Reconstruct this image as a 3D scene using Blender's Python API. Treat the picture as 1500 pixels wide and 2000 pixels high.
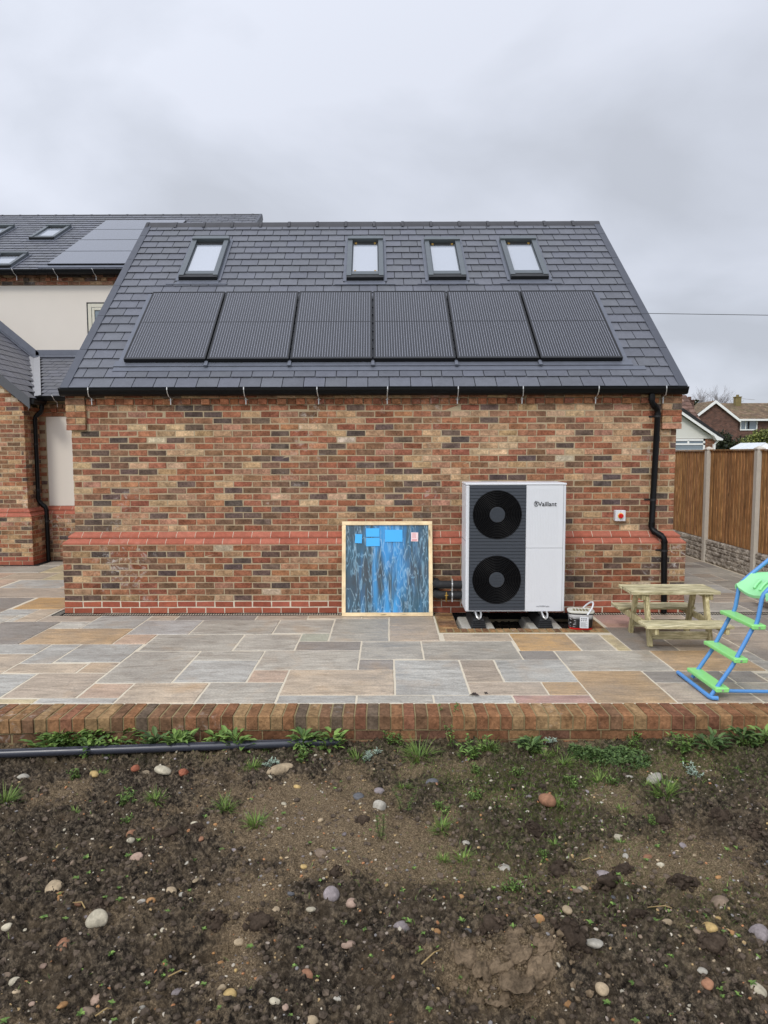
import bpy, bmesh, math, random
import numpy as np
from mathutils import Vector, Matrix, Euler
random.seed(11)
R = math.radians
scene = bpy.context.scene
for o in list(bpy.data.objects):
    bpy.data.objects.remove(o)

# ---------------------------------------------------------------- camera
cam_d = bpy.data.cameras.new("Camera")
cam = bpy.data.objects.new("Camera", cam_d)
scene.collection.objects.link(cam)
scene.camera = cam
cam_d.sensor_fit = 'VERTICAL'
cam_d.sensor_height = 36.0
cam_d.sensor_width = 27.0
cam_d.lens = 36.0 * 1400.04 / 2000.0
cam_d.clip_end = 2000.0
_p, _y, _r = 0.0836859, 0.0046578, -0.0026017
_f = Vector((-math.sin(_y)*math.cos(_p), math.cos(_y)*math.cos(_p), -math.sin(_p)))
_r0 = Vector((math.cos(_y), math.sin(_y), 0))
_u0 = _r0.cross(_f)
_rr = math.cos(_r)*_r0 + math.sin(_r)*_u0
_uu = -math.sin(_r)*_r0 + math.cos(_r)*_u0
M = Matrix((( _rr.x, _uu.x, -_f.x, 0.16356), (_rr.y, _uu.y, -_f.y, -8.52761), (_rr.z, _uu.z, -_f.z, 1.91268), (0, 0, 0, 1)))
cam.matrix_world = M

# ---------------------------------------------------------------- sky, sun, exposure
SUN_EL, SUN_AZ = R(42), R(206)          # azimuth from +Y, clockwise: behind the camera, a little left
sun_dir = Vector((math.sin(SUN_AZ)*math.cos(SUN_EL), math.cos(SUN_AZ)*math.cos(SUN_EL), math.sin(SUN_EL)))
world = bpy.data.worlds.new("World")
scene.world = world
world.use_nodes = True
wt = world.node_tree
wt.nodes.clear()
def wn(t, **k):
    n = wt.nodes.new(t)
    for a, b in k.items(): setattr(n, a, b)
    return n
w_out = wn('ShaderNodeOutputWorld')
w_bg = wn('ShaderNodeBackground')
w_bg.inputs['Strength'].default_value = 0.1
w_sky = wn('ShaderNodeTexSky', sky_type='NISHITA', sun_disc=False, sun_elevation=SUN_EL, sun_rotation=SUN_AZ)
w_tc = wn('ShaderNodeTexCoord')
w_sep = wn('ShaderNodeSeparateXYZ')
wt.links.new(w_tc.outputs['Generated'], w_sep.inputs[0])
def wm(op, a, b=None, c=None):
    n = wn('ShaderNodeMath', operation=op)
    for i, v in enumerate((a, b, c)):
        if v is None: continue
        if isinstance(v, (int, float)): n.inputs[i].default_value = v
        else: wt.links.new(v, n.inputs[i])
    return n.outputs[0]
zc = wm('ADD', wm('MAXIMUM', w_sep.outputs[2], 0.0), 0.38)
comb = wn('ShaderNodeCombineXYZ')
wt.links.new(wm('DIVIDE', w_sep.outputs[0], zc), comb.inputs[0])
wt.links.new(wm('DIVIDE', w_sep.outputs[1], zc), comb.inputs[1])
w_n1 = wn('ShaderNodeTexNoise')
w_n1.inputs['Scale'].default_value = 1.7
w_n1.inputs['Detail'].default_value = 6.0
w_n1.inputs['Roughness'].default_value = 0.47
w_n1.inputs['Distortion'].default_value = 0.3
w_map = wn('ShaderNodeMapping')
w_map.inputs['Location'].default_value = (8.4, 0.4, 2.2)
wt.links.new(comb.outputs[0], w_map.inputs[0])
wt.links.new(w_map.outputs[0], w_n1.inputs['Vector'])
w_r = wn('ShaderNodeValToRGB')
cr = w_r.color_ramp
cr.elements[0].position = 0.38; cr.elements[0].color = (5.5, 5.8, 6.5, 1)
cr.elements[1].position = 0.60; cr.elements[1].color = (7.25, 7.6, 8.55, 1)
e = cr.elements.new(0.49); e.color = (6.35, 6.7, 7.55, 1)
wt.links.new(w_n1.outputs['Fac'], w_r.inputs['Fac'])
# the veiled sun brightens the cloud behind the camera
w_dot = wn('ShaderNodeVectorMath', operation='DOT_PRODUCT')
wt.links.new(w_tc.outputs['Generated'], w_dot.inputs[0])
w_dot.inputs[1].default_value = sun_dir
glow = wm('ADD', wm('MULTIPLY', wm('POWER', wm('MAXIMUM', wm('MULTIPLY_ADD', w_dot.outputs['Value'], 0.5, 0.5), 0.0), 2.0), 1.35), 0.94)
w_mul = wn('ShaderNodeMix', data_type='RGBA', blend_type='MULTIPLY')
w_mul.inputs['Factor'].default_value = 1.0
wt.links.new(w_r.outputs['Color'], w_mul.inputs['A'])
w_g = wn('ShaderNodeCombineXYZ')
for i in range(3): wt.links.new(glow, w_g.inputs[i])
wt.links.new(w_g.outputs[0], w_mul.inputs['B'])
w_mix = wn('ShaderNodeMix', data_type='RGBA')
w_mix.inputs['Factor'].default_value = 0.94
wt.links.new(w_sky.outputs['Color'], w_mix.inputs['A'])
wt.links.new(w_mul.outputs['Result'], w_mix.inputs['B'])
wt.links.new(w_mix.outputs['Result'], w_bg.inputs['Color'])
wt.links.new(w_bg.outputs[0], w_out.inputs['Surface'])

sun_d = bpy.data.lights.new("Sun", 'SUN')
sun_d.energy = 1.4
sun_d.angle = R(11)
sun_d.color = (1.0, 0.95, 0.87)
sun = bpy.data.objects.new("Sun", sun_d)
scene.collection.objects.link(sun)
sun.rotation_euler = (-sun_dir).to_track_quat('-Z', 'Y').to_euler()

scene.view_settings.view_transform = 'Standard'
scene.view_settings.look = 'None'
scene.view_settings.exposure = 0.0
scene.view_settings.gamma = 1.0
scene.render.engine = 'CYCLES'
scene.render.resolution_x = 768
scene.render.resolution_y = 1024

# ---------------------------------------------------------------- helpers
def S(r, g, b, k=1.0):
    """sRGB 0-255 to linear"""
    def c(v):
        v /= 255.0
        return (v/12.92 if v <= 0.04045 else ((v+0.055)/1.055)**2.4) * k
    return (c(r), c(g), c(b))

class MB:
    """collects faces of ONE mesh"""
    def __init__(self):
        self.v = []; self.f = []; self.t = []; self.m = []; self.tone = (1, 1, 1, 0); self.mi = 0
    def add(self, vs, fs, tone=None):
        o = len(self.v)
        self.v += [tuple(p) for p in vs]
        for f in fs:
            self.f.append(tuple(i+o for i in f)); self.t.append(tone or self.tone); self.m.append(self.mi)
    def box(self, x0, x1, y0, y1, z0, z1, tone=None, mat=None):
        vs = [(x, y, z) for x in (x0, x1) for y in (y0, y1) for z in (z0, z1)]
        if mat is not None: vs = [mat @ Vector(p) for p in vs]
        self.add(vs, [(0,1,3,2),(4,6,7,5),(0,4,5,1),(2,3,7,6),(0,2,6,4),(1,5,7,3)], tone)
    def hexa(self, p, tone=None):
        """p: 4 bottom then 4 top points, counter-clockwise"""
        self.add(p, [(3,2,1,0),(4,5,6,7),(0,1,5,4),(1,2,6,5),(2,3,7,6),(3,0,4,7)], tone)
    def prism(self, poly, a, b, tone=None):
        """polygon of 3-D points poly shifted by vectors a and b (two caps)"""
        n = len(poly)
        A = [Vector(p)+Vector(a) for p in poly]; B = [Vector(p)+Vector(b) for p in poly]
        fs = [tuple(range(n))[::-1], tuple(range(n, 2*n))] + [(i, (i+1) % n, n+(i+1) % n, n+i) for i in range(n)]
        self.add(A+B, fs, tone)
    def tube(self, pts, r, n=10, cap=True, tone=None):
        pts = [Vector(p) for p in pts]
        rs = r if isinstance(r, (list, tuple)) else [r]*len(pts)
        vs = []; up = None
        for i, p in enumerate(pts):
            d = (pts[min(i+1, len(pts)-1)] - pts[max(i-1, 0)])
            d = d.normalized() if d.length > 1e-9 else Vector((0, 0, 1))
            if up is None:
                up = Vector((0, 0, 1)) if abs(d.z) < 0.9 else Vector((1, 0, 0))
            a = d.cross(up).normalized(); b = a.cross(d).normalized(); up = b
            for k in range(n):
                t = 2*math.pi*k/n
                vs.append(p + (a*math.cos(t) + b*math.sin(t))*rs[i])
        fs = [(i*n+k, i*n+(k+1) % n, (i+1)*n+(k+1) % n, (i+1)*n+k) for i in range(len(pts)-1) for k in range(n)]
        if cap:
            fs += [tuple(range(n))[::-1], tuple(range((len(pts)-1)*n, len(pts)*n))]
        self.add(vs, fs, tone)
    def lathe(self, prof, c, axis='Z', n=24, tone=None):
        vs = []
        for (r, h) in prof:
            for k in range(n):
                t = 2*math.pi*k/n
                x, y = r*math.cos(t), r*math.sin(t)
                p = (x, y, h) if axis == 'Z' else (x, h, y)
                vs.append((p[0]+c[0], p[1]+c[1], p[2]+c[2]))
        fs = [(i*n+k, i*n+(k+1) % n, (i+1)*n+(k+1) % n, (i+1)*n+k) for i in range(len(prof)-1) for k in range(n)]
        fs += [tuple(range(n))[::-1], tuple(range((len(prof)-1)*n, len(prof)*n))]
        self.add(vs, fs, tone)
    def build(self, name, mats, parent=None, smooth=False, bevel=0, loc=None):
        me = bpy.data.meshes.new(name)
        off = Vector(loc) if loc else Vector((0, 0, 0))
        me.from_pydata([tuple(Vector(p)-off) for p in self.v], [], self.f)
        if not isinstance(mats, (list, tuple)): mats = [mats]
        for m in mats: me.materials.append(m)
        me.polygons.foreach_set('material_index', self.m)
        at = me.attributes.new('tone', 'FLOAT_COLOR', 'FACE')
        at.data.foreach_set('color', np.array(self.t, dtype=np.float32).reshape(-1))
        bm = bmesh.new(); bm.from_mesh(me)
        bmesh.ops.recalc_face_normals(bm, faces=bm.faces)
        bm.to_mesh(me); bm.free()
        if smooth:
            me.polygons.foreach_set('use_smooth', [True]*len(me.polygons))
            try: me.set_sharp_from_angle(angle=R(38))
            except Exception: pass
        o = bpy.data.objects.new(name, me)
        scene.collection.objects.link(o)
        o.location = off
        if parent: link(o, parent)
        if bevel:
            b = o.modifiers.new('Bevel', 'BEVEL'); b.width = bevel; b.segments = 2; b.limit_method = 'ANGLE'
        return o

def link(o, parent):
    """parent o keeping it where it is (things' empties carry no rotation at build time)"""
    pl = Vector((0, 0, 0)); q = parent
    while q: pl += q.location; q = q.parent
    o.parent = parent
    o.location = o.location - pl

def tag(o, label=None, cat=None, group=None, kind=None):
    if label: o['label'] = label
    if cat: o['category'] = cat
    if group: o['group'] = group
    if kind: o['kind'] = kind
    return o
def thing(name, loc, label, cat, group=None):
    o = bpy.data.objects.new(name, None)
    o.empty_display_size = 0.1
    scene.collection.objects.link(o)
    o.location = loc
    return tag(o, label, cat, group)
def copy_tree(o, parent=None):
    c = o.copy(); scene.collection.objects.link(c)
    c.parent = parent
    for ch in list(o.children): copy_tree(ch, c)
    return c
def text_obj(name, body, size, mat, parent, loc, rot, extrude=0.0006, bold=False, align='CENTER'):
    cu = bpy.data.curves.new(name, 'FONT')
    cu.body = body; cu.size = size; cu.extrude = extrude; cu.align_x = align; cu.align_y = 'CENTER'
    if bold: cu.offset = size*0.012
    t = bpy.data.objects.new(name, cu)
    scene.collection.objects.link(t)
    bpy.context.view_layer.update()
    me = bpy.data.meshes.new_from_object(t.evaluated_get(bpy.context.evaluated_depsgraph_get()))
    bpy.data.objects.remove(t)
    me.materials.clear(); me.materials.append(mat)
    o = bpy.data.objects.new(name, me)
    scene.collection.objects.link(o)
    o.rotation_euler = rot; o.location = loc
    if parent: link(o, parent)
    return o

# ---------------------------------------------------------------- materials
class NT:
    def __init__(self, name):
        self.m = bpy.data.materials.new(name); self.m.use_nodes = True
        self.t = self.m.node_tree; self.t.nodes.clear()
        self.out = self.t.nodes.new('ShaderNodeOutputMaterial')
        self.b = self.t.nodes.new('ShaderNodeBsdfPrincipled')
        self.t.links.new(self.b.outputs[0], self.out.inputs[0])
        self._obj = None
    def n(self, t, ins=None, **k):
        nd = self.t.nodes.new(t)
        for a, b in k.items(): setattr(nd, a, b)
        for a, b in (ins or {}).items(): self.set(nd.inputs[a], b)
        return nd
    def set(self, sock, v):
        if hasattr(v, 'is_output'): self.t.links.new(v, sock)
        elif isinstance(v, (tuple, list)) and sock.type == 'RGBA' and len(v) == 3: sock.default_value = (*v, 1)
        else: sock.default_value = v
    def obj(self):
        if not self._obj: self._obj = self.n('ShaderNodeTexCoord').outputs['Object']
        return self._obj
    def geo(self):
        return self.n('ShaderNodeNewGeometry').outputs['Position']
    def scale(self, v, s):
        return self.n('ShaderNodeMapping', {'Vector': v, 'Scale': s}).outputs[0]
    def noise(self, vec, sc, det=4, rough=0.55, dist=0, w=None, col=False):
        d = {'Vector': vec, 'Scale': sc, 'Detail': det, 'Roughness': rough, 'Distortion': dist}
        nd = self.n('ShaderNodeTexNoise', noise_dimensions='4D' if w is not None else '3D')
        for a, b in d.items(): self.set(nd.inputs[a], b)
        if w is not None: self.set(nd.inputs['W'], w)
        return nd.outputs['Color' if col else 'Fac']
    def ramp(self, fac, stops, interp='LINEAR'):
        nd = self.n('ShaderNodeValToRGB', {'Fac': fac})
        cr = nd.color_ramp; cr.interpolation = interp
        while len(cr.elements) < len(stops): cr.elements.new(0.5)
        for e, (p, c) in zip(cr.elements, stops):
            e.position = p; e.color = (*c, 1) if isinstance(c, (tuple, list)) else (c, c, c, 1)
        return nd.outputs['Color']
    def mix(self, fac, a, b, blend='MIX'):
        nd = self.n('ShaderNodeMix', data_type='RGBA', blend_type=blend)
        self.set(nd.inputs['Factor'], fac); self.set(nd.inputs['A'], a); self.set(nd.inputs['B'], b)
        return nd.outputs['Result']
    def math(self, op, a, b=0.0):
        nd = self.n('ShaderNodeMath', operation=op); self.set(nd.inputs[0], a); self.set(nd.inputs[1], b)
        return nd.outputs[0]
    def attr(self):
        nd = self.n('ShaderNodeAttribute', attribute_name='tone')
        return nd.outputs['Color'], nd.outputs['Alpha']
    def bump(self, h, strength=0.3, dist=0.01):
        nd = self.n('ShaderNodeBump', {'Height': h, 'Strength': strength, 'Distance': dist})
        self.set(self.b.inputs['Normal'], nd.outputs[0])
    def fin(self, col=None, rough=None, metal=None, spec=None, **k):
        if col is not None: self.set(self.b.inputs['Base Color'], col)
        if rough is not None: self.set(self.b.inputs['Roughness'], rough)
        if metal is not None: self.set(self.b.inputs['Metallic'], metal)
        if spec is not None: self.set(self.b.inputs['Specular IOR Level'], spec)
        for a, b in k.items(): self.set(self.b.inputs[a], b)
        return self.m
def plain(name, c, rough=0.5, metal=0.0, var=0.12, sc=14.0, bump=0.0, spec=0.5):
    t = NT(name)
    n = t.noise(t.obj(), sc, 5)
    col = t.mix(n, tuple(x*(1-var) for x in c), tuple(min(1, x*(1+var)) for x in c))
    if bump: t.bump(n, bump, 0.004)
    rr = t.ramp(t.noise(t.obj(), sc*0.7, 3), [(0.3, max(0.02, rough-0.07)), (0.7, min(1, rough+0.07))])
    return t.fin(col, rr, metal, spec)
def toned(name, rough=0.8, var=0.35, sc=60.0, bump=0.4, bloom=0.0, spec=0.3, bd=0.003, stretch=(1, 1, 1)):
    """base colour per face from the mesh, broken up by noise that differs from piece to piece"""
    t = NT(name)
    c, a = t.attr()
    w = t.math('MULTIPLY', a, 37.0)
    o = t.scale(t.obj(), stretch)
    n1 = t.noise(o, sc, 6, 0.65, 0.4, w)
    n2 = t.noise(o, sc*0.22, 4, 0.6, 0.2, w)
    k = t.ramp(n1, [(0.34, 1-var), (0.5, 1.0), (0.68, 1+var)])
    col = t.mix(1.0, c, k, 'MULTIPLY')
    k2 = t.ramp(n2, [(0.36, 1-var), (0.64, 1+var*0.7)])
    col = t.mix(1.0, col, k2, 'MULTIPLY')
    if bloom:
        b1 = t.noise(t.obj(), 0.9, 4, 0.6)
        b2 = t.noise(t.obj(), 13.0, 6, 0.7, 0.6)
        f = t.ramp(t.math('MULTIPLY', t.ramp(b1, [(0.50, 0.0), (0.70, 1.0)]), t.ramp(b2, [(0.50, 0.0), (0.66, 1.0)])), [(0.1, 0.0), (1.0, bloom)])
        col = t.mix(f, col, (0.62, 0.58, 0.53))
    t.bump(t.math('ADD', n1, t.math('MULTIPLY', n2, 0.8)), bump, bd)
    return t.fin(col, rough, spec=spec)
MT = {}
MT['brick'] = toned('brick', 0.92, 0.34, 42, 1.0, 0.75, 0.10, 0.008)
MT['redbrick'] = toned('smooth_red_brick', 0.75, 0.13, 70, 0.25, 0.12, 0.3, 0.002)
t = NT('mortar'); n = t.noise(t.obj(), 90, 4); n2 = t.noise(t.obj(), 1.3, 3)
col = t.mix(n2, S(160, 143, 116), S(182, 166, 138)); col = t.mix(t.ramp(n, [(0.3, 0.0), (0.8, 0.4)]), col, S(136, 120, 95))
t.bump(n, 0.5, 0.003); MT['mortar'] = t.fin(col, 0.95, spec=0.1)
# flat brickwork for far or hidden faces: brick pattern in the material
def brickflat(name, c1, c2, cm, sc=1.0):
    t = NT(name)
    sx = t.n('ShaderNodeSeparateXYZ', {0: t.obj()})
    g = t.n('ShaderNodeCombineXYZ', {0: t.math('ADD', sx.outputs[0], sx.outputs[1]), 1: sx.outputs[2]})
    bt = t.n('ShaderNodeTexBrick', {'Vector': g.outputs[0], 'Color1': c1, 'Color2': c2, 'Mortar': cm, 'Scale': sc, 'Mortar Size': 0.008, 'Brick Width': 0.225, 'Row Height': 0.075, 'Bias': 0.0})
    n = t.noise(t.obj(), 3, 5)
    col = t.mix(1.0, bt.outputs[0], t.ramp(n, [(0.3, 0.75), (0.7, 1.25)]), 'MULTIPLY')
    return t.fin(col, 0.9, spec=0.15)
MT['brickflat'] = brickflat('brickwork_side', S(150, 92, 70), S(100, 70, 58), S(150, 132, 108))
MT['farbrick'] = brickflat('brown_brickwork', S(104, 74, 64), S(78, 58, 54), S(112, 94, 82))
MT['slate'] = toned('slate', 0.42, 0.10, 40, 0.25, 0, 0.5, 0.002)
MT['slate_far'] = MT['slate']
MT['underlay'] = plain('roof_underlay', (0.008, 0.008, 0.01), 0.9)
MT['lead'] = plain('lead_flashing', S(98, 102, 112), 0.5, 0.2, 0.2, 9, 0.2)
MT['grp'] = plain('grp_valley', S(150, 150, 152), 0.45, 0, 0.1, 8)
MT['ridge'] = plain('ridge_tile', S(54, 54, 58), 0.6, 0, 0.2, 8, 0.15)
MT['blackplastic'] = plain('black_upvc', S(11, 11, 12), 0.42, 0, 0.15, 20, 0, 0.2)
MT['matblack'] = plain('matt_black', S(24, 24, 25), 0.7, 0, 0.2, 30, 0.1)
MT['verge'] = plain('verge_trim', S(66, 69, 78), 0.5, 0, 0.12, 12)
MT['barge'] = plain('grey_bargeboard', S(70, 72, 76), 0.5, 0, 0.06, 12)
MT['alu'] = plain('grey_aluminium', S(92, 98, 102), 0.36, 0.3, 0.08, 16)
MT['aludark'] = plain('dark_window_seal', S(22, 23, 24), 0.5, 0, 0.1, 16)
MT['silver'] = plain('galvanised_steel', S(190, 190, 188), 0.35, 0.6, 0.1, 30)
MT['galv'] = MT['silver']
MT['skyglass'] = plain('roof_window_glass', S(150, 156, 166), 0.04, 0.0, 0.03, 3, 0, 1.0)  # reflected sky is put into the pale base colour
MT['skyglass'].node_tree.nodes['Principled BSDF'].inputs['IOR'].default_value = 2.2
MT['render'] = plain('cream_render', S(212, 205, 194), 0.95, 0, 0.04, 2.2, 0.05, 0.1)
MT['cream'] = plain('cream_window_frame', S(196, 192, 174), 0.4, 0, 0.04, 12)
MT['dimglass'] = plain('window_glass', S(96, 110, 118), 0.05, 0, 0.3, 3, 0, 0.8)
MT['pvframe'] = plain('panel_frame', S(16, 16, 18), 0.4, 0.2, 0.1, 20)
t = NT('solar_cells'); n = t.noise(t.obj(), 2.2, 2)
MT['pv'] = t.fin(t.mix(n, S(26, 27, 33), S(33, 34, 41)), 0.14, spec=0.5)
MT['busbar'] = plain('busbar', S(158, 161, 172), 0.4, 0.0, 0.03)
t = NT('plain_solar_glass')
MT['pvfar'] = t.fin(S(96, 100, 111), 0.12, spec=0.5, IOR=1.9)  # pale base stands in for sky reflected at a low angle
MT['white'] = plain('white_metal', S(208, 210, 213), 0.42, 0, 0.02, 3)
MT['anthracite'] = plain('anthracite_plastic', S(46, 51, 58), 0.45, 0, 0.06, 20)
MT['blackgrille'] = plain('black_grille', S(10, 10, 11), 0.55, 0, 0.1, 30, 0, 0.15)
MT['concrete'] = plain('concrete', S(176, 172, 162), 0.95, 0, 0.25, 26, 0.4, 0.1)
MT['pitsoil'] = plain('dark_pit_gravel', S(52, 46, 40), 1.0, 0, 0.6, 40, 0.9, 0.1)
MT['foam'] = plain('pipe_lagging', S(26, 26, 27), 0.75, 0, 0.2, 40, 0.2)
MT['brass'] = plain('brass', S(176, 140, 70), 0.35, 0.8, 0.1)
MT['red'] = plain('red_plastic', S(200, 28, 24), 0.35, 0, 0.05)
MT['yellow'] = plain('yellow_plastic', S(232, 200, 60), 0.4, 0, 0.05)
MT['ink'] = plain('dark_ink', S(40, 42, 46), 0.6)
MT['greyink'] = plain('grey_ink', S(110, 112, 116), 0.6)
MT['post'] = plain('concrete_post', S(196, 190, 178), 0.95, 0, 0.14, 18, 0.25, 0.1)
MT['whitepaint'] = plain('white_paint', S(226, 226, 222), 0.6, 0, 0.03, 4)
MT['cladding'] = plain('off_white_boarding', S(206, 205, 196), 0.7, 0, 0.05, 6)
MT['polycarb'] = plain('polycarbonate_sheet', S(214, 220, 222), 0.3, 0, 0.04, 3)
MT['bluetube'] = plain('blue_tube', S(82, 140, 200), 0.35, 0, 0.06, 18)
MT['green'] = plain('green_plastic', S(142, 216, 126), 0.38, 0, 0.05, 14)
MT['lightgreen'] = plain('pale_green_plastic', S(150, 220, 158), 0.38, 0, 0.05, 14)
# timber
def timber(name, c1, c2, c3, axis='X', sc=6.0, rough=0.8, knots=True):
    t = NT(name)
    st = {'X': (0.6, 9, 9), 'Y': (9, 0.6, 9), 'Z': (9, 9, 0.6)}[axis]
    c, a = t.attr()
    w = t.math('MULTIPLY', a, 29.0)
    v = t.scale(t.obj(), st)
    n1 = t.noise(v, sc, 6, 0.65, 0.8, w)
    n2 = t.noise(t.obj(), 5, 4, 0.6, 0, w)
    col = t.ramp(n1, [(0.34, c1), (0.5, c2), (0.66, c3)])
    col = t.mix(1.0, col, t.ramp(n2, [(0.3, 0.72), (0.7, 1.22)]), 'MULTIPLY')
    if knots:
        k = t.noise(t.scale(t.obj(), tuple(min(x, 3) for x in st)), 8, 1, 0.4, 0, w)
        col = t.mix(t.ramp(k, [(0.70, 0.0), (0.76, 0.75)]), col, tuple(x*0.25 for x in c1))
    col = t.mix(1.0, col, c, 'MULTIPLY')
    t.bump(n1, 0.35, 0.003)
    return t.fin(col, rough, spec=0.25)
MT['fencewood'] = timber('fence_boards', S(104, 74, 46), S(166, 124, 80), S(206, 164, 114), 'Z', 7)
MT['benchwood'] = timber('weathered_bench_timber', S(84, 76, 54), S(182, 172, 136), S(222, 214, 184), 'X', 9)
MT['benchlegs'] = timber('weathered_leg_timber', S(118, 108, 74), S(182, 170, 130), S(212, 202, 166), 'Z', 6)
MT['pine'] = timber('new_pine', S(214, 186, 140), S(230, 206, 164), S(238, 218, 180), 'X', 5, 0.7)
MT['oldboard'] = timber('pale_board', S(150, 138, 122), S(178, 166, 150), S(196, 186, 170), 'X', 5)

# ---------------------------------------------------------------- brick laying
PAL = [(S(155, 102, 78), 17), (S(163, 114, 86), 14), (S(146, 92, 71), 14), (S(180, 148, 114), 15), (S(140, 106, 82), 15), (S(122, 95, 77), 12),
       (S(100, 86, 78), 10), (S(86, 78, 75), 5), (S(170, 128, 104), 10), (S(196, 166, 132), 6), (S(198, 182, 160), 1)]
_pm = S(140, 104, 82)
PAL = [(tuple((a*0.90+b*0.10)*0.93 for a, b in zip(p, _pm)), w) for p, w in PAL]
PALC = [p for p, w in PAL for _ in range(w)]
def bricktone(rng, pal=PALC, j=0.14):
    c = rng.choice(pal); k = 1 + rng.uniform(-j, j)
    return (c[0]*k, c[1]*k*rng.uniform(0.95, 1.05), c[2]*k*rng.uniform(0.93, 1.07), rng.random())
def brick(mb, O, U, Nn, u0, u1, z0, z1, d, tone, jit=0.0036, rng=random, ch=0.003, back=0.03):
    """one brick: O origin, U along, Nn outward; face stands d proud of the line"""
    O = Vector(O); U = Vector(U); Nn = Vector(Nn); Z = Vector((0, 0, 1))
    q = lambda u, z, n: O + U*u + Z*z + Nn*n
    jj = lambda: rng.uniform(-jit, jit)
    c = [(u0, z0), (u1, z0), (u1, z1), (u0, z1)]
    c = [(u+jj(), z+jj()) for u, z in c]
    s = [(1, 1), (-1, 1), (-1, -1), (1, -1)]
    vs = [q(u, z, -back) for u, z in c] + [q(u, z, d-ch) for u, z in c] + [q(u+a*ch, z+b*ch, d+jj()*0.6) for (u, z), (a, b) in zip(c, s)]
    fs = [(0,1,5,4),(1,2,6,5),(2,3,7,6),(3,0,4,7),(4,5,9,8),(5,6,10,9),(6,7,11,10),(7,4,8,11),(8,9,10,11)]
    mb.add(vs, fs, tone)
def courses(mb, O, U, Nn, L, z0, n, rng, phase=0, pal=PALC, skip=None, d=0.0, heads=(True, True), j=0.14):
    """n stretcher courses of length L from height z0; quoins alternate whole and half bricks"""
    for k in range(n):
        za = z0 + k*0.075; u = 0.0; first = True
        while u < L-0.02:
            w = 0.1025 if (first and (k+phase) % 2) else 0.215
            first = False
            e = min(u+w, L)
            if L-e < 0.06: e = L
            if not (skip and skip((u+e)/2, za+0.03)):
                brick(mb, O, U, Nn, u+0.001, e-0.001, za+0.001, za+0.064, d+rng.uniform(-0.0015, 0.0025), bricktone(rng, pal, j), rng=rng)
            u = e + 0.010
RED = [S(150, 82, 60), S(142, 76, 56), S(156, 88, 66)]
TERRA = [S(164, 96, 76), S(158, 90, 70), S(168, 102, 82)]
def plinth_course(mb, pts, z0, dlow, dup, rng, lip=0.018, fill=False):
    """splayed plinth bricks along a polyline of (x, y) wall-line points; outward = right-hand side of travel"""
    n = len(pts)
    V2 = [Vector((p[0], p[1], 0)) for p in pts]
    dirs = [(V2[i+1]-V2[i]).normalized() for i in range(n-1)]
    nor = [Vector((d.y, -d.x, 0)) for d in dirs]
    def off(i, d):   # mitred offset of vertex i
        if i == 0: return V2[0] + nor[0]*d
        if i == n-1: return V2[-1] + nor[-1]*d
        a, b = nor[i-1], nor[i]
        m = (a+b); return V2[i] + m*(d/(m.dot(a)))
    Z = Vector((0, 0, 1))
    for i in range(n-1):
        L = (V2[i+1]-V2[i]).length
        cuts = [0.0]
        u = 0.1 if rng.random() < .5 else 0.21
        while u < L-0.12 and not fill: cuts.append(u); u += 0.225
        cuts.append(L)
        for a, b in zip(cuts, cuts[1:]):
            def P(u, d):
                if u <= 0: return off(i, d)
                if u >= L: return off(i+1, d)
                return V2[i] + dirs[i]*u + nor[i]*d
            ga = 0.0035 if a > 0 else 0.0; gb = 0.0035 if b < L else 0.0
            a2, b2 = a+ga, b-gb
            prof = [(-0.04, z0), (dlow, z0), (dlow, z0+lip), (dup, z0+0.067), (-0.04, z0+0.067)]
            A = [P(a2, d) + Z*z for d, z in prof]; B = [P(b2, d) + Z*z for d, z in prof]
            m = len(prof); c = rng.choice(TERRA); k = rng.uniform(0.94, 1.06)
            mb.add(A+B, [tuple(range(m))[::-1], tuple(range(m, 2*m))] + [(q, (q+1) % m, m+(q+1) % m, m+q) for q in range(m)], (c[0]*k, c[1]*k, c[2]*k, rng.random()))

# ================================================================ SETTING: ground, patio
rng = random.Random(3)
# far lawn / ground reaching the horizon, with a hole left for the plot itself
mb = MB()
z = -0.30
X0, X1, Y0, Y1 = -11.0, 9.0, -9.2, 11.0
for a in ((-900, X0, -900, 900), (X1, 900, -900, 900), (X0, X1, -900, Y0), (X0, X1, Y1, 900)):
    mb.add([(a[0], a[2], z), (a[1], a[2], z), (a[1], a[3], z), (a[0], a[3], z)], [(0, 1, 2, 3)])
t = NT('far_grass'); n = t.noise(t.obj(), 0.4, 6)
g = mb.build('ground', t.fin(t.ramp(n, [(0.3, S(70, 80, 48)), (0.7, S(104, 108, 70))]), 1.0, spec=0.1))
tag(g, kind='structure')

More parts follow.
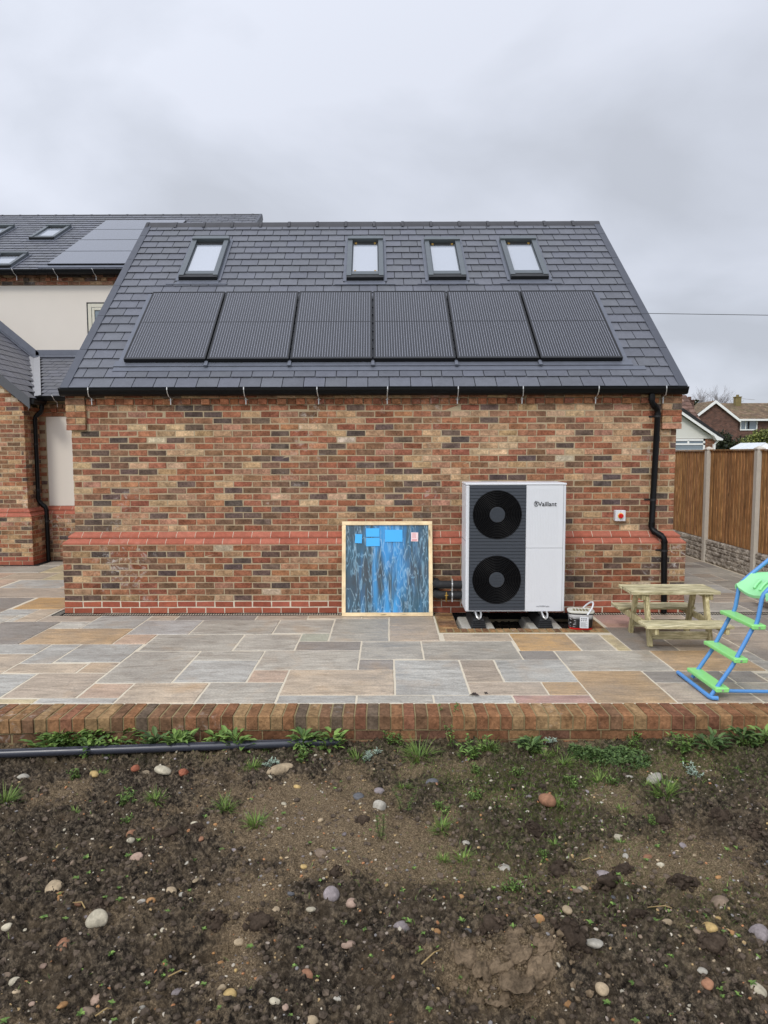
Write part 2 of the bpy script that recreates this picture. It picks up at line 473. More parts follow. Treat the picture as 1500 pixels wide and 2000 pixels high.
SL = "-3.20,-2.60,-0.85,-0.23,b;-3.84,-3.20,-0.53,-0.23,n;-3.54,-3.20,-0.85,-0.53,l;-3.54,-2.60,-1.49,-0.85,t;-4.20,-3.54,-1.49,-0.53,d;-2.60,-2.26,-1.49,-1.11,p;-2.60,-1.94,-1.11,-0.47,s;-2.60,-2.28,-0.47,-0.23,n;-2.26,-1.34,-1.75,-1.11,g;-2.28,-1.64,-2.71,-1.75,g;-2.90,-2.28,-2.11,-1.49,b;-3.20,-2.90,-2.15,-1.49,b;-4.12,-3.20,-1.83,-1.49,b;-3.62,-3.20,-2.45,-1.83,o;-3.20,-2.56,-2.43,-2.15,o;-2.56,-2.28,-2.43,-2.11,o;-2.88,-2.28,-3.07,-2.43,n;-3.34,-2.88,-3.09,-2.45,b;-2.28,-1.94,-3.07,-2.71,p;-3.14,-2.56,-3.19,-3.09,y;-2.56,-1.94,-3.19,-3.07,b;-1.94,-1.32,-3.19,-2.71,o;-4.50,-4.10,-0.19,0.13,b;-4.10,-3.84,-0.53,0.13,o;-4.50,-4.20,-0.77,-0.19,l;-4.46,-3.84,0.13,0.83,G;-4.98,-4.50,-0.17,0.83,d;-5.38,-4.14,0.83,1.51,n;-5.36,-4.50,1.51,2.15,b;-5.78,-5.40,1.45,2.17,p;-5.76,-5.08,2.17,2.81,o;-5.08,-4.72,2.15,2.81,y;-6.26,-5.76,2.29,2.81,p;-6.32,-5.42,2.81,3.49,g;-5.42,-4.84,2.81,3.65,y;-5.82,-5.42,3.53,4.03,g;-2.28,-1.36,-0.47,-0.23,d;-1.36,-0.76,-0.47,-0.23,n;-0.76,-0.14,-0.41,-0.23,o;-0.14,0.18,-0.41,-0.23,o;-1.94,-1.06,-1.11,-0.47,g;-1.06,-0.44,-1.07,-0.47,g;-0.44,0.18,-1.39,-0.41,g;-0.74,-0.44,-1.39,-1.07,v;-0.74,-0.10,-1.73,-1.39,d;-1.34,-0.74,-1.73,-1.11,g;-1.64,-1.02,-2.05,-1.75,g;-1.64,-1.02,-2.69,-2.05,b;-1.02,-0.10,-2.35,-1.73,g;-1.02,-0.70,-2.69,-2.35,p;-1.32,-0.70,-3.19,-2.69,g;-0.70,0.22,-3.01,-2.35,o;-0.70,-0.08,-3.19,-3.01,b;-0.08,0.52,-3.19,-3.01,l;-0.10,0.50,-2.03,-1.39,g;-0.10,0.22,-2.35,-2.03,d;0.18,0.70,-0.75,-0.23,n;0.18,0.70,-1.39,-0.75,n;0.74,1.44,-1.39,-1.09,o;0.50,1.42,-2.05,-1.39,g;1.44,2.04,-1.75,-1.09,G;1.42,1.76,-2.05,-1.75,d;0.22,0.82,-3.01,-2.05,b;0.82,1.14,-2.69,-2.05,n;1.14,1.76,-2.69,-2.05,b;0.82,1.44,-3.01,-2.69,n;1.44,1.76,-3.01,-2.69,t;0.52,1.14,-3.19,-3.01,b;1.14,1.76,-3.19,-3.01,r;1.76,2.38,-3.19,-2.39,t;2.38,3.06,-2.71,-2.39,d;2.38,3.04,-3.19,-2.71,n;1.76,2.68,-2.39,-1.75,g;2.68,3.48,-2.39,-1.75,t;3.48,4.04,-2.45,-2.09,g;2.98,3.62,-1.75,-1.07,n;3.62,4.74,-2.09,-1.09,n;2.52,2.98,-1.75,-0.83,d;2.04,2.38,-1.75,-1.11,g;2.56,3.22,-0.83,-0.23,r;3.22,3.60,-0.89,-0.23,n;-9.00,-8.70,-3.19,-2.89,p;-8.70,-8.40,-3.19,-2.59,y;-8.40,-7.56,-3.19,-2.59,b;-7.56,-6.72,-3.19,-2.59,g;-6.72,-5.88,-3.19,-2.59,t;-5.88,-5.58,-3.19,-2.59,b;-5.58,-4.98,-3.19,-2.59,g;-4.98,-4.38,-3.19,-2.29,g;-4.38,-3.54,-3.19,-2.59,t;-3.54,-3.14,-3.19,-3.09,g;3.04,3.34,-3.19,-2.89,n;3.34,4.24,-3.19,-2.59,n;4.24,4.84,-3.19,-2.89,n;4.84,5.44,-3.19,-2.59,g;5.44,5.64,-3.19,-2.59,g;-3.54,-3.34,-3.09,-2.49,g;-9.00,-8.70,-2.89,-2.29,b;3.04,3.34,-2.89,-2.71,g;4.24,4.84,-2.89,-2.29,n;3.06,3.34,-2.71,-2.39,d;-8.70,-8.10,-2.59,-1.69,y;-8.10,-7.50,-2.59,-1.99,t;-7.50,-6.90,-2.59,-1.99,t;-6.90,-6.30,-2.59,-2.29,p;-6.30,-5.40,-2.59,-1.99,y;-5.40,-4.98,-2.59,-2.29,o;-4.38,-3.78,-2.59,-1.99,p;-3.78,-3.54,-2.59,-2.45,y;3.34,3.94,-2.59,-2.45,g;3.94,4.24,-2.59,-2.45,d;4.84,5.64,-2.59,-1.99,n;-3.78,-3.62,-2.45,-1.85,p;4.04,4.24,-2.45,-2.09,d;-9.00,-8.70,-2.29,-1.99,g;-6.90,-6.60,-2.29,-1.69,o;-6.60,-6.30,-2.29,-1.69,p;-5.40,-4.50,-2.29,-1.69,y;-4.50,-4.38,-2.29,-1.69,l;4.24,4.84,-2.29,-2.09,g;3.48,3.62,-2.09,-1.79,g;4.74,4.84,-2.09,-1.79,g;-9.00,-8.70,-1.99,-1.39,t;-8.10,-7.20,-1.99,-1.39,t;-7.20,-6.90,-1.99,-1.39,g;-6.30,-5.70,-1.99,-1.09,y;-5.70,-5.40,-1.99,-1.69,p;-4.38,-3.78,-1.99,-1.83,g;4.84,5.64,-1.99,-1.39,d;-4.38,-4.12,-1.83,-1.49,b;4.74,4.84,-1.79,-1.19,n;2.38,2.52,-1.75,-1.15,y;-8.70,-8.10,-1.69,-0.79,y;-6.90,-6.30,-1.69,-0.79,o;-5.70,-4.86,-1.69,-1.09,g;-4.86,-4.56,-1.69,-1.09,o;-4.56,-4.38,-1.69,-1.09,p;-4.38,-4.20,-1.49,-0.89,b;-9.00,-8.70,-1.39,-0.79,o;-8.10,-7.80,-1.39,-0.79,l;-7.80,-6.90,-1.39,-0.79,o;4.84,5.44,-1.39,-0.49,d;5.44,5.64,-1.39,-0.79,g;4.74,4.84,-1.19,-0.59,d;-6.30,-5.70,-1.09,-0.79,o;-5.70,-5.40,-1.09,-0.49,g;-5.40,-4.56,-1.09,-0.49,y;-4.56,-4.38,-1.09,-0.77,g;3.62,4.22,-1.09,-0.79,n;4.22,4.52,-1.09,-0.79,d;4.52,4.74,-1.09,-0.49,d;2.98,3.28,-1.07,-0.89,g;3.28,3.62,-1.07,-0.89,n;-4.38,-4.20,-0.89,-0.77,p;-9.00,-8.70,-0.79,-0.19,o;-8.70,-8.40,-0.79,-0.49,b;-8.40,-7.80,-0.79,-0.49,p;-7.80,-7.20,-0.79,0.11,p;-7.20,-6.60,-0.79,-0.49,p;-6.60,-5.76,-0.79,-0.19,y;3.60,3.90,-0.79,-0.23,d;3.90,4.20,-0.79,-0.23,g;4.20,4.52,-0.79,-0.23,d;5.44,5.64,-0.79,-0.23,b;4.74,4.84,-0.59,-0.23,g;-4.20,-4.10,-0.53,-0.19,l;-8.70,-7.86,-0.49,0.11,l;-7.20,-6.90,-0.49,-0.19,p;-6.90,-6.60,-0.49,0.11,b;-5.70,-5.10,-0.49,0.11,o;-5.10,-4.80,-0.49,-0.19,g;-4.80,-4.56,-0.49,-0.19,o;4.52,4.74,-0.49,-0.23,d;4.84,5.14,-0.49,-0.23,g;5.14,5.44,-0.49,-0.23,n;-3.84,-3.70,-0.23,0.07,g;-9.00,-8.70,-0.19,0.11,t;-7.20,-6.90,-0.19,0.41,y;-6.60,-5.76,-0.19,0.41,y;-5.10,-4.98,-0.17,0.73,l;3.70,4.54,-0.13,0.47,g;4.54,4.84,-0.13,0.47,d;4.84,5.64,-0.13,0.47,n;-3.84,-3.70,0.07,0.67,p;-9.00,-8.70,0.11,0.41,y;-8.70,-8.40,0.11,0.41,p;-8.40,-7.86,0.11,1.01,o;-7.80,-7.20,0.11,0.41,l;-6.90,-6.60,0.11,0.71,y;-5.76,-5.16,0.11,0.41,o;-9.00,-8.40,0.41,1.31,o;-7.86,-7.26,0.41,1.31,l;-7.26,-6.90,0.41,0.71,l;-6.60,-6.00,0.41,1.01,g;-6.00,-5.40,0.41,1.31,g;-5.40,-5.16,0.41,0.83,l;3.70,4.00,0.47,0.77,n;4.00,4.30,0.47,1.07,n;4.30,4.90,0.47,0.77,n;4.90,5.50,0.47,0.77,g;5.50,5.64,0.47,1.37,n;-3.84,-3.70,0.67,1.57,b;-7.26,-6.66,0.71,1.31,l;-5.10,-4.98,0.73,0.83,p;3.70,4.00,0.77,1.37,n;4.30,4.90,0.77,1.07,n;4.90,5.50,0.77,1.37,d;-4.14,-3.84,0.83,1.13,g;-8.40,-7.86,1.01,1.61,p;-6.60,-6.00,1.01,1.91,y;4.00,4.90,1.07,1.67,b;-4.14,-3.84,1.13,1.73,o;-9.00,-8.70,1.31,1.61,t;-8.70,-8.40,1.31,1.91,l;-7.86,-7.02,1.31,1.91,l;-7.02,-6.72,1.31,1.61,g;-6.72,-6.60,1.31,1.91,l;-6.00,-5.40,1.31,1.45,l;3.70,4.00,1.37,2.27,b;4.90,5.64,1.37,1.97,g;-6.00,-5.78,1.45,2.05,l;-4.50,-4.14,1.51,1.81,p;-3.84,-3.70,1.57,2.17,g;-9.00,-8.70,1.61,1.91,o;-8.40,-7.86,1.61,1.91,b;-7.02,-6.72,1.61,2.21,t;4.00,4.90,1.67,2.27,g;-4.14,-3.84,1.73,2.33,l;-4.50,-4.14,1.81,2.41,g;-9.00,-8.10,1.91,2.51,o;-8.10,-7.50,1.91,2.81,g;-7.50,-7.02,1.91,2.51,o;-6.72,-6.42,1.91,2.21,o;-6.42,-6.00,1.91,2.21,o;4.90,5.20,1.97,2.27,g;5.20,5.50,1.97,2.57,g;5.50,5.64,1.97,2.57,g;-6.00,-5.78,2.05,2.29,g;-4.72,-4.50,2.15,2.75,y;-3.84,-3.70,2.17,2.47,g;-7.02,-6.42,2.21,3.11,y;-6.42,-6.00,2.21,2.29,o;3.70,4.00,2.27,2.87,n;4.00,4.30,2.27,2.57,n;4.30,4.90,2.27,3.17,g;4.90,5.20,2.27,2.57,n;-6.42,-6.26,2.29,2.81,p;-4.14,-3.84,2.33,2.63,o;-4.50,-4.14,2.41,3.01,t;-3.84,-3.70,2.47,3.07,y;-9.00,-8.40,2.51,2.81,l;-8.40,-8.10,2.51,3.11,o;-7.50,-7.20,2.51,3.11,b;-7.20,-7.02,2.51,3.11,y;4.00,4.30,2.57,3.17,g;4.90,5.64,2.57,3.17,g;-4.14,-3.84,2.63,2.93,g;-4.72,-4.50,2.75,3.35,l;-9.00,-8.40,2.81,3.11,g;-8.10,-7.50,2.81,3.49,g;-6.42,-6.32,2.81,3.41,b;-4.84,-4.72,2.81,3.11,l;3.70,4.00,2.87,3.47,d;-4.14,-3.84,2.93,3.23,t;-4.50,-4.20,3.01,3.61,g;-3.84,-3.70,3.07,3.67,g;-9.00,-8.16,3.11,3.49,t;-7.50,-7.20,3.11,3.49,l;-7.20,-6.60,3.11,3.49,t;-6.60,-6.42,3.11,3.49,y;-4.84,-4.72,3.11,3.41,y;4.00,4.84,3.17,3.77,g;4.84,5.44,3.17,3.47,d;5.44,5.64,3.17,3.77,d;-4.14,-3.84,3.23,3.83,p;-4.72,-4.50,3.35,3.95,l;-6.42,-6.32,3.41,3.49,y;-4.84,-4.72,3.41,3.71,b;3.70,4.00,3.47,3.77,n;4.84,5.14,3.47,4.07,d;5.14,5.44,3.47,3.77,g;-4.50,-4.14,3.61,4.03,b;-5.42,-4.84,3.65,4.03,t;-3.84,-3.70,3.67,4.03,b;-4.84,-4.72,3.71,4.01,g;3.70,4.00,3.77,4.37,d;4.00,4.84,3.77,4.37,g;5.14,5.64,3.77,4.07,n;-4.14,-3.84,3.83,4.03,l;-4.72,-4.50,3.95,4.03,g;4.84,5.64,4.07,4.67,n;3.70,4.30,4.37,4.97,d;4.30,4.84,4.37,4.97,d;4.84,5.64,4.67,4.99,g"
STC = {'b': S(168, 168, 164), 'n': S(166, 154, 140), 'l': S(182, 180, 172), 't': S(170, 146, 116), 'd': S(138, 133, 128), 'p': S(182, 160, 142), 's': S(168, 167, 165),
       'g': S(168, 164, 155), 'o': S(178, 164, 146), 'y': S(184, 172, 140), 'G': S(186, 152, 106), 'v': S(166, 168, 154), 'r': S(168, 138, 130)}
mb = MB()
mb.mi = 1
for a in ((-10.9, 0.93, -3.2, 11.0), (2.38, 8.9, -3.2, 11.0), (0.93, 2.38, -3.2, -0.90), (0.93, 2.38, -0.02, 11.0)):   # left open at the heat pump's pit
    mb.add([(a[0], a[2], -0.004), (a[1], a[2], -0.004), (a[1], a[3], -0.004), (a[0], a[3], -0.004)], [(0, 1, 2, 3)])
mb.mi = 0
for s in SL.split(';'):
    x0, x1, y0, y1, c = s.split(',')
    x0, x1, y0, y1 = float(x0)+0.0065, float(x1)-0.0065, float(y0)+0.0065, float(y1)-0.0065
    k = rng.uniform(0.92, 1.08); c = STC[c]
    tn = (c[0]*k*1.02, c[1]*k*0.985, c[2]*k*0.93, rng.random())
    h = rng.uniform(-0.002, 0.002); q = 0.006
    # riven edges: outline with small irregular steps
    ol = []
    def edge(ax, ay, bx, by):
        m = max(2, int(math.hypot(bx-ax, by-ay)/0.09))
        for i in range(m):
            f = i/m
            jx, jy = (rng.uniform(-0.003, 0.003), rng.uniform(-0.003, 0.003)) if i else (0, 0)
            ol.append((ax+(bx-ax)*f+jx, ay+(by-ay)*f+jy))
    edge(x0, y0, x1, y0); edge(x1, y0, x1, y1); edge(x1, y1, x0, y1); edge(x0, y1, x0, y0)
    cx, cy = (x0+x1)/2, (y0+y1)/2; m = len(ol)
    inn = [(x+(q if x < cx else -q)*(1 if abs(x-cx) > (x1-x0)/2-0.02 else 0), y+(q if y < cy else -q)*(1 if abs(y-cy) > (y1-y0)/2-0.02 else 0)) for x, y in ol]
    vs = [(x, y, -0.02) for x, y in ol] + [(x, y, h-0.005) for x, y in ol] + [(x, y, h) for x, y in inn]
    fs = [(i, (i+1) % m, m+(i+1) % m, m+i) for i in range(m)] + [(m+i, m+(i+1) % m, 2*m+(i+1) % m, 2*m+i) for i in range(m)] + [tuple(range(2*m, 3*m))]
    mb.add(vs, fs, tn)
t = NT('sandstone_paving')
c, a = t.attr(); w = t.math('MULTIPLY', a, 53.0)
rot = t.n('ShaderNodeMapping', {'Vector': t.obj(), 'Rotation': (0, 0, 0.35), 'Scale': (1.0, 4.2, 1)}).outputs[0]
band = t.noise(rot, 2.6, 5, 0.62, 1.4, w)
cl = t.noise(t.obj(), 2.0, 4, 0.55, 0.8, w)
fine = t.noise(t.obj(), 55, 5, 0.7)
col = t.mix(1.0, c, t.ramp(band, [(0.34, 0.78), (0.5, 1.0), (0.66, 1.16)]), 'MULTIPLY')
fs_ = t.noise(t.n('ShaderNodeMapping', {'Vector': t.obj(), 'Rotation': (0, 0, 0.2), 'Scale': (2.2, 20, 1)}).outputs[0], 3.2, 5, 0.7, 1.0, w)
col = t.mix(1.0, col, t.ramp(fs_, [(0.36, 0.84), (0.64, 1.13)]), 'MULTIPLY')
col = t.mix(t.ramp(cl, [(0.55, 0.0), (0.75, 0.42)]), col, S(178, 146, 108))
col = t.mix(t.ramp(t.noise(t.obj(), 1.3, 4, 0.6), [(0.46, 0.0), (0.66, 0.5)]), col, S(128, 122, 114))
col = t.mix(t.ramp(t.noise(t.obj(), 7.0, 5, 0.7, 0.5), [(0.54, 0.0), (0.68, 0.35)]), col, S(120, 112, 102))
col = t.mix(1.0, col, t.ramp(fine, [(0.36, 0.82), (0.64, 1.15)]), 'MULTIPLY')
scr = t.noise(t.n('ShaderNodeMapping', {'Vector': t.obj(), 'Rotation': (0, 0, 0.9), 'Scale': (3, 40, 1)}).outputs[0], 5, 2, 0.5, 0.4)
col = t.mix(t.ramp(scr, [(0.70, 0.0), (0.76, 0.22)]), col, S(205, 200, 192))
t.bump(t.math('ADD', band, t.math('MULTIPLY', fine, 0.25)), 0.35, 0.012)
MT['paving'] = t.fin(col, t.ramp(band, [(0.36, 0.38), (0.64, 0.72)]), spec=0.4)
MT['grout'] = plain('pale_grout', S(202, 192, 172), 0.95, 0, 0.1, 20, 0.2, 0.1)
pt = mb.build('patio', [MT['paving'], MT['grout']])
tag(pt, kind='structure')

# drain channel along the house and on to the right
MT['drainblack'] = plain('black_drain_channel', S(10, 10, 11), 0.8, 0, 0.3, 30, 0, 0.1)
dr = thing('channel_drain', (0, -0.17, 0), 'black slotted channel drain in the paving along the foot of the long brick wall', 'drain')
mb = MB()
for (x0, x1, y0, y1, ax) in ((-3.69, 5.62, -0.23, -0.118, 'x'), (-3.80, -3.69, -0.23, 4.0, 'y')):
    mb.box(x0, x1, y0, y1, -0.05, -0.012)
    if ax == 'x':
        mb.box(x0, x1, y0, y0+0.012, -0.012, 0.001); mb.box(x0, x1, y1-0.012, y1, -0.012, 0.001)
        n = int((x1-x0)/0.03)
        for i in range(n): mb.box(x0+i*0.03, x0+i*0.03+0.012, y0+0.012, y1-0.012, -0.012, -0.001)
    else:
        mb.box(x0, x0+0.012, y0, y1, -0.012, 0.001); mb.box(x1-0.012, x1, y0, y1, -0.012, 0.001)
        n = int((y1-y0)/0.03)
        for i in range(n): mb.box(x0+0.012, x1-0.012, y0+i*0.03, y0+i*0.03+0.012, -0.012, -0.001)
mb.build('drain_grate', MT['drainblack'], dr)

# ================================================================ LOW BRICK EDGE WALL
lw = thing('low_brick_wall', (0, -3.33, -0.3), 'low brown brick edging wall between the stone patio and the bare soil', 'wall')
rng = random.Random(8)
def wall_y(x):
    return -3.46 - 0.006*max(0, -x-0.3)**2*2.2 + 0.004*x*0   # the run bows a little towards the camera at the left
CAP = [S(134, 98, 70), S(128, 90, 65), S(140, 108, 76), S(118, 90, 68), S(150, 122, 88), S(136, 98, 69), S(124, 86, 66)]
mb = MB(); mc = MB(); mm = MB()
x = -7.5
while x < 5.6:
    w = 0.078 + rng.uniform(-0.003, 0.003)
    y = wall_y(x)
    c = rng.choice(CAP + [S(100, 86, 72)]) ; k = rng.uniform(0.85, 1.1)
    skew = rng.uniform(-0.003, 0.003)
    tn = (c[0]*k, c[1]*k, c[2]*k, rng.random())
    h = rng.uniform(-0.003, 0.003); yj = rng.uniform(-0.005, 0.004)
    x0, x1, y0, y1, z0, z1, ch = x, x+w, y+yj, -3.205, -0.105, 0.001+h, 0.006
    vs = [(x0, y1, z0), (x1, y1, z0), (x1, y0+ch, z0), (x0, y0+ch, z0),
          (x0, y0, z0+ch), (x1, y0, z0+ch), (x1+skew, y0, z1-ch), (x0+skew, y0, z1-ch),
          (x0+ch*.6, y0+ch, z1), (x1-ch*.6, y0+ch, z1), (x1-ch*.6, y1, z1), (x0+ch*.6, y1, z1), (x0, y0+ch, z1-ch), (x1, y0+ch, z1-ch), (x1, y1, z1-ch), (x0, y1, z1-ch)]
    mc.add(vs, [(3,2,5,4),(4,5,6,7),(7,6,9,8),(8,9,10,11),(0,3,12,15),(3,4,7,12),(12,7,8),(12,8,11,15),(1,14,13,2),(2,13,6,5),(13,9,6),(13,14,10,9),(0,15,11,10,14,1)], tn)
    x += w + 0.0105
x = -7.5
while x < 5.6:
    for k in (0, 1, 2):
        xo = x + (0.11 if k % 2 else 0)
        c = rng.choice(CAP[:4] + [S(110, 80, 64)]); q = rng.uniform(0.75, 1.0)
        tn = (c[0]*q, c[1]*q, c[2]*q, rng.random())
        ya, yb = wall_y(xo), wall_y(xo+0.215)
        U = Vector((0.215, yb-ya, 0)).normalized()
        brick(mb, (xo, ya+0.012, 0), U, (U.y, -U.x, 0), 0, 0.215, -0.115-0.075*(k+1)+0.01, -0.115-0.075*k, 0.0, tn, rng=rng)
    mm.hexa([(x, wall_y(x)+0.018, -0.45), (x+0.225, wall_y(x+0.225)+0.018, -0.45), (x+0.225, -3.2, -0.45), (x, -3.2, -0.45), (x, wall_y(x)+0.018, -0.112), (x+0.225, wall_y(x+0.225)+0.018, -0.112), (x+0.225, -3.2, -0.112), (x, -3.2, -0.112)])
    mm.hexa([(x, wall_y(x)+0.007, -0.111), (x+0.225, wall_y(x+0.225)+0.007, -0.111), (x+0.225, -3.2, -0.111), (x, -3.2, -0.111),
             (x, wall_y(x)+0.007, -0.005), (x+0.225, wall_y(x+0.225)+0.007, -0.005), (x+0.225, -3.2, -0.005), (x, -3.2, -0.005)])
    x += 0.225
MT['capmortar'] = plain('dirty_mortar', S(138, 124, 92), 0.95, 0, 0.25, 12, 0.3, 0.1)
mb.build('brick_face', MT['brick'], lw)
mc.build('brick_coping', MT['brick'], lw)
mm.build('mortar_core', MT['capmortar'], lw)
# ================================================================ THE LONG BRICK HOUSE (annex)
HW = 3.577
c40, s40 = math.cos(R(40)), math.sin(R(40))
def RP(u, v, o=0.0):
    y = -0.1 + v*c40 - o*s40
    return Vector((u - 0.02*(y+0.1), y, 2.65 + v*s40 + o*c40))
def rbox(mb, u0, u1, v0, v1, o0, o1, tone=None, F=RP):
    mb.hexa([F(u0, v0, o0), F(u1, v0, o0), F(u1, v1, o0), F(u0, v1, o0), F(u0, v0, o1), F(u1, v0, o1), F(u1, v1, o1), F(u0, v1, o1)], tone)
house = thing('brick_house', (0, 0, 0), 'long brick house with six striped solar panels and four roof windows on its slate roof', 'house')
rng = random.Random(21)
mb = MB()
# mortar body behind the bricks
mb.mi = 1
mb.box(-HW-0.109, HW+0.109, -0.109, 0.1, -0.15, 0.826)
mb.box(-HW-0.046, HW+0.046, -0.046, 0.1, 0.826, 0.897); mb.box(-HW+0.003, HW-0.003, 0.003, 0.1, 0.897, 2.66)
mb.mi = 2
mb.prism([(-HW, 0.1, -0.15), (-HW, 6.2, -0.15), (-HW, 6.2, 3.10), (-HW, 3.42, 5.50), (-HW, 0.1, 2.74)], (0, 0, 0), (2*HW, 0, 0))
mb.box(-HW-0.104, -HW, 0.1, 6.2, -0.15, 0.90); mb.box(HW, HW+0.104, 0.1, 6.2, -0.15, 0.90)
mb.mi = 0
L0 = 2*HW+0.224
DAMP = [(c[0]*0.86, c[1]*0.84, c[2]*0.82) for c in PALC]
courses(mb, (-HW-0.112, -0.112, 0), (1, 0, 0), (0, -1, 0), L0, 0.15, 9, rng, 0, pal=DAMP)
L1 = 2*HW
O1 = (-HW, 0, 0)
courses(mb, O1, (1, 0, 0), (0, -1, 0), L1, 0.975, 16, rng, 0)
courses(mb, O1, (1, 0, 0), (0, -1, 0), L1, 2.175, 4, rng, 0, skip=lambda u, z: u < 0.16 or u > L1-0.16)
for k in range(6):          # kneeler corbels at both corners
    za = 2.175 + 0.075*k
    for s in (0, 1):
        xa = -HW-0.043 if s == 0 else HW+0.043-0.228
        if k % 2 == 0: brick(mb, (xa, 0, 0), (1, 0, 0), (0, -1, 0), 0, 0.228, za, za+0.065, 0.042, bricktone(rng), rng=rng, back=0.05)
        else:
            brick(mb, (xa, 0, 0), (1, 0, 0), (0, -1, 0), 0, 0.108, za, za+0.065, 0.042, bricktone(rng), rng=rng, back=0.05)
            brick(mb, (xa, 0, 0), (1, 0, 0), (0, -1, 0), 0.119, 0.228, za, za+0.065, 0.042, bricktone(rng), rng=rng, back=0.05)
DENT = [S(160, 104, 74), S(168, 116, 84), S(150, 96, 70), S(140, 92, 70)]
u = 0.20
while u < L1-0.22:          # dentil course and the course above it
    brick(mb, O1, (1, 0, 0), (0, -1, 0), u, u+0.102, 2.475, 2.54, 0.036, bricktone(rng, DENT), rng=rng, back=0.05)
    brick(mb, O1, (1, 0, 0), (0, -1, 0), u+0.1125, u+0.215, 2.475, 2.54, 0.006, bricktone(rng, DENT), rng=rng)
    brick(mb, O1, (1, 0, 0), (0, -1, 0), u, u+0.215, 2.55, 2.615, 0.036, bricktone(rng), rng=rng, back=0.05)
    u += 0.225
mb.mi = 1
mb.box(-HW+0.2, HW-0.2, -0.028, 0.008, 2.546, 2.64); mb.box(-HW-0.036, -HW+0.178, -0.034, 0.008, 2.176, 2.64); mb.box(HW-0.178, HW+0.036, -0.034, 0.008, 2.176, 2.64)
mb.build('wall', [MT['brick'], MT['mortar'], MT['brickflat']], house)
mb = MB()
courses(mb, (-HW-0.112, -0.112, 0), (1, 0, 0), (0, -1, 0), L0, 0.0, 2, rng, 1, pal=RED, d=0.002, j=0.08)
mb.mi = 1; mb.box(-HW-0.1095, HW+0.1095, -0.1105, -0.1092, -0.01, 0.146)
mb.build('red_base_courses', [MT['redbrick'], MT['grout']], house)
mb = MB()
path = [(-HW, 6.2), (-HW, 0), (HW, 0), (HW, 6.2)]
plinth_course(mb, path, 0.825, 0.112, 0.052, rng)
plinth_course(mb, path, 0.899, 0.062, 0.0, rng)
mb.mi = 1
plinth_course(mb, path, 0.8245, 0.1085, 0.0485, rng, fill=True); plinth_course(mb, path, 0.8985, 0.0585, -0.0035, rng, fill=True)
pl = mb.build('plinth', [MT['redbrick'], MT['grout']], house)

# roof: underlay body, slates, verge trims
mb = MB()
mb.mi = 1
rbox(mb, -3.62, 3.62, 0.0, 4.56, -0.07, 0.0)
back = [RP(-3.62, 4.56, 0), RP(3.62, 4.56, 0)]
mb.hexa([(-3.62, 6.2, 3.14), (3.62, 6.2, 3.14), back[1]-Vector((0, 0, 0.07)), back[0]-Vector((0, 0, 0.07)), (-3.62, 6.2, 3.22), (3.62, 6.2, 3.22), back[1], back[0]])
mb.mi = 0
def slates(mb, F, u0, u1, V, rng, w=0.25, gauge=0.205, base=S(88, 90, 97), clip=None, var=0.10, th=0.007, lift=1.0):
    row = 0; v = 0.0
    while v < V-0.03:
        u = u0 - (w/2 if row % 2 else 0)
        while u < u1:
            a, b = max(u, u0), min(u+w, u1)
            vt = min(v+gauge+0.022, V)
            if clip:
                ok = clip((a+b)/2, v, a, b)
                if ok is None: u += w; continue
                a, b = ok
            if b-a > 0.03:
                k = 1 + rng.uniform(-var, var); h = rng.uniform(-0.0012, 0.0012)
                tn = (base[0]*k, base[1]*k, base[2]*k*rng.uniform(0.97, 1.04), rng.random())
                g = 0.0042; dv = rng.uniform(-0.003, 0.003)
                ob = 0.027*lift + h; ot = 0.012*lift
                mb.hexa([F(a+g, v+dv, ob-th), F(b-g, v+dv, ob-th), F(b-g, vt, ot-th), F(a+g, vt, ot-th),
                         F(a+g, v+dv, ob), F(b-g, v+dv, ob), F(b-g, vt, ot), F(a+g, vt, ot)], tn)
            u += w
        v += gauge; row += 1
slates(mb, RP, -3.56, 3.56, 4.53, rng)
mb.build('roof', [MT['slate'], MT['underlay']], house)
for s in (-1, 1):
    mb = MB()
    v = -0.01
    while v < 4.54:
        e = min(v+0.82, 4.55)
        a, b = (-3.645, -3.545) if s < 0 else (3.545, 3.645)
        rbox(mb, a, b, v, e-0.006, 0.004, 0.032)
        ee = -3.645 if s < 0 else 3.645
        rbox(mb, min(ee, ee-s*0.02), max(ee, ee-s*0.02), v, e-0.006, -0.10, 0.003)
        v = e
    mb.build('verge', MT['verge'], house, bevel=0.003)
mb = MB()
prof = [(-0.13, -0.095), (-0.10, -0.045), (-0.055, 0.002), (-0.018, 0.018), (0.018, 0.018), (0.055, 0.002), (0.10, -0.045), (0.13, -0.095)]
pr = RP(0, 4.56, 0)
x = -3.70
while x < 3.56:
    e = min(x+0.455, 3.585)
    dz = rng.uniform(-0.003, 0.003)
    def pp(k, dx=0): return [(0, pr.y+a*k, pr.z+0.01+dz+(b*k if b > 0 else b)) for a, b in prof]
    mb.prism(pp(1.0), (x+0.003, 0, 0), (e-0.003, 0, 0))
    mb.prism(pp(1.16), (x-0.0, 0, 0.003), (x+0.045, 0, 0.003))
    x = e
mb.build('ridge_tiles', MT['ridge'], house, bevel=0.004)
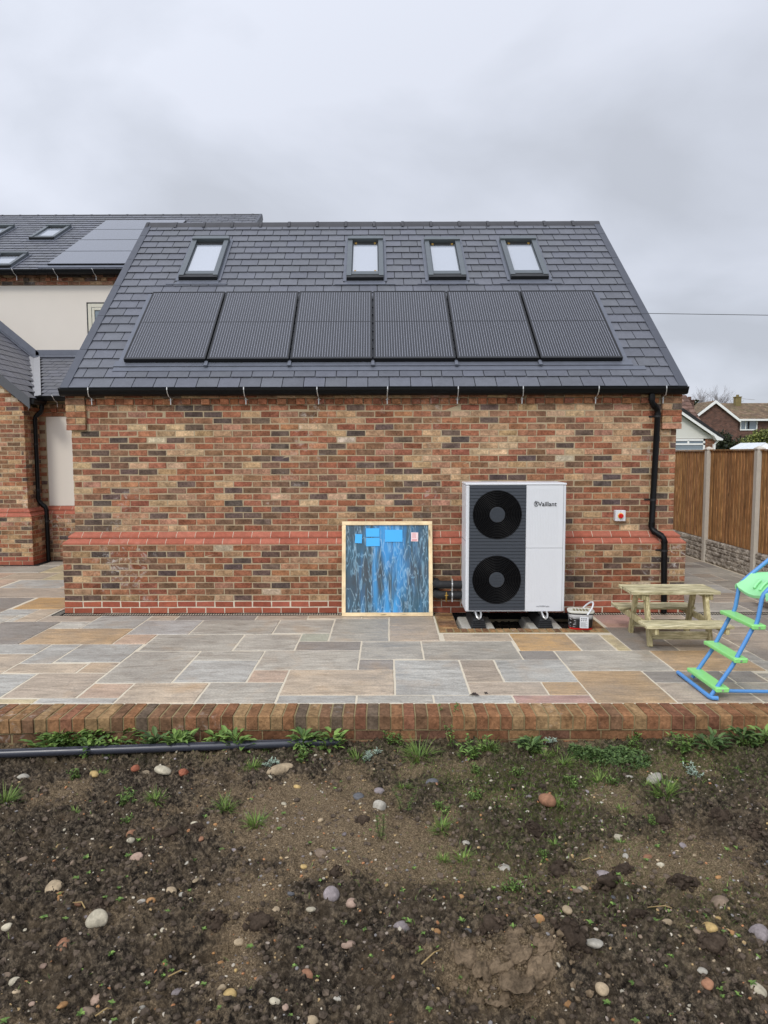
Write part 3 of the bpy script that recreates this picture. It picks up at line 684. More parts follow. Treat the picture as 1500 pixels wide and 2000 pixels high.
# apron under the panels
mb = MB()
for i in range(-3, 3):
    a, b = i*1.005-0.02, i*1.005+1.02
    rbox(mb, (a if i > -3 else a-0.10)+0.006, (b if i < 2 else b+0.10)-0.006, 0.42, 0.53, 0.024, 0.036)
rbox(mb, -3.12, 3.26, 0.335, 0.418, 0.021, 0.026)
for i in range(-2, 3): rbox(mb, i*1.005-0.02, i*1.005+0.02, 0.40, 0.50, 0.036, 0.06)
for s in (-1, 1): rbox(mb, *(sorted((s*3.015, s*3.09))), 0.53, 2.20, 0.021, 0.034)
mb.build('panel_flashing', MT['lead'], house)

# roof windows
def roof_window(F, u0, u1, v0, v1, parent, catches=0, b=0.070):
    mb = MB()
    rbox(mb, u0, u0+b, v0+0.05, v1-0.06, 0.0, 0.088, F=F); rbox(mb, u1-b, u1, v0+0.05, v1-0.06, 0.0, 0.088, F=F)
    rbox(mb, u0+b-0.004, u1-b+0.004, v0+0.125, v0+0.215, 0.0, 0.066, F=F)                    # sash foot
    rbox(mb, u0+b+0.003, u0+b+0.014, v0+0.21, v1-0.15, 0.0, 0.060, F=F); rbox(mb, u1-b-0.014, u1-b-0.003, v0+0.21, v1-0.15, 0.0, 0.060, F=F)
    w = mb.build('window', MT['alu'], parent, bevel=0.004)
    m2 = MB()
    rbox(m2, u0-0.006, u1+0.006, v1-0.085, v1, 0.0, 0.112, F=F)
    rbox(m2, u0+0.02, u1-0.02, v1-0.002, v1+0.04, 0.0, 0.10, F=F)
    m2.build('hood', MT['alu'], w, bevel=0.006)
    m3 = MB()
    rbox(m3, u0+0.004, u1-0.004, v0, v0+0.05, 0.0, 0.080, F=F); rbox(m3, u0+b, u1-b, v0+0.05, v0+0.125, 0.0, 0.06, F=F)
    rbox(m3, u0+b, u1-b, v1-0.17, v1-0.08, 0.0, 0.052, F=F)
    rbox(m3, u0+b-0.002, u1-b+0.002, v0+0.2, v1-0.14, 0.0, 0.040, F=F)
    m3.build('seal', MT['aludark'], w)
    m4 = MB()
    rbox(m4, u0+b+0.016, u1-b-0.016, v0+0.216, v1-0.165, 0.040, 0.046, F=F)
    m4.build('pane', MT['skyglass'], w)
    m5 = MB()
    rbox(m5, u0-0.02, u1+0.02, v0-0.10, v0, 0.021, 0.027, F=F)
    rbox(m5, u0-0.16, u1+0.16, v0-0.115, v0-0.10, 0.022, 0.032, F=F)
    for s, e in ((u0-0.045, u0), (u1, u1+0.045)): rbox(m5, s, e, v0-0.02, v1+0.05, 0.021, 0.034, F=F)
    m5.build('flashing', MT['lead'], w)
    if catches:
        for uu in (u0+b+0.05, u1-b-0.05):
            m6 = MB(); rbox(m6, uu-0.016, uu+0.016, v1-0.168, v1-0.13, 0.052, 0.066, F=F); m6.build('catch', MT['brass'], w)
            if catches > 1: m6 = MB(); rbox(m6, uu-0.014, uu+0.014, v0+0.232, v0+0.262, 0.046, 0.056, F=F); m6.build('catch', MT['brass'], w)
    return w
for (u0, u1, v0, v1, k) in ((-2.755, -2.20, 2.61, 3.88, 0), (-0.37, 0.16, 2.58, 3.86, 2), (0.795, 1.33, 2.585, 3.82, 1), (1.955, 2.495, 2.595, 3.84, 1)):
    roof_window(RP, u0, u1, v0, v1, house, k)

# gutter, fascia, straps, downpipe
mb = MB()
gp = [(-0.055, 2.652), (-0.055, 2.585), (-0.075, 2.570), (-0.125, 2.570), (-0.150, 2.585), (-0.160, 2.615), (-0.172, 2.630), (-0.174, 2.655), (-0.168, 2.655), (-0.166, 2.634), (-0.154, 2.618), (-0.145, 2.590), (-0.123, 2.577), (-0.078, 2.577), (-0.062, 2.588), (-0.062, 2.652)]
mb.prism([(0, a, b) for a, b in gp], (-3.635, 0, 0), (3.635, 0, 0))
for x in (-3.64, 3.63): mb.prism([(0, a, b) for a, b in gp[:8]], (x, 0, 0.001), (x+0.012, 0, 0.001))
for x in (-1.75, 0.9, 2.9): mb.prism([(0, a*1.03+0.002, b-0.002) for a, b in gp[:8]], (x, 0, 0), (x+0.05, 0, 0))
mb.box(-3.62, 3.62, -0.052, -0.036, 2.618, 2.69)
mb.build('gutter', MT['blackplastic'], house)
for x in (-3.291, -2.378, -1.491, -0.645, 0.17, 0.984, 1.732, 2.604, 3.38):
    mb = MB()
    w = 0.011; j = rng.uniform(-0.015, 0.02)
    pts = [(x, -0.150, 2.665), (x, -0.178, 2.662), (x, -0.181, 2.632), (x+j*.3, -0.170, 2.600), (x+j, -0.130, 2.560), (x+j, -0.058, 2.545), (x+j, -0.056, 2.47)]
    for a, b in zip(pts, pts[1:]):
        a, b = Vector(a), Vector(b); n = (b-a).cross(Vector((1, 0, 0))).normalized()*0.002
        mb.hexa([a+Vector((-w/2, 0, 0))-n, a+Vector((w/2, 0, 0))-n, b+Vector((w/2, 0, 0))-n, b+Vector((-w/2, 0, 0))-n, a+Vector((-w/2, 0, 0))+n, a+Vector((w/2, 0, 0))+n, b+Vector((w/2, 0, 0))+n, b+Vector((-w/2, 0, 0))+n])
    mb.tube([(x+j-0.022, -0.060, 2.525), (x+j+0.026, -0.060, 2.527)], 0.0035, 6)
    mb.build('gutter_strap', MT['silver'], house)
def downpipe(parent, pts, r, clips, arm=-1):
    mb = MB()
    P = [Vector(p) for p in pts]
    out = [P[0]]
    for a, b, c in zip(P, P[1:], P[2:]):
        d1 = (a-b).normalized(); d2 = (c-b).normalized()
        out += [b+d1*0.03, b+d1*0.012+d2*0.012, b+d2*0.03]
    out.append(P[-1])
    mb.tube(out, r, 18)
    for a, b, c in zip(P, P[1:], P[2:]):     # sockets of the bends
        d1 = (a-b).normalized(); d2 = (c-b).normalized()
        mb.tube([b+d1*0.035, b+d1*0.09], r*1.13, 18); mb.tube([b+d2*0.035, b+d2*0.06], r*1.13, 18)
    dp = mb.build('downpipe', MT['blackplastic'], parent, smooth=True)
    for (x, y, z, wy) in clips:
        m = MB()
        m.tube([(x, y, z-0.012), (x, y, z+0.012)], r*1.12, 16)
        m.box(x-0.012, x+0.012, y, wy, z-0.010, z+0.010)
        m.box(min(x, x+arm*0.085), max(x, x+arm*0.085), wy-0.010, wy, z-0.009, z+0.009)
        m.build('pipe_clip', MT['matblack'], dp)
    return dp
downpipe(house, [(3.235, -0.115, 2.575), (3.235, -0.115, 2.47), (3.333, -0.055, 2.395), (3.296, -0.055, 0.985), (3.410, -0.165, 0.90), (3.43, -0.165, 0.01)], 0.034,
         [(3.331, -0.055, 2.32, 0.0), (3.305, -0.055, 1.34, 0.0), (3.414, -0.165, 0.75, -0.112)])

# ================================================================ SOLAR PANELS on the brick house
plabel = ['leftmost of the six striped solar panels on the long slate roof', 'second striped solar panel from the left on the long slate roof', 'striped solar panel just left of the middle of the row on the long roof',
          'striped solar panel just right of the middle of the row, below the third roof window', 'fifth striped solar panel from the left, second from the right-hand roof edge', 'rightmost of the six striped solar panels, next to the right-hand roof edge']
pbase = RP(0, 0.49, 0.03)
def make_panel():
    o = RP(0, 0.49, 0.03)
    t = thing('solar_panel', o, 'x', 'solar panel', 'six solar panels in a row on the long slate roof')
    W, V0, V1 = 0.4925, 0.49, 2.155
    mb = MB(); fr = 0.013
    rbox(mb, -W, -W+fr, V0, V1, 0.045, 0.092); rbox(mb, W-fr, W, V0, V1, 0.045, 0.092)
    rbox(mb, -W+fr, W-fr, V0, V0+fr*1.6, 0.045, 0.092); rbox(mb, -W+fr, W-fr, V1-fr, V1, 0.045, 0.092)
    rbox(mb, -W+0.03, W-0.03, V0+0.02, V1-0.02, 0.022, 0.05)
    mb.build('frame', MT['pvframe'], t)
    mb = MB(); rbox(mb, -W+fr, W-fr, V0+fr*1.6, V1-fr, 0.07, 0.088)
    mb.build('glass', MT['pv'], t)
    mb = MB()
    mid = (V0+V1)/2 + 0.03
    for i in range(30):
        u = -W+0.035 + (2*W-0.07)*i/29
        for a, b in ((V0+0.04, mid-0.008), (mid+0.008, V1-0.035)):
            rbox(mb, u-0.0017, u+0.0017, a, b, 0.0885, 0.0905)
    mb.build('busbars', MT['busbar'], t)
    mb = MB(); rbox(mb, -W+fr, W-fr, mid-0.004, mid+0.004, 0.0882, 0.0888)
    mb.build('cell_gap', MT['pvframe'], t)
    return t
proto = make_panel()
for i in range(6):
    o = proto if i == 0 else copy_tree(proto)
    o.location = pbase + Vector((-2.5125+1.005*i, 0, 0)); o['label'] = plabel[i]
# ================================================================ RENDERED HOUSE behind, with its brick wing and lean-to
rh = thing('rendered_house', (-6.5, 6.3, 0), 'taller cream rendered house with a brick gabled wing, behind the long house at the left', 'house')
rng = random.Random(33)
c30, s30 = math.cos(R(30)), math.sin(R(30))
def MP(u, v, o=0.0): return Vector((u, 6.1 + v*c30 - o*s30, 5.524 + v*s30 + o*c30))
mb = MB()
mb.box(-14, -3.3, 6.3, 14.3, -0.2, 5.288)
mb.build('render_wall', MT['render'], rh)
mb = MB(); mb.mi = 1
mb.box(-14, -3.3, 6.285, 14.3, 5.29, 5.56)
mb.prism([(-3.3, 6.3, 5.55), (-3.3, 14.3, 5.55), (-3.3, 10.1, 7.65)], (-0.2, 0, 0), (0, 0, 0))
mb.mi = 0
u = -11.0
while u < -3.4:
    brick(mb, (u, 6.277, 0), (1, 0, 0), (0, -1, 0), 0, 0.215, 5.295, 5.36, 0.0, bricktone(rng), rng=rng)
    brick(mb, (u, 6.277, 0), (1, 0, 0), (0, -1, 0), 0, 0.1025, 5.37, 5.435, 0.03, bricktone(rng), rng=rng)
    brick(mb, (u, 6.277, 0), (1, 0, 0), (0, -1, 0), 0.1125, 0.215, 5.37, 5.435, 0.0, bricktone(rng), rng=rng)
    brick(mb, (u, 6.277, 0), (1, 0, 0), (0, -1, 0), 0.05, 0.265, 5.445, 5.51, 0.03, bricktone(rng, PALC[-40:]), rng=rng)
    u += 0.225
mb.build('brick_eaves_band', [MT['brick'], MT['mortar']], rh)
mb = MB(); mb.mi = 1
rbox(mb, -14, -3.03, 0, 4.80, -0.08, 0.0, F=MP)
pk = MP(0, 4.80, 0)
mb.hexa([(-14, 14.6, 5.45), (-3.03, 14.6, 5.45), (-3.03, pk.y, pk.z-0.08), (-14, pk.y, pk.z-0.08), (-14, 14.6, 5.53), (-3.03, 14.6, 5.53), (-3.03, pk.y, pk.z), (-14, pk.y, pk.z)])
mb.mi = 0
slates(mb, MP, -11.0, -3.06, 4.78, rng, base=S(94, 96, 103))
mb.build('roof', [MT['slate'], MT['underlay']], rh)
mb = MB(); x = -11.0
while x < -3.05:
    e = min(x+0.455, -3.0)
    q = [(0, pk.y+a, pk.z+0.005+b) for a, b in prof]
    mb.prism(q, (x+0.003, 0, 0), (e-0.003, 0, 0)); mb.prism([(0, pk.y+a*1.12, pk.z+0.005+(b*1.15 if b > 0 else b)) for a, b in prof], (x, 0, 0.003), (x+0.045, 0, 0.003))
    x = e
mb.build('ridge_tiles', MT['ridge'], rh)
mb = MB(); rbox(mb, -3.06, -3.0, -0.05, 4.8, -0.15, 0.03, F=MP); mb.build('verge', MT['verge'], rh)
mb = MB()
mb.prism([(0, a+6.16, b+2.885) for a, b in gp[:8]], (-11, 0, 0), (-3.1, 0, 0))
mb.build('gutter', MT['blackplastic'], rh)
def strap(x, y, z, parent):
    m = MB()
    m.tube([(x-0.02, y-0.178, z+0.012), (x, y-0.181, z-0.02), (x+0.01, y-0.15, z-0.07), (x+0.015, y-0.05, z-0.11), (x+0.015, y-0.045, z-0.19)], 0.006, 6)
    m.build('gutter_strap', MT['silver'], parent)
for x in (-7.25, -6.43, -5.66): strap(x, 6.16, 5.54, rh)
for (u0, u1, v0, v1) in ((-7.93, -7.36, 2.33, 3.45), (-8.0, -7.40, 0.13, 1.06), (-9.30, -8.72, 2.50, 3.47)):
    roof_window(MP, u0, u1, v0, v1, rh)
# first floor window in the render
mb = MB()
for a in ((-5.90, -5.83, 4.10, 4.92), (-5.83, -4.9, 4.85, 4.92), (-4.9, -4.83, 4.10, 4.92), (-5.83, -4.9, 4.10, 4.17), (-5.40, -5.35, 4.17, 4.85)): mb.box(a[0], a[1], 6.272, 6.305, a[2], a[3])
for a in ((-5.815, -5.765, 4.18, 4.84), (-5.765, -5.42, 4.79, 4.84)): mb.box(a[0], a[1], 6.262, 6.30, a[2], a[3])
wd = mb.build('window', MT['cream'], rh, bevel=0.004)
mb = MB(); mb.box(-5.84, -4.85, 6.285, 6.296, 4.14, 4.88); mb.build('pane', MT['dimglass'], wd)
mb = MB(); mb.box(-5.93, -5.90, 6.285, 6.31, 4.08, 4.95); mb.box(-5.93, -4.8, 6.285, 6.31, 4.92, 4.95); mb.build('frame', MT['aludark'], wd)

# lean-to between the wing and the brick house
def LP(u, v, o=0.0):
    a = math.atan2(0.985, 2.30); return Vector((u, 3.95 + v*math.cos(a) - o*math.sin(a), 2.87 + v*math.sin(a) + o*math.cos(a)))
def WP(u, v, o=0.0):      # wing's right-hand slope: u along +Y from the front verge, v up the slope to the left
    a = R(40); return Vector((-5.86 - v*math.cos(a) + o*math.sin(a), 3.55 + u, 2.83 + v*math.sin(a) + o*math.cos(a)))
VL = 2.50
valx = lambda v: -5.93 - 1.09*v/VL            # valley line on the lean-to: x at slope distance v
mb = MB(); mb.mi = 1
mb.hexa([LP(-7.3, 0, -0.06), LP(-3.62, 0, -0.06), LP(-3.62, VL, -0.06), LP(-7.3, VL, -0.06), LP(-7.3, 0, 0), LP(-3.62, 0, 0), LP(-3.62, VL, 0), LP(-7.3, VL, 0)])
mb.mi = 0
def clipL(m, v, a, b):
    x = valx(v)+0.09
    if b < x+0.02: return None
    return (max(a, x), b)
slates(mb, LP, -7.2, -3.62, VL-0.08, rng, gauge=0.195, lift=0.5, th=0.004, base=S(92, 94, 101), clip=clipL)
valu = lambda v: 0.40 + 2.30*v/1.43           # where the valley meets the wing's slope at slope distance v
def clipW(m, v, a, b):
    x = valu(max(v, 0))-0.07
    if v > 1.36: x = 2.70
    if a > x-0.02: return None
    return (a, min(b, x))
mb.mi = 1
mb.hexa([WP(0, 0, -0.06), WP(2.72, 0, -0.06), WP(2.72, 3.3, -0.06), WP(0, 3.3, -0.06), WP(0, 0, 0), WP(0.3, 0, 0), WP(2.72, 3.3, 0), WP(0, 3.3, 0)])
mb.mi = 0
slates(mb, WP, 0.0, 2.72, 3.3, rng, gauge=0.195, lift=0.55, th=0.004, base=S(92, 93, 101), clip=clipW)
mb.mi = 1
tp = WP(0, 3.3, 0)
mb.hexa([(tp.x, 3.55, tp.z-0.06), (tp.x, 6.27, tp.z-0.06), (2*tp.x+5.86, 6.27, 2.77), (2*tp.x+5.86, 3.55, 2.77), (tp.x, 3.55, tp.z), (tp.x, 6.27, tp.z), (2*tp.x+5.86, 6.27, 2.83), (2*tp.x+5.86, 3.55, 2.83)])
mb.build('lower_roof', [MT['slate'], MT['underlay']], rh)
# valley trough
mb = MB()
for k in range(8):
    v0, v1 = VL*k/8*0.97, VL*(k+1)/8*0.97
    for (da, db, oa, ob) in ((-0.11, 0.0, 0.055, 0.016), (0.0, 0.125, 0.016, 0.040)):
        mb.add([LP(valx(v0)+da, v0, oa), LP(valx(v0)+db, v0, ob), LP(valx(v1)+db, v1, ob), LP(valx(v1)+da, v1, oa)], [(0, 1, 2, 3)])
mb.build('valley', MT['grp'], rh)
# lead flashings against the render
mb = MB()
mb.box(-7.0, -3.6, 6.272, 6.30, 3.84, 4.00)
mb.hexa([LP(-7.0, VL-0.11, 0.022), LP(-3.62, VL-0.11, 0.022), LP(-3.62, VL, 0.022), LP(-7.0, VL, 0.022), LP(-7.0, VL-0.11, 0.034), LP(-3.62, VL-0.11, 0.034), LP(-3.62, VL, 0.034), LP(-7.0, VL, 0.034)])
a, b = WP(2.72, 1.42, 0.02), WP(2.72, 3.3, 0.02)
mb.hexa([(a.x, 6.272, a.z-0.02), (b.x, 6.272, b.z-0.02), (b.x, 6.30, b.z-0.02), (a.x, 6.30, a.z-0.02), (a.x, 6.272, a.z+0.19), (b.x, 6.272, b.z+0.19), (b.x, 6.30, b.z+0.19), (a.x, 6.30, a.z+0.19)])
rbox(mb, 2.60, 2.715, 1.42, 3.3, 0.022, 0.036, F=WP)
mb.build('lead_flashing', MT['lead'], rh)
# wing: brick gable with plinth; return wall; recessed wall with a render panel
WX = -5.985
mb = MB(); mb.mi = 1
mb.prism([(-10.6, 3.675, -0.15), (WX-0.004, 3.675, -0.15), (WX-0.004, 3.675, 2.72), (-8.3, 3.675, 4.75), (-10.6, 3.675, 2.72)], (0, 0, 0), (0, 0.3, 0))
mb.box(-10.6, WX-0.0045, 3.7, 6.3, -0.15, 2.70)
mb.box(-10.6, WX+0.096, 3.584, 4.19, -0.15, 0.826); mb.box(-10.6, WX+0.040, 3.632, 4.19, 0.826, 0.90)
mb.box(WX-0.1, -3.6, 4.205, 6.3, -0.15, 2.85); mb.box(WX-0.1, -3.6, 4.094, 4.3, -0.15, 0.826); mb.box(WX-0.1, -3.6, 4.15, 4.3, 0.826, 0.90)
mb.mi = 0
Lw = 3.0
def gab(u, z):            # skip what lies above the verge
    x = WX-Lw+u
    return z > 2.80 + (WX-0.0-x)*0.84
off = 0.0
courses(mb, (WX-Lw, 3.672, 0), (1, 0, 0), (0, -1, 0), Lw, 0.975, 34, rng, 0, skip=gab)
courses(mb, (WX-Lw+0.1, 3.58, 0), (1, 0, 0), (0, -1, 0), Lw, 0.15, 9, rng, 1)
courses(mb, (WX, 3.672, 0), (0, 1, 0), (1, 0, 0), 0.53, 0.975, 23, rng, 1)
courses(mb, (WX+0.1, 3.58, 0), (0, 1, 0), (1, 0, 0), 0.53, 0.15, 9, rng, 0)
courses(mb, (WX, 4.19, 0), (1, 0, 0), (0, -1, 0), 2.4, 0.975, 21, rng, 0, skip=lambda u, z: u > 0.10)
courses(mb, (WX, 4.19, 0), (1, 0, 0), (0, -1, 0), 2.4, 2.55, 1, rng, 0)
courses(mb, (WX, 4.19, 0), (1, 0, 0), (0, -1, 0), 2.4, 2.70, 1, rng, 0, d=0.03)
u = 0
while u < 2.3:
    brick(mb, (WX, 4.19, 0), (1, 0, 0), (0, -1, 0), u, u+0.1025, 2.625, 2.69, 0.03, bricktone(rng, DENT), rng=rng); brick(mb, (WX, 4.19, 0), (1, 0, 0), (0, -1, 0), u+0.1125, u+0.215, 2.625, 2.69, 0.0, bricktone(rng, DENT), rng=rng); u += 0.225
courses(mb, (WX+0.1, 4.09, 0), (1, 0, 0), (0, -1, 0), 2.3, 0.0, 11, rng, 1)
mb.build('wing_wall', [MT['brick'], MT['mortar']], rh)
mb = MB()
courses(mb, (WX-Lw+0.1, 3.58, 0), (1, 0, 0), (0, -1, 0), Lw, 0.0, 2, rng, 1, pal=RED, d=0.002, j=0.08)
courses(mb, (WX+0.1, 3.58, 0), (0, 1, 0), (1, 0, 0), 0.53, 0.0, 2, rng, 0, pal=RED, j=0.08)
mb.build('red_base_courses', MT['redbrick'], rh)
mb = MB()
pth = [(-9.0, 3.672), (WX, 3.672), (WX, 4.19), (-3.6, 4.19)]
plinth_course(mb, pth, 0.825, 0.1, 0.048, rng); plinth_course(mb, pth, 0.899, 0.058, 0.0, rng)
mb.mi = 1; plinth_course(mb, pth, 0.8245, 0.0965, 0.0445, rng, fill=True); plinth_course(mb, pth, 0.8985, 0.0545, -0.0035, rng, fill=True)
mb.build('plinth', [MT['redbrick'], MT['grout']], rh)
mb = MB(); mb.box(-5.86, -3.6, 4.195, 4.25, 0.972, 2.545); mb.build('render_panel', MT['render'], rh)
# bargeboard, gutters, downpipe of the wing
mb = MB()
a0, a1 = WP(0, -0.05, 0.0), WP(0, 3.3, 0.0)
for y0, y1 in ((3.535, 3.56),):
    mb.hexa([(a0.x+0.01, y0, a0.z-0.15), (a0.x+0.01, y1, a0.z-0.15), (a1.x, y1, a1.z-0.19), (a1.x, y0, a1.z-0.19), (a0.x+0.01, y0, a0.z+0.03), (a0.x+0.01, y1, a0.z+0.03), (a1.x, y1, a1.z+0.03), (a1.x, y0, a1.z+0.03)])
mb.build('bargeboard', MT['barge'], rh)
mb = MB()
mb.prism([(0, a+4.06, b+0.235) for a, b in gp[:8]], (-5.88, 0, 0), (-3.62, 0, 0))
mb.prism([(-5.90-a*0.9, 0, b+0.16) for a, b in gp[:8]], (0, 3.57, 0), (0, 4.02, 0))
mb.build('wing_gutter', MT['blackplastic'], rh)
strap(-5.58, 4.06, 2.89, rh); strap(-5.95, 3.78, 2.82, rh)
downpipe(rh, [(-5.80, 3.93, 2.74), (-5.80, 3.93, 2.63), (-5.925, 3.93, 2.53), (-5.925, 3.93, 1.07), (-5.80, 3.95, 0.95), (-5.80, 3.95, 0.01)], 0.036, [(-5.925, 3.93, 2.06, 4.0), (-5.925, 3.93, 1.27, 4.0), (-5.80, 3.95, 0.72, 4.05)])
mb = MB(); mb.box(-9.0, WX+0.22, 3.46, 3.575, -0.05, 0.0015); mb.box(WX+0.105, WX+0.22, 3.575, 4.09, -0.05, 0.0015); mb.box(WX+0.22, -3.81, 3.985, 4.085, -0.05, 0.0015)
tag(mb.build('wing_channel_drain', MT['matblack'], None), 'black drain channel round the foot of the brick wing at the far left', 'drain')

# big plain solar panels on the rendered house
pl4 = ['top panel of the four smooth grey solar panels stacked on the far roof', 'second panel from the top of the four smooth grey ones on the far roof', 'third panel from the top of the four smooth grey ones on the far roof', 'lowest of the four smooth grey solar panels on the far roof, above its gutter']
base4 = MP(-5.72, 0.27, 0.03)
def far_panel():
    t = thing('solar_panel', base4, 'x', 'solar panel', 'four solar panels on the far roof')
    mb = MB(); rbox(mb, -6.70, -4.74, 0.27, 1.188, 0.03, 0.068, F=MP); mb.build('frame', MT['pvframe'], t)
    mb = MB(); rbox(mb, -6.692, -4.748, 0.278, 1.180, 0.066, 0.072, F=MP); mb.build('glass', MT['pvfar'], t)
    return t
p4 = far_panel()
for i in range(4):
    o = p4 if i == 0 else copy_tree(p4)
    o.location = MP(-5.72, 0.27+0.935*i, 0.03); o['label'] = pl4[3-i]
mb = MB(); rbox(mb, -6.85, -4.6, 0.13, 0.26, 0.022, 0.04, F=MP); mb.build('panel_flashing', MT['lead'], rh)
# ================================================================ HEAT PUMP and what it stands on
rng = random.Random(44)
hp = thing('heat_pump', (1.58, -0.48, 0.02), 'tall white heat pump with two black fan grilles, standing against the brick wall', 'heat pump')
mb = MB(); mb.box(1.025, 2.120, -0.70, -0.26, 0.145, 1.545)
cs = mb.build('casing', MT['white'], hp, bevel=0.012)
mb = MB(); mb.box(1.021, 2.124, -0.706, -0.256, 1.547, 1.570); mb.build('lid', MT['white'], hp, bevel=0.008)
mb = MB()
mb.box(1.0235, 1.0255, -0.69, -0.27, 0.93, 0.934)
mb.build('side_seam', MT['greyink'], hp)
# louvred front
mb = MB()
mb.box(1.061, 1.681, -0.706, -0.699, 0.163, 1.546)
n = 38; dz = (1.546-0.163)/n
for i in range(n):
    z = 0.163+i*dz
    mb.prism([(0, -0.706, z+0.003), (0, -0.7135, z+0.004), (0, -0.7105, z+dz-0.003), (0, -0.706, z+dz-0.002)], (1.0625, 0, 0), (1.6795, 0, 0))
mb.build('louvred_front', MT['anthracite'], hp)
for cz in (1.225, 0.505):
    cx = 1.366
    mb = MB(); mb.lathe([(0.268, -0.709), (0.268, -0.716), (0.262, -0.7165), (0.258, -0.7145), (0.0, -0.7145)], (cx, 0, cz), 'Y', 64)
    fg = mb.build('fan_grille', plain('fan_shade_disc', (0.003, 0.003, 0.004), 1.0, spec=0.0), hp)  # solid black disc stands in for the shaded hollow behind the rings
    mb = MB()
    r = 0.088
    while r < 0.262:
        pts = [(cx+r*math.cos(t), -0.719, cz+r*math.sin(t)) for t in np.linspace(0, 2*math.pi, 73)]
        mb.tube(pts, 0.0048, 6, cap=False); r += 0.0172
    for k in range(16):
        t = 2*math.pi*(k+0.5)/16
        mb.tube([(cx+0.08*math.cos(t), -0.7165, cz+0.08*math.sin(t)), (cx+0.262*math.cos(t), -0.7165, cz+0.262*math.sin(t))], 0.0022, 5)
    mb.build('fan_rings', MT['blackgrille'], fg, smooth=True)
    mb = MB(); mb.lathe([(0.084, -0.7146), (0.084, -0.722), (0.079, -0.7235), (0.0, -0.7235)], (cx, 0, cz), 'Y', 40)
    for k in range(-2, 3):
        h = math.sqrt(0.076**2-(k*0.032)**2); mb.box(cx-h, cx+h, -0.7262, -0.7234, cz+k*0.032-0.0125, cz+k*0.032+0.0125)
    mb.build('fan_hub', MT['anthracite'], fg)
mb = MB()
mb.box(1.684, 2.088, -0.7045, -0.699, 0.857, 1.545); mb.box(1.684, 2.088, -0.7055, -0.699, 0.150, 0.853)
for k in range(19):
    x = 1.712+k*0.0175
    mb.box(x, x+0.006, -0.7062, -0.704, 0.90, 1.51); mb.box(x, x+0.006, -0.7072, -0.705, 0.26, 0.83)
mb.build('front_panel', MT['white'], hp, bevel=0.0008)
mb = MB(); mb.box(1.684, 2.090, -0.7042, -0.699, 0.8535, 0.8565); mb.box(2.0885, 2.0905, -0.7043, -0.699, 0.15, 1.545)
mb.build('panel_joint', MT['greyink'], hp)
text_obj('lettering', 'Vaillant', 0.068, MT['ink'], hp, (1.913, -0.7085, 1.338), (R(90), 0, 0), bold=True)
text_obj('model_lettering', 'aroTHERM plus', 0.022, MT['greyink'], hp, (1.881, -0.7085, 0.206), (R(90), 0, 0))
mb = MB()      # emblem: a hare's head and paws in an egg outline
ex, ez = 1.790, 1.340; ey = -0.7082
mb.tube([(ex+0.021*math.cos(t), ey, ez+0.029*math.sin(t)*(1.0 if math.sin(t) > 0 else 0.9)) for t in np.linspace(0, 2*math.pi, 33)], 0.0024, 5, cap=False)
mb.lathe([(0.0085, ey), (0.0085, ey-0.001)], (ex, 0, ez+0.004), 'Y', 14)
for s in (-1, 1):
    mb.tube([(ex+s*0.004, ey, ez+0.010), (ex+s*0.008, ey, ez+0.022), (ex+s*0.010, ey, ez+0.036)], [0.0032, 0.0036, 0.0012], 6)
    mb.tube([(ex+s*0.003, ey, ez-0.006), (ex+s*0.010, ey, ez-0.017), (ex+s*0.013, ey, ez-0.012)], 0.0026, 6)
mb.build('emblem', MT['ink'], hp)
for x in (1.165, 1.895):
    mb = MB()
    mb.hexa([(x-0.085, -0.80, -0.02), (x+0.085, -0.80, -0.02), (x+0.085, -0.18, -0.02), (x-0.085, -0.18, -0.02), (x-0.055, -0.775, 0.082), (x+0.055, -0.775, 0.082), (x+0.055, -0.20, 0.082), (x-0.055, -0.20, 0.082)])
    for k in range(4): mb.box(x-0.072-0.0, x+0.072, -0.806+k*0.004, -0.77, -0.005+k*0.02, 0.003+k*0.02)
    f = mb.build('rubber_foot', MT['matblack'], hp, bevel=0.006)
    mb = MB()
    mb.box(x-0.020, x+0.020, -0.77, -0.20, 0.084, 0.098)
    for s in (-1, 1): mb.tube([(x+s*0.028, -0.71, 0.146), (x+s*0.028, -0.755, 0.13), (x+s*0.020, -0.785, 0.10), (x+s*0.006, -0.79, 0.088)], 0.011, 8)
    mb.tube([(x, -0.79, 0.080), (x, -0.79, 0.105)], 0.012, 8)
    mb.build('mounting_bracket', MT['silver'], f, smooth=True)
# concrete strips and pit
for x0, x1, y0, lab in ((0.985, 1.345, -0.84, 'left concrete strip under the heat pump, in the pit edged with bricks'), (1.735, 2.085, -0.85, 'right concrete strip under the heat pump, nearer the white bucket')):
    mb = MB(); mb.hexa([(x0-0.03, y0-0.02, -0.16), (x1+0.03, y0-0.02, -0.16), (x1+0.03, -0.13, -0.16), (x0-0.03, -0.13, -0.16), (x0, y0, -0.022), (x1, y0, -0.022), (x1, -0.13, -0.022), (x0, -0.13, -0.022)])
    tag(mb.build('concrete_strip', MT['concrete'], None, bevel=0.012, loc=((x0+x1)/2, -0.5, -0.16)), lab, 'concrete base', 'concrete strips under the heat pump')
mb = MB()
nx, ny = 70, 42
for i in range(nx+1):
    for j in range(ny+1):
        x, y = 0.90+1.52*i/nx, -0.95+0.87*j/ny
        mb.v.append((x, y, -0.115+0.03*math.sin(x*9)*math.sin(y*7+1)+rng.uniform(-0.012, 0.012)+0.05*max(0, 1-abs(x-0.95)/0.12)))
for i in range(nx):
    for j in range(ny):
        a = i*(ny+1)+j; mb.f.append((a, a+ny+1, a+ny+2, a+1)); mb.t.append((1, 1, 1, 0)); mb.m.append(0)
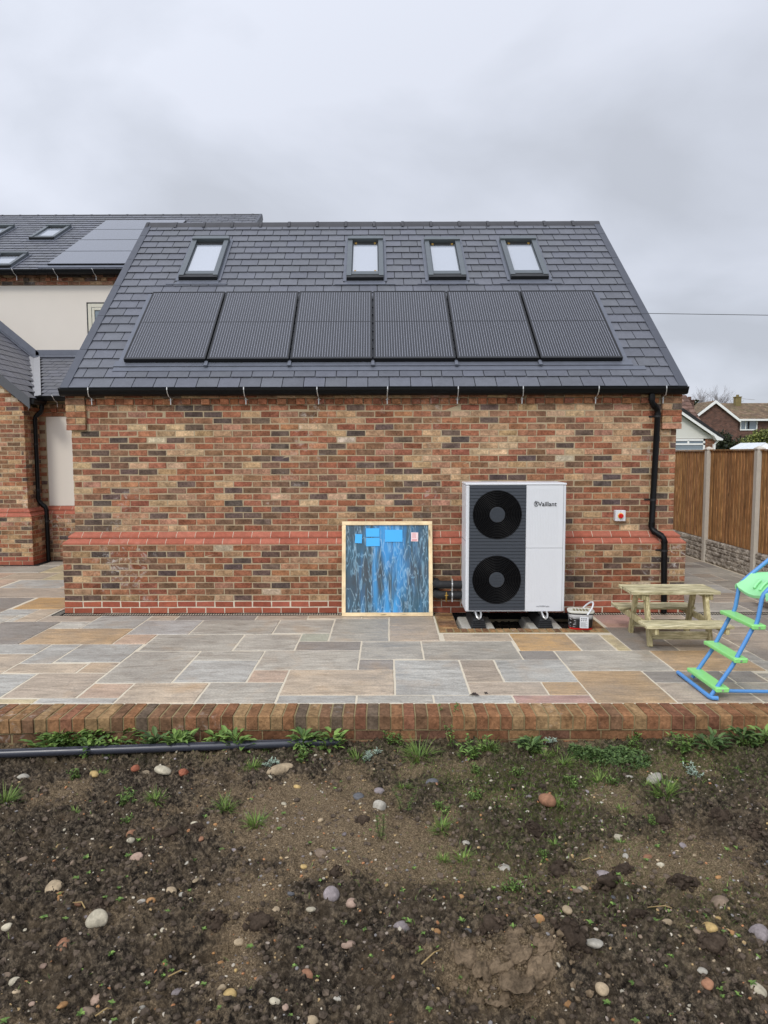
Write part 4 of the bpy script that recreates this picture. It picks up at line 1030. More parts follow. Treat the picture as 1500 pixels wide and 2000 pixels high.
tag(mb.build('pit_gravel', MT['pitsoil']), kind='structure')
be = thing('brick_edging', (1.5, -0.97, 0), 'edging of brown bricks set flush in the paving around the pit under the heat pump', 'brick edging')
EDG = [S(140, 106, 72), S(150, 118, 82), S(128, 94, 66), S(158, 128, 92), S(116, 88, 66)]
mb = MB()
def flat(x0, x1, y0, y1):
    c = rng.choice(EDG); k = rng.uniform(0.85, 1.12)
    j = lambda: rng.uniform(-0.002, 0.002)
    h = rng.uniform(-0.002, 0.002); q = 0.005
    mb.hexa([(x0+j(), y0+j(), -0.12), (x1+j(), y0+j(), -0.12), (x1+j(), y1+j(), -0.12), (x0+j(), y1+j(), -0.12), (x0+q*.5, y0+q*.5, 0.004+h), (x1-q*.5, y0+q*.5, 0.004+h), (x1-q*.5, y1-q*.5, 0.004+h), (x0+q*.5, y1-q*.5, 0.004+h)], (c[0]*k, c[1]*k, c[2]*k, rng.random()))
y = -0.885
while y < -0.20: flat(0.722, 0.928, y, y+0.066); flat(2.37, 2.508, y, y+0.066); y += 0.076
x = 0.722
while x < 2.46: flat(x, x+0.066, -1.045, -0.895); x += 0.0765
mb.build('edging_bricks', MT['brick'], be)
mb = MB(); mb.box(0.715, 0.922, -1.05, -0.12, -0.10, 0.0005); mb.box(2.376, 2.52, -1.05, -0.12, -0.10, 0.0005); mb.box(0.922, 2.376, -1.05, -0.90, -0.10, 0.0005)
mb.build('mortar_bed', MT['capmortar'], be)
# lagged pipes from the wall to the heat pump
pr_ = thing('pipe_run', (0.86, -0.3, 0.31), 'pair of black lagged pipes running between the brick wall and the white heat pump', 'pipes')
for z in (0.376, 0.255):
    mb = MB(); y = -0.31
    arc = [(0.735+0.0, -0.08, z), (0.735, y+0.07, z)] + [(0.735+0.07*(1-math.cos(t)), y+0.07-0.07*math.sin(t), z) for t in np.linspace(0.2, math.pi/2, 6)] + [(1.03, y, z)]
    mb.tube(arc, 0.047, 18); mb.tube([(0.735, -0.16, z), (0.735, -0.18, z)], 0.051, 18)
    mb.build('lagged_pipe', MT['foam'], pr_, smooth=True)
for z in (0.376, 0.255):
    mb = MB(); mb.tube([(0.905, -0.31, z), (0.918, -0.31, z)], 0.0495, 20); mb.box(0.905, 0.918, -0.35, -0.343, z-0.075, z+0.075); mb.tube([(0.9115, -0.347, z-0.07), (0.9115, -0.347, z-0.05)], 0.009, 8)
    mb.build('pipe_clamp', MT['silver'], pr_)
mb = MB(); mb.tube([(0.843, -0.362, 0.30), (0.843, -0.366, 0.255), (0.843, -0.36, 0.215), (0.843, -0.36, 0.185)], [0.007, 0.011, 0.009, 0.006], 10); mb.tube([(0.825, -0.372, 0.262), (0.862, -0.372, 0.264)], 0.006, 8)
mb.build('drain_valve', MT['brass'], pr_, smooth=True)
# isolator
iso = thing('isolator_switch', (2.92, -0.02, 1.15), 'white electrical isolator box with a red and yellow rotary switch fixed to the brick wall', 'switch')
mb = MB(); mb.box(2.860, 2.982, -0.075, -0.002, 1.088, 1.216); mb.build('switch_box', MT['white'], iso, bevel=0.006)
mb = MB(); mb.box(2.862, 2.980, -0.062, -0.058, 1.09, 1.214); mb.build('lid_seam', MT['greyink'], iso)
mb = MB(); mb.lathe([(0.034, -0.0745), (0.034, -0.079), (0.0, -0.079)], (2.922, 0, 1.152), 'Y', 28); mb.build('switch_plate', MT['yellow'], iso)
mb = MB(); mb.lathe([(0.029, -0.079), (0.027, -0.098), (0.0, -0.099)], (2.922, 0, 1.152), 'Y', 28)
mb.hexa([(2.908, -0.096, 1.130), (2.936, -0.096, 1.130), (2.936, -0.096, 1.174), (2.908, -0.096, 1.174), (2.913, -0.112, 1.132), (2.931, -0.112, 1.132), (2.931, -0.112, 1.172), (2.913, -0.112, 1.172)])
mb.build('rotary_knob', MT['red'], iso, bevel=0.002)
mb = MB()
for z in (1.198, 1.103): mb.lathe([(0.004, -0.0745), (0.004, -0.0765), (0, -0.0765)], (2.921, 0, z), 'Y', 10)
mb.build('screw', MT['ink'], iso)

# ================================================================ FRAMED GLASS leaning on the wall
fg_ = thing('framed_glass_panel', (0.16, -0.29, 0), 'pane under wrinkled blue film in a new pine frame, leaning left of the heat pump', 'framed pane')
lean = 0.164; cl_, sl_ = math.cos(math.atan(lean)), math.sin(math.atan(lean))
def BP(x, h, o=0.0):    # across, up the leaning board, outward to the camera
    return Vector((x, -0.30 + h*sl_ - o*cl_, h*cl_ + o*sl_))
bx0, bx1, bh = -0.371, 0.692, 1.112
def bbox_(mb, a, b, c, d, o0, o1, tone=None): rbox(mb, a, b, c, d, o0, o1, tone, F=lambda u, v, o: BP(u, v, o))
mb = MB(); w = 0.044
for (a, b, c, d) in ((bx0, bx1, 0.004, w), (bx0, bx1, bh-w, bh)): mb = MB(); bbox_(mb, a, b, c, d, -0.05, 0.0, (1, 1, 1, rng.random())); mb.build('frame_rail', MT['pine'], fg_, bevel=0.002)
MT['pinev'] = timber('new_pine_upright', S(214, 186, 140), S(230, 206, 164), S(238, 218, 180), 'Z', 5, 0.7)
for (a, b) in ((bx0, bx0+w), (bx1-w, bx1)): mb = MB(); bbox_(mb, a, b, w+0.001, bh-w-0.001, -0.05, -0.0005, (1, 1, 1, rng.random())); mb.build('frame_stile', MT['pinev'], fg_, bevel=0.002)
# film: a sheet with vertical creases
t = NT('blue_film')
st = t.scale(t.obj(), (1.0, 1.0, 0.05)); st2 = t.scale(t.obj(), (1.0, 1.0, 0.10))
n1 = t.noise(st, 9, 3, 0.5, 0.25); n2 = t.noise(st2, 15, 3, 0.5, 0.5); n3 = t.noise(t.obj(), 2.6, 3)
sx = t.n('ShaderNodeSeparateXYZ', {0: t.obj()})
mid = t.n('ShaderNodeMapRange', {0: t.math('ABSOLUTE', t.math('SUBTRACT', sx.outputs[0], 0.17)), 1: 0.08, 2: 0.42, 3: 1.0, 4: 0.0}).outputs[0]
base = t.mix(t.ramp(n3, [(0.35, 0.0), (0.65, 1.0)]), S(52, 62, 68), S(40, 80, 98))
blue = t.mix(n2, S(28, 104, 172), S(64, 160, 216))
k = t.math('MULTIPLY', t.ramp(n1, [(0.44, 0.0), (0.60, 1.0)]), t.math('ADD', t.math('MULTIPLY', mid, 0.95), 0.05))
col = t.mix(k, base, blue)
wr = t.math('ABSOLUTE', t.math('SUBTRACT', n2, 0.5))
col = t.mix(t.ramp(wr, [(0.0, 0.38), (0.03, 0.0)]), col, S(150, 200, 228))  # crease highlights painted into the colour, here and in the next mix
wr2 = t.math('ABSOLUTE', t.math('SUBTRACT', t.noise(t.scale(t.obj(), (1, 1, 0.16)), 10, 3, 0.5, 0.5), 0.5))
col = t.mix(t.ramp(wr2, [(0.0, 0.38), (0.02, 0.0)]), col, S(176, 204, 218))
t.bump(t.math('ADD', n1, n2), 0.8, 0.014)
MT['film'] = t.fin(col, 0.22, spec=0.6)
mb = MB(); nx, ny = 90, 60
ph = [(rng.uniform(20, 75), rng.uniform(0, 6), rng.uniform(-8, 8), rng.uniform(0, 6)) for _ in range(7)]
for i in range(nx+1):
    for j in range(ny+1):
        x = bx0+w+(bx1-bx0-2*w)*i/nx; h = w+(bh-2*w)*j/ny
        q = sum(math.sin(a*x+b+c*math.sin(h*3+d)*0.25) for a, b, c, d in ph)/7
        edge_ = min(1, min(i, nx-i, j, ny-j)/6)
        mb.v.append(tuple(BP(x, h, -0.022+0.007*q*edge_)))
for i in range(nx):
    for j in range(ny):
        a = i*(ny+1)+j; mb.f.append((a, a+ny+1, a+ny+2, a+1)); mb.t.append((1, 1, 1, 0)); mb.m.append(0)
bbox_(mb, bx0+w-0.002, bx1-w+0.002, w-0.002, bh-w+0.002, -0.045, -0.034)
mb.build('film_covered_pane', MT['film'], fg_, smooth=True)
MT['bluesheet'] = plain('light_blue_sheet', S(66, 172, 236), 0.5, 0, 0.05, 5)
MT['palepink'] = plain('pale_label', S(232, 206, 206), 0.6, 0, 0.03, 5)
def sheet(x0, x1, h0, h1, m, name, tilt=0.0):
    mb = MB(); q = []
    for (x, h) in ((x0, h0), (x1, h0), (x1, h1), (x0, h1)): q.append((x + tilt*(h-h0), h - tilt*(x-x0)))
    mb.hexa([BP(x, h, -0.012) for x, h in q] + [BP(x, h, -0.0105) for x, h in q])
    return mb.build(name, m, fg_)
cv = lambda px, py: ((px-150)/940.0*1.063+bx0, bh-(py-92)/1005.0*bh)
for (a, b, c, d, tl) in ((284, 356, 226, 322, 0.05), (400, 541, 166, 256, 0.0), (402, 543, 268, 358, -0.015), (597, 780, 182, 310, 0.0)):
    x0, h1 = cv(a, c); x1, h0 = cv(b, d); sheet(x0, x1, h0, h1, MT['bluesheet'], 'blue_label', tl)
x0, h1 = cv(868, 210); x1, h0 = cv(942, 305)
lb = sheet(x0, x1, h0, h1, MT['palepink'], 'paper_label', 0.02)
mb = MB()
for k in range(6): mb.hexa([BP(x0+0.012, h1-0.012-k*0.011, -0.0103), BP(x0+0.012+[.05, .03, .04, .03, .04, .05][k], h1-0.012-k*0.011, -0.0103), BP(x0+0.012+[.05, .03, .04, .03, .04, .05][k], h1-0.008-k*0.011, -0.0103), BP(x0+0.012, h1-0.008-k*0.011, -0.0103)] + [BP(x0+0.012, h1-0.012-k*0.011, -0.0098), BP(x0+0.06, h1-0.012-k*0.011, -0.0098), BP(x0+0.06, h1-0.008-k*0.011, -0.0098), BP(x0+0.012, h1-0.008-k*0.011, -0.0098)])
bbox_(mb, x0+0.012, x1-0.014, h0+0.008, h0+0.022, -0.0105, -0.0098)
mb.build('label_print', plain('label_red_print', S(206, 124, 126), 0.6), lb)

# ================================================================ BUCKET
bk = thing('bucket', (2.255, -0.87, 0.004), 'black and white plastic tub with pale lid and white handle, right of the heat pump', 'bucket')
def sq_loft(mb, prof, c, rot=0.0, n=40, e=4.0):
    vs = []
    for (ax, ay, z) in prof:
        for k in range(n):
            t = 2*math.pi*k/n; ct, s_ = math.cos(t), math.sin(t)
            x = ax*math.copysign(abs(ct)**(2/e), ct); y = ay*math.copysign(abs(s_)**(2/e), s_)
            vs.append((c[0]+x*math.cos(rot)-y*math.sin(rot), c[1]+x*math.sin(rot)+y*math.cos(rot), c[2]+z))
    m = len(prof)
    mb.add(vs, [(i*n+k, i*n+(k+1) % n, (i+1)*n+(k+1) % n, (i+1)*n+k) for i in range(m-1) for k in range(n)] + [tuple(range(n))[::-1], tuple(range((m-1)*n, m*n))])
B0 = (2.255, -0.87, 0.004); br = R(-8)
t = NT('bucket_print'); sx = t.n('ShaderNodeSeparateXYZ', {0: t.obj()})
n = t.noise(t.obj(), 14, 3, 0.5, 0.5)
f = t.math('ADD', t.n('ShaderNodeMapRange', {0: sx.outputs[2], 1: 0.115, 2: 0.165, 3: 0.0, 4: 1.0}).outputs[0], t.math('MULTIPLY', t.math('SUBTRACT', n, 0.5), 0.3))
f2 = t.math('MULTIPLY', t.ramp(t.noise(t.scale(t.obj(), (20, 20, 60)), 1.2, 1), [(0.58, 0.0), (0.6, 0.8)]), t.n('ShaderNodeMapRange', {0: sx.outputs[0], 1: 2.16, 2: 2.19, 3: 1.0, 4: 0.0}).outputs[0])
col = t.mix(f, S(22, 22, 24), S(205, 205, 205)); col = t.mix(f2, col, S(200, 200, 200))
MT['bucket'] = t.fin(col, 0.3)
mb = MB(); sq_loft(mb, [(0.1215, 0.0915, 0.018), (0.126, 0.096, 0.09), (0.132, 0.101, 0.165)], B0, br); mb.build('tub', MT['bucket'], bk, smooth=True)
mb = MB(); sq_loft(mb, [(0.118, 0.089, 0.0), (0.121, 0.092, 0.004), (0.1225, 0.0925, 0.0185)], B0, br); mb.build('red_base_band', MT['red'], bk, smooth=True)
mb = MB(); sq_loft(mb, [(0.133, 0.102, 0.166), (0.139, 0.107, 0.168), (0.139, 0.107, 0.178), (0.134, 0.102, 0.179)], B0, br); mb.build('rim', MT['matblack'], bk, smooth=True)
MT['lidgrey'] = plain('pale_lid', S(196, 194, 182), 0.5, 0, 0.08, 9)
mb = MB(); sq_loft(mb, [(0.137, 0.105, 0.1795), (0.141, 0.109, 0.182), (0.141, 0.109, 0.196), (0.136, 0.104, 0.201), (0.124, 0.092, 0.201), (0.121, 0.089, 0.197)], B0, br)
ld = mb.build('lid', MT['lidgrey'], bk, smooth=True)
mb = MB()
for k in range(5): mb.box(-0.08+k*0.034, -0.060+k*0.034, -0.052, 0.05, 0.197, 0.2015, mat=Matrix.Translation(B0) @ Matrix.Rotation(br, 4, 'Z'))
mb.build('lid_marks', plain('lid_print', S(120, 112, 84), 0.6), ld)
mb = MB(); hc = Vector(B0)+Vector((0.02, 0, 0.168))
mb.tube([hc + Vector((0.142*math.sin(t)*0.62+0.02, -0.121*math.cos(t), 0.112*math.sin(t))) for t in np.linspace(0, math.pi, 17)], 0.0095, 10)
mb.build('handle', MT['white'], bk, smooth=True)
mb = MB()
Tm = Matrix.Translation(B0) @ Matrix.Rotation(br, 4, 'Z')
mb.box(-0.018, 0.072, -0.1035, -0.092, 0.022, 0.142, mat=Tm); lb = mb.build('label', MT['white'], bk)
mb = MB()
for k in range(3): mb.box(-0.006+k*0.022, 0.008+k*0.022, -0.1045, -0.1035, 0.118, 0.132, mat=Tm); mb.box(-0.006+k*0.022, 0.006+k*0.022, -0.1045, -0.1035, 0.098, 0.110, mat=Tm)
for k in range(7): mb.box(-0.010, 0.062-0.01*(k % 3), -0.1045, -0.1035, 0.034+k*0.008, 0.0365+k*0.008, mat=Tm)
mb.build('label_print', MT['greyink'], lb)

# ================================================================ PICNIC TABLE (small)
pt_ = thing('picnic_table', (3.03, -1.34, 0), 'small weathered wooden picnic table with bench seats on the paving right of the bucket', 'picnic table')
def plank(mb, x0, x1, y0, y1, z0, z1, j=0.004):
    r = lambda: rng.uniform(-j, j)
    a, b = r(), r()
    k = rng.uniform(0.85, 1.1)
    mb.hexa([(x0+a, y0+r()*.5, z0), (x1+b, y0+r()*.5, z0), (x1+b, y1+r()*.5, z0), (x0+a, y1+r()*.5, z0), (x0+a, y0, z1), (x1+b, y0, z1), (x1+b, y1, z1), (x0+a, y1, z1)], (k, k, k*0.97, rng.random()))
mb = MB(); y = -1.54
for i in range(4): plank(mb, 2.575, 3.45, y, y+0.094, 0.500, 0.532); y += 0.106
mb.build('tabletop', MT['benchwood'], pt_, bevel=0.005)
for ys in (-1.90, -1.055):
    mb = MB()
    for i in range(2): plank(mb, 2.60, 3.42, ys+i*0.128, ys+i*0.128+0.122, 0.245, 0.272)
    mb.build('bench_seat', MT['benchwood'], pt_, bevel=0.005)
def beam(mb, a, b, w, d, up=(0, 0, 1)):
    a, b = Vector(a), Vector(b); u = (b-a).normalized(); s = u.cross(Vector(up)).normalized()*w/2; n = s.cross(u).normalized()*d/2
    k = rng.uniform(0.88, 1.1)
    mb.hexa([a-s-n, a+s-n, a+s+n, a-s+n, b-s-n, b+s-n, b+s+n, b-s+n], (k, k, k*0.97, rng.random()))
for x, s in ((2.74, 1), (3.33, -1)):
    for yt, yb in ((-1.46, -1.615), (-1.20, -1.045)):
        mb = MB(); beam(mb, (x, yb, 0.0), (x, yt, 0.498), 0.036, 0.075, (0, 1, 0.0001)); mb.build('leg', MT['benchlegs'], pt_, bevel=0.004)
    mb = MB(); beam(mb, (x-s*0.038, -1.885, 0.215), (x-s*0.038, -0.795, 0.215), 0.036, 0.058); mb.build('seat_bearer', MT['benchlegs'], pt_, bevel=0.004)
    mb = MB(); beam(mb, (x-s*0.038, -1.52, 0.470), (x-s*0.038, -1.14, 0.470), 0.036, 0.055); mb.build('top_bearer', MT['benchlegs'], pt_, bevel=0.004)
for yb in (-1.585, -1.075):
    mb = MB(); beam(mb, (2.76, yb, 0.105), (3.31, yb, 0.105), 0.032, 0.075); mb.build('foot_rail', MT['benchwood'], pt_, bevel=0.004)

# ================================================================ CHILD'S SLIDE (its ladder is in view)
sd = thing('garden_slide', (3.0, -2.85, 0), "child's slide with blue tubes and green ladder steps at the right edge of the patio", 'slide')
NY, FY = -3.10, -2.66
mb = MB(); r = 0.0165
mb.tube([(2.655, -2.50, 0.021), (2.652, -2.80, 0.021), (2.65, -3.12, 0.021), (2.66, -3.145, 0.021), (2.70, -3.15, 0.021)], r, 14)
mb.build('ground_bar', MT['bluetube'], sd, smooth=True)
mb = MB(); mb.tube([(2.70, -3.06, 0.05), (3.4, -3.04, 0.03), (4.9, -3.0, 0.03)], 0.014, 12); mb.build('brace_bar', MT['bluetube'], sd, smooth=True)
for yy, dx in ((FY, 0.02), (NY, -0.02)):
    mb = MB()
    P = [(2.69+dx, yy, 0.025), (2.845+dx, yy, 0.26), (2.985+dx, yy, 0.545), (3.015+dx, yy, 0.585), (3.028+dx, yy, 0.63), (3.05+dx, yy, 0.78), (3.065+dx, yy, 0.82), (3.10+dx, yy, 0.86), (3.30+dx, yy, 1.03), (3.42+dx, yy, 1.08), (3.54+dx, yy, 1.06), (3.62+dx, yy, 0.97), (3.66+dx, yy, 0.80)]
    mb.tube(P, r, 14); mb.build('side_rail', MT['bluetube'], sd, smooth=True)
for (x, z) in ((2.735, 0.085), (2.868, 0.315), (2.995, 0.575)):
    mb = MB(); mb.box(x-0.055, x+0.055, NY-0.045, FY+0.045, z-0.014, z+0.014); mb.box(x-0.05, x+0.05, NY-0.048, NY-0.025, z-0.022, z+0.012); mb.box(x-0.05, x+0.05, FY+0.025, FY+0.048, z-0.022, z+0.012)
    st = mb.build('step', MT['green'], sd, bevel=0.006)
    mb = MB()
    for yy in (NY-0.05,): mb.lathe([(0.008, yy-0.003), (0.008, yy+0.004)], (x, 0, z-0.004), 'Y', 10)
    mb.build('bolt', MT['silver'], st)
# moulded platform: tray with raised side cheeks
mb = MB()
prof_x = [(3.045, 0.80), (3.07, 0.812), (3.16, 0.895), (3.26, 0.90), (3.50, 0.90)]
def tray(y, lift):
    return [(x, y, z+lift) for x, z in prof_x]
ysec = [(NY-0.024, -0.01), (NY-0.022, 0.022), (NY+0.004, 0.030), (NY+0.03, 0.0), (-2.95, -0.02), (-2.88, -0.024), (-2.81, -0.02), (FY-0.04, -0.004), (FY-0.006, 0.018), (FY+0.014, 0.014), (FY+0.016, -0.01)]
vs = []
for y, l in ysec: vs += tray(y, l)
m = len(prof_x); q = len(ysec)
vs2 = [(x+0.006, y, z-0.022) for x, y, z in vs]
fs = []
for i in range(q-1):
    for j in range(m-1): fs.append((i*m+j, (i+1)*m+j, (i+1)*m+j+1, i*m+j+1)); fs.append((q*m+i*m+j, q*m+i*m+j+1, q*m+(i+1)*m+j+1, q*m+(i+1)*m+j))
for i in range(q-1):
    fs.append((i*m, q*m+i*m, q*m+(i+1)*m, (i+1)*m)); fs.append((i*m+m-1, (i+1)*m+m-1, q*m+(i+1)*m+m-1, q*m+i*m+m-1))
for j in range(m-1):
    fs.append((j, j+1, q*m+j+1, q*m+j)); fs.append(((q-1)*m+j, q*m+(q-1)*m+j, q*m+(q-1)*m+j+1, (q-1)*m+j+1))
mb.add(vs+vs2, fs)
for yy in (-2.95, -2.86): mb.tube([(3.085, yy-0.01, 0.822), (3.10, yy, 0.838), (3.125, yy+0.014, 0.860), (3.15, yy+0.012, 0.885)], 0.010, 8)
mb.build('platform', MT['lightgreen'], sd, smooth=True)
mb = MB()
pts = [(3.50+0.02, 0.90), (3.75, 0.80), (4.6, 0.28), (4.95, 0.16), (5.15, 0.15)]
for (x0, z0), (x1, z1) in zip(pts, pts[1:]):
    mb.hexa([(x0, -3.06, z0-0.02), (x1, -3.06, z1-0.02), (x1, -2.70, z1-0.02), (x0, -2.70, z0-0.02), (x0, -3.06, z0), (x1, -3.06, z1), (x1, -2.70, z1), (x0, -2.70, z0)])
    for ya, yb in ((-3.09, -3.062), (-2.698, -2.67)): mb.hexa([(x0, ya, z0-0.02), (x1, ya, z1-0.02), (x1, yb, z1-0.02), (x0, yb, z0-0.02), (x0, ya, z0+0.10), (x1, ya, z1+0.10), (x1, yb, z1+0.10), (x0, yb, z0+0.10)])
mb.build('slide_bed', MT['lightgreen'], sd)
mb = MB()
for yy in (-3.04, -2.72): mb.tube([(5.0, yy, 0.13), (5.0, yy, 0.02)], r, 12)
mb.tube([(5.0, -3.15, 0.021), (5.0, -2.55, 0.021)], r, 12)
mb.build('end_frame', MT['bluetube'], sd, smooth=True)
# loose boards lying beside the fence
bd = thing('timber_board', (5.2, 0.1, 0.1), 'pale timber board lying flat on the paving by the fence at the right edge', 'board')
mb = MB(); mb.hexa([(4.735, -0.02, 0.085), (5.6, -0.30, 0.085), (5.7, 0.15, 0.085), (4.72, 0.34, 0.085), (4.735, -0.02, 0.125), (5.6, -0.30, 0.125), (5.7, 0.15, 0.125), (4.72, 0.34, 0.125)]); mb.build('board', MT['oldboard'], bd, bevel=0.006)
mb = MB(); mb.box(4.80, 4.90, -0.01, 0.30, 0.002, 0.084); mb.box(5.35, 5.45, -0.18, 0.16, 0.002, 0.084); mb.build('batten', MT['oldboard'], bd)
# leaf scraps on the paving
MT['leafdark'] = plain('dark_dead_leaf', S(44, 32, 28), 0.8, 0, 0.3, 30)
for (x, y, sc_, lab) in ((0.845, -3.02, 0.05, 'larger dark scrap of dead leaf on the paving near the low brick wall'), (0.93, -3.0, 0.028, 'smaller dark scrap of dead leaf on the paving, right of the larger one')):
    mb = MB()
    for k in range(4):
        a = rng.uniform(0, 6.3); c = Vector((x+rng.uniform(-1, 1)*sc_*.5, y+rng.uniform(-1, 1)*sc_*.4, 0.008)); d = Vector((math.cos(a), math.sin(a), 0))*sc_*.55; e_ = Vector((-d.y, d.x, 0))*.45
        mb.add([c-d, c+e_+Vector((0, 0, 0.012)), c+d, c-e_+Vector((0, 0, 0.004))], [(0, 1, 2, 3)])
    tag(mb.build('dead_leaf', MT['leafdark'], None, loc=(x, y, 0.002)), lab, 'leaf', 'dead leaf scraps on the paving')
# ================================================================ FENCE on the right
rng = random.Random(55)
fx = 5.70
PY = [9.15, 7.40, 5.62, 3.88, 2.20, 0.48, -1.25, -3.0, -4.75, -6.5]
fn = thing('garden_fence', (fx, 2.0, 0), 'brown upright boarded fence with concrete posts and rock faced base boards along the right', 'fence')
t = NT('rockface_concrete')
v = t.scale(t.obj(), (1, 1.0, 1.7)); n = t.noise(v, 8, 6, 0.6, 0.6); n2 = t.noise(t.obj(), 50, 4)
t.bump(t.math('ADD', n, t.math('MULTIPLY', n2, 0.2)), 0.6, 0.03)
MT['rock'] = t.fin(t.mix(1.0, t.ramp(n, [(0.36, S(112, 104, 94)), (0.62, S(190, 182, 170))]), t.ramp(n2, [(0.2, 0.85), (0.8, 1.12)]), 'MULTIPLY'), 0.95, spec=0.1)
def hsh(i, j, s=0): return random.Random(i*7919+j*104729+s*31).random()
for k, (ya, yb) in enumerate(zip(PY[1:], PY[:-1])):
    # boards, feathered and overlapping
    mb = MB(); y = ya+0.055; zt = 1.915+rng.uniform(-0.006, 0.006)
    while y < yb-0.06:
        w = min(0.098, yb-0.055-y)
        q = rng.uniform(0.78, 1.14); tn = (q, q*rng.uniform(0.95, 1.0), q*rng.uniform(0.9, 1.0), rng.random()); x0 = fx+0.020
        mb.hexa([(x0-0.016, y, 0.40), (x0+0.004, y, 0.40), (x0+0.004, y+w+0.012, 0.40), (x0-0.004, y+w+0.012, 0.40), (x0-0.016, y, zt), (x0+0.004, y, zt), (x0+0.004, y+w+0.012, zt), (x0-0.004, y+w+0.012, zt)], tn)
        y += 0.098
    pan = mb.build('fence_panel', MT['fencewood'], fn)
    mb = MB(); mb.box(fx-0.012, fx+0.055, ya+0.052, yb-0.052, zt+0.001, zt+0.022, (0.9, 0.9, 0.9, 0.3))
    for z in (0.55, 1.1, 1.7): mb.box(fx+0.026, fx+0.06, ya+0.052, yb-0.052, z, z+0.07, (0.9, 0.85, 0.8, 0.5))
    mb.build('capping', MT['fencewood'], pan)
    # rock faced gravel board: displaced grid of stone courses
    mb = MB(); ny, nz = 90, 22
    rows = [0.0, 0.075, 0.15, 0.225, 0.295, 0.395]
    for i in range(ny+1):
        for j in range(nz+1):
            y = ya+0.05+(yb-ya-0.1)*i/ny; z = -0.03+0.425*j/nz
            r_ = max(q for q in range(len(rows)) if rows[q] <= max(z, 0)+1e-6); r_ = min(r_, 4)
            off = 0.11*hsh(r_, 3, k); L = 0.20+0.12*hsh(r_, 9)
            c = int((y+off)/L); fy = ((y+off)/L) % 1; fz = (z-rows[r_])/(rows[r_+1]-rows[r_])
            ed = min(fy, 1-fy)*L/0.02; ez_ = min(fz, 1-fz)*(rows[r_+1]-rows[r_])/0.014
            d = 0.028*(0.55+0.45*hsh(c+50, r_, 2))*min(1, max(0.0, min(ed, ez_))) + 0.012*(hsh(i, j, 5)-0.5)
            mb.v.append((fx+0.01-d-0.01, y, z))
    for i in range(ny):
        for j in range(nz):
            a = i*(nz+1)+j; mb.f.append((a, a+1, a+nz+2, a+nz+1)); mb.t.append((1, 1, 1, 0)); mb.m.append(0)
    mb.box(fx+0.012, fx+0.04, ya+0.05, yb-0.05, -0.03, 0.396)
    mb.build('base_board', MT['rock'], fn)
for y in PY:
    mb = MB()
    mb.box(fx-0.05, fx+0.055, y-0.05, y+0.05, -0.1, 1.93)
    mb.prism([(fx-0.060, y-0.062, 1.931), (fx+0.065, y-0.062, 1.931), (fx+0.065, y+0.062, 1.931), (fx-0.060, y+0.062, 1.931)], (0, 0, 0), (0, 0, 0.022))
    mb.add([(fx-0.060, y-0.062, 1.954), (fx+0.065, y-0.062, 1.954), (fx+0.065, y+0.062, 1.954), (fx-0.060, y+0.062, 1.954), (fx, y, 1.992)], [(0, 1, 4), (1, 2, 4), (2, 3, 4), (3, 0, 4), (3, 2, 1, 0)])
    mb.build('post', MT['post'], fn, bevel=0.006)

# ================================================================ NEIGHBOURS beyond the fence
bg = thing('bungalow', (12.0, 22.0, -0.3), 'white boarded bungalow gable with white framed window, just beyond the fence at the right', 'house')
ax, az, ex_, ez_ = 12.44, 3.50, 14.03, 2.44         # apex and right-hand eave of the gable at y 22
mb = MB(); mb.prism([(2*ax-ex_, 22.0, ez_), (ex_, 22.0, ez_), (ax, 22.0, az)], (0, 0, 0), (0, 0.2, 0)); mb.build('gable_boarding', MT['cladding'], bg)
mb = MB(); mb.box(2*ax-ex_, ex_, 22.05, 32, -0.3, ez_-0.005); mb.prism([(2*ax-ex_, 22.2, ez_), (ex_, 22.2, ez_), (ax, 22.2, az)], (0, 0.01, 0), (0, 9.7, 0)); mb.build('wall', MT['brickflat'], bg)
MT['redtile'] = toned('brown_roof_tiles', 0.9, 0.3, 20, 0.3, 0, 0.15)
mb = MB()
sl = math.atan2(az-ez_, ex_-ax)
def BR(v, s):   # down the right/left slope
    return Vector((ax+s*math.cos(sl)*v, 0, az-math.sin(sl)*v))
Ls = math.hypot(az-ez_, ex_-ax)
for s in (1, -1):
    v = 0.0
    while v < Ls+0.10:
        y = 21.75
        while y < 32:
            k = rng.uniform(0.75, 1.15); c = rng.choice([S(128, 92, 78), S(112, 84, 74), S(138, 104, 90)])
            a, b = BR(v, s), BR(min(v+0.33, Ls+0.18), s); up = Vector((s*math.sin(sl), 0, math.cos(sl)))
            mb.hexa([a+up*0.09+Vector((0, y, 0)), b+up*0.12+Vector((0, y, 0)), b+up*0.12+Vector((0, y+0.31, 0)), a+up*0.09+Vector((0, y+0.31, 0)), a+up*0.11+Vector((0, y, 0)), b+up*0.15+Vector((0, y, 0)), b+up*0.15+Vector((0, y+0.31, 0)), a+up*0.11+Vector((0, y+0.31, 0))], (c[0]*k, c[1]*k, c[2]*k, rng.random()))
            y += 0.33
        v += 0.30
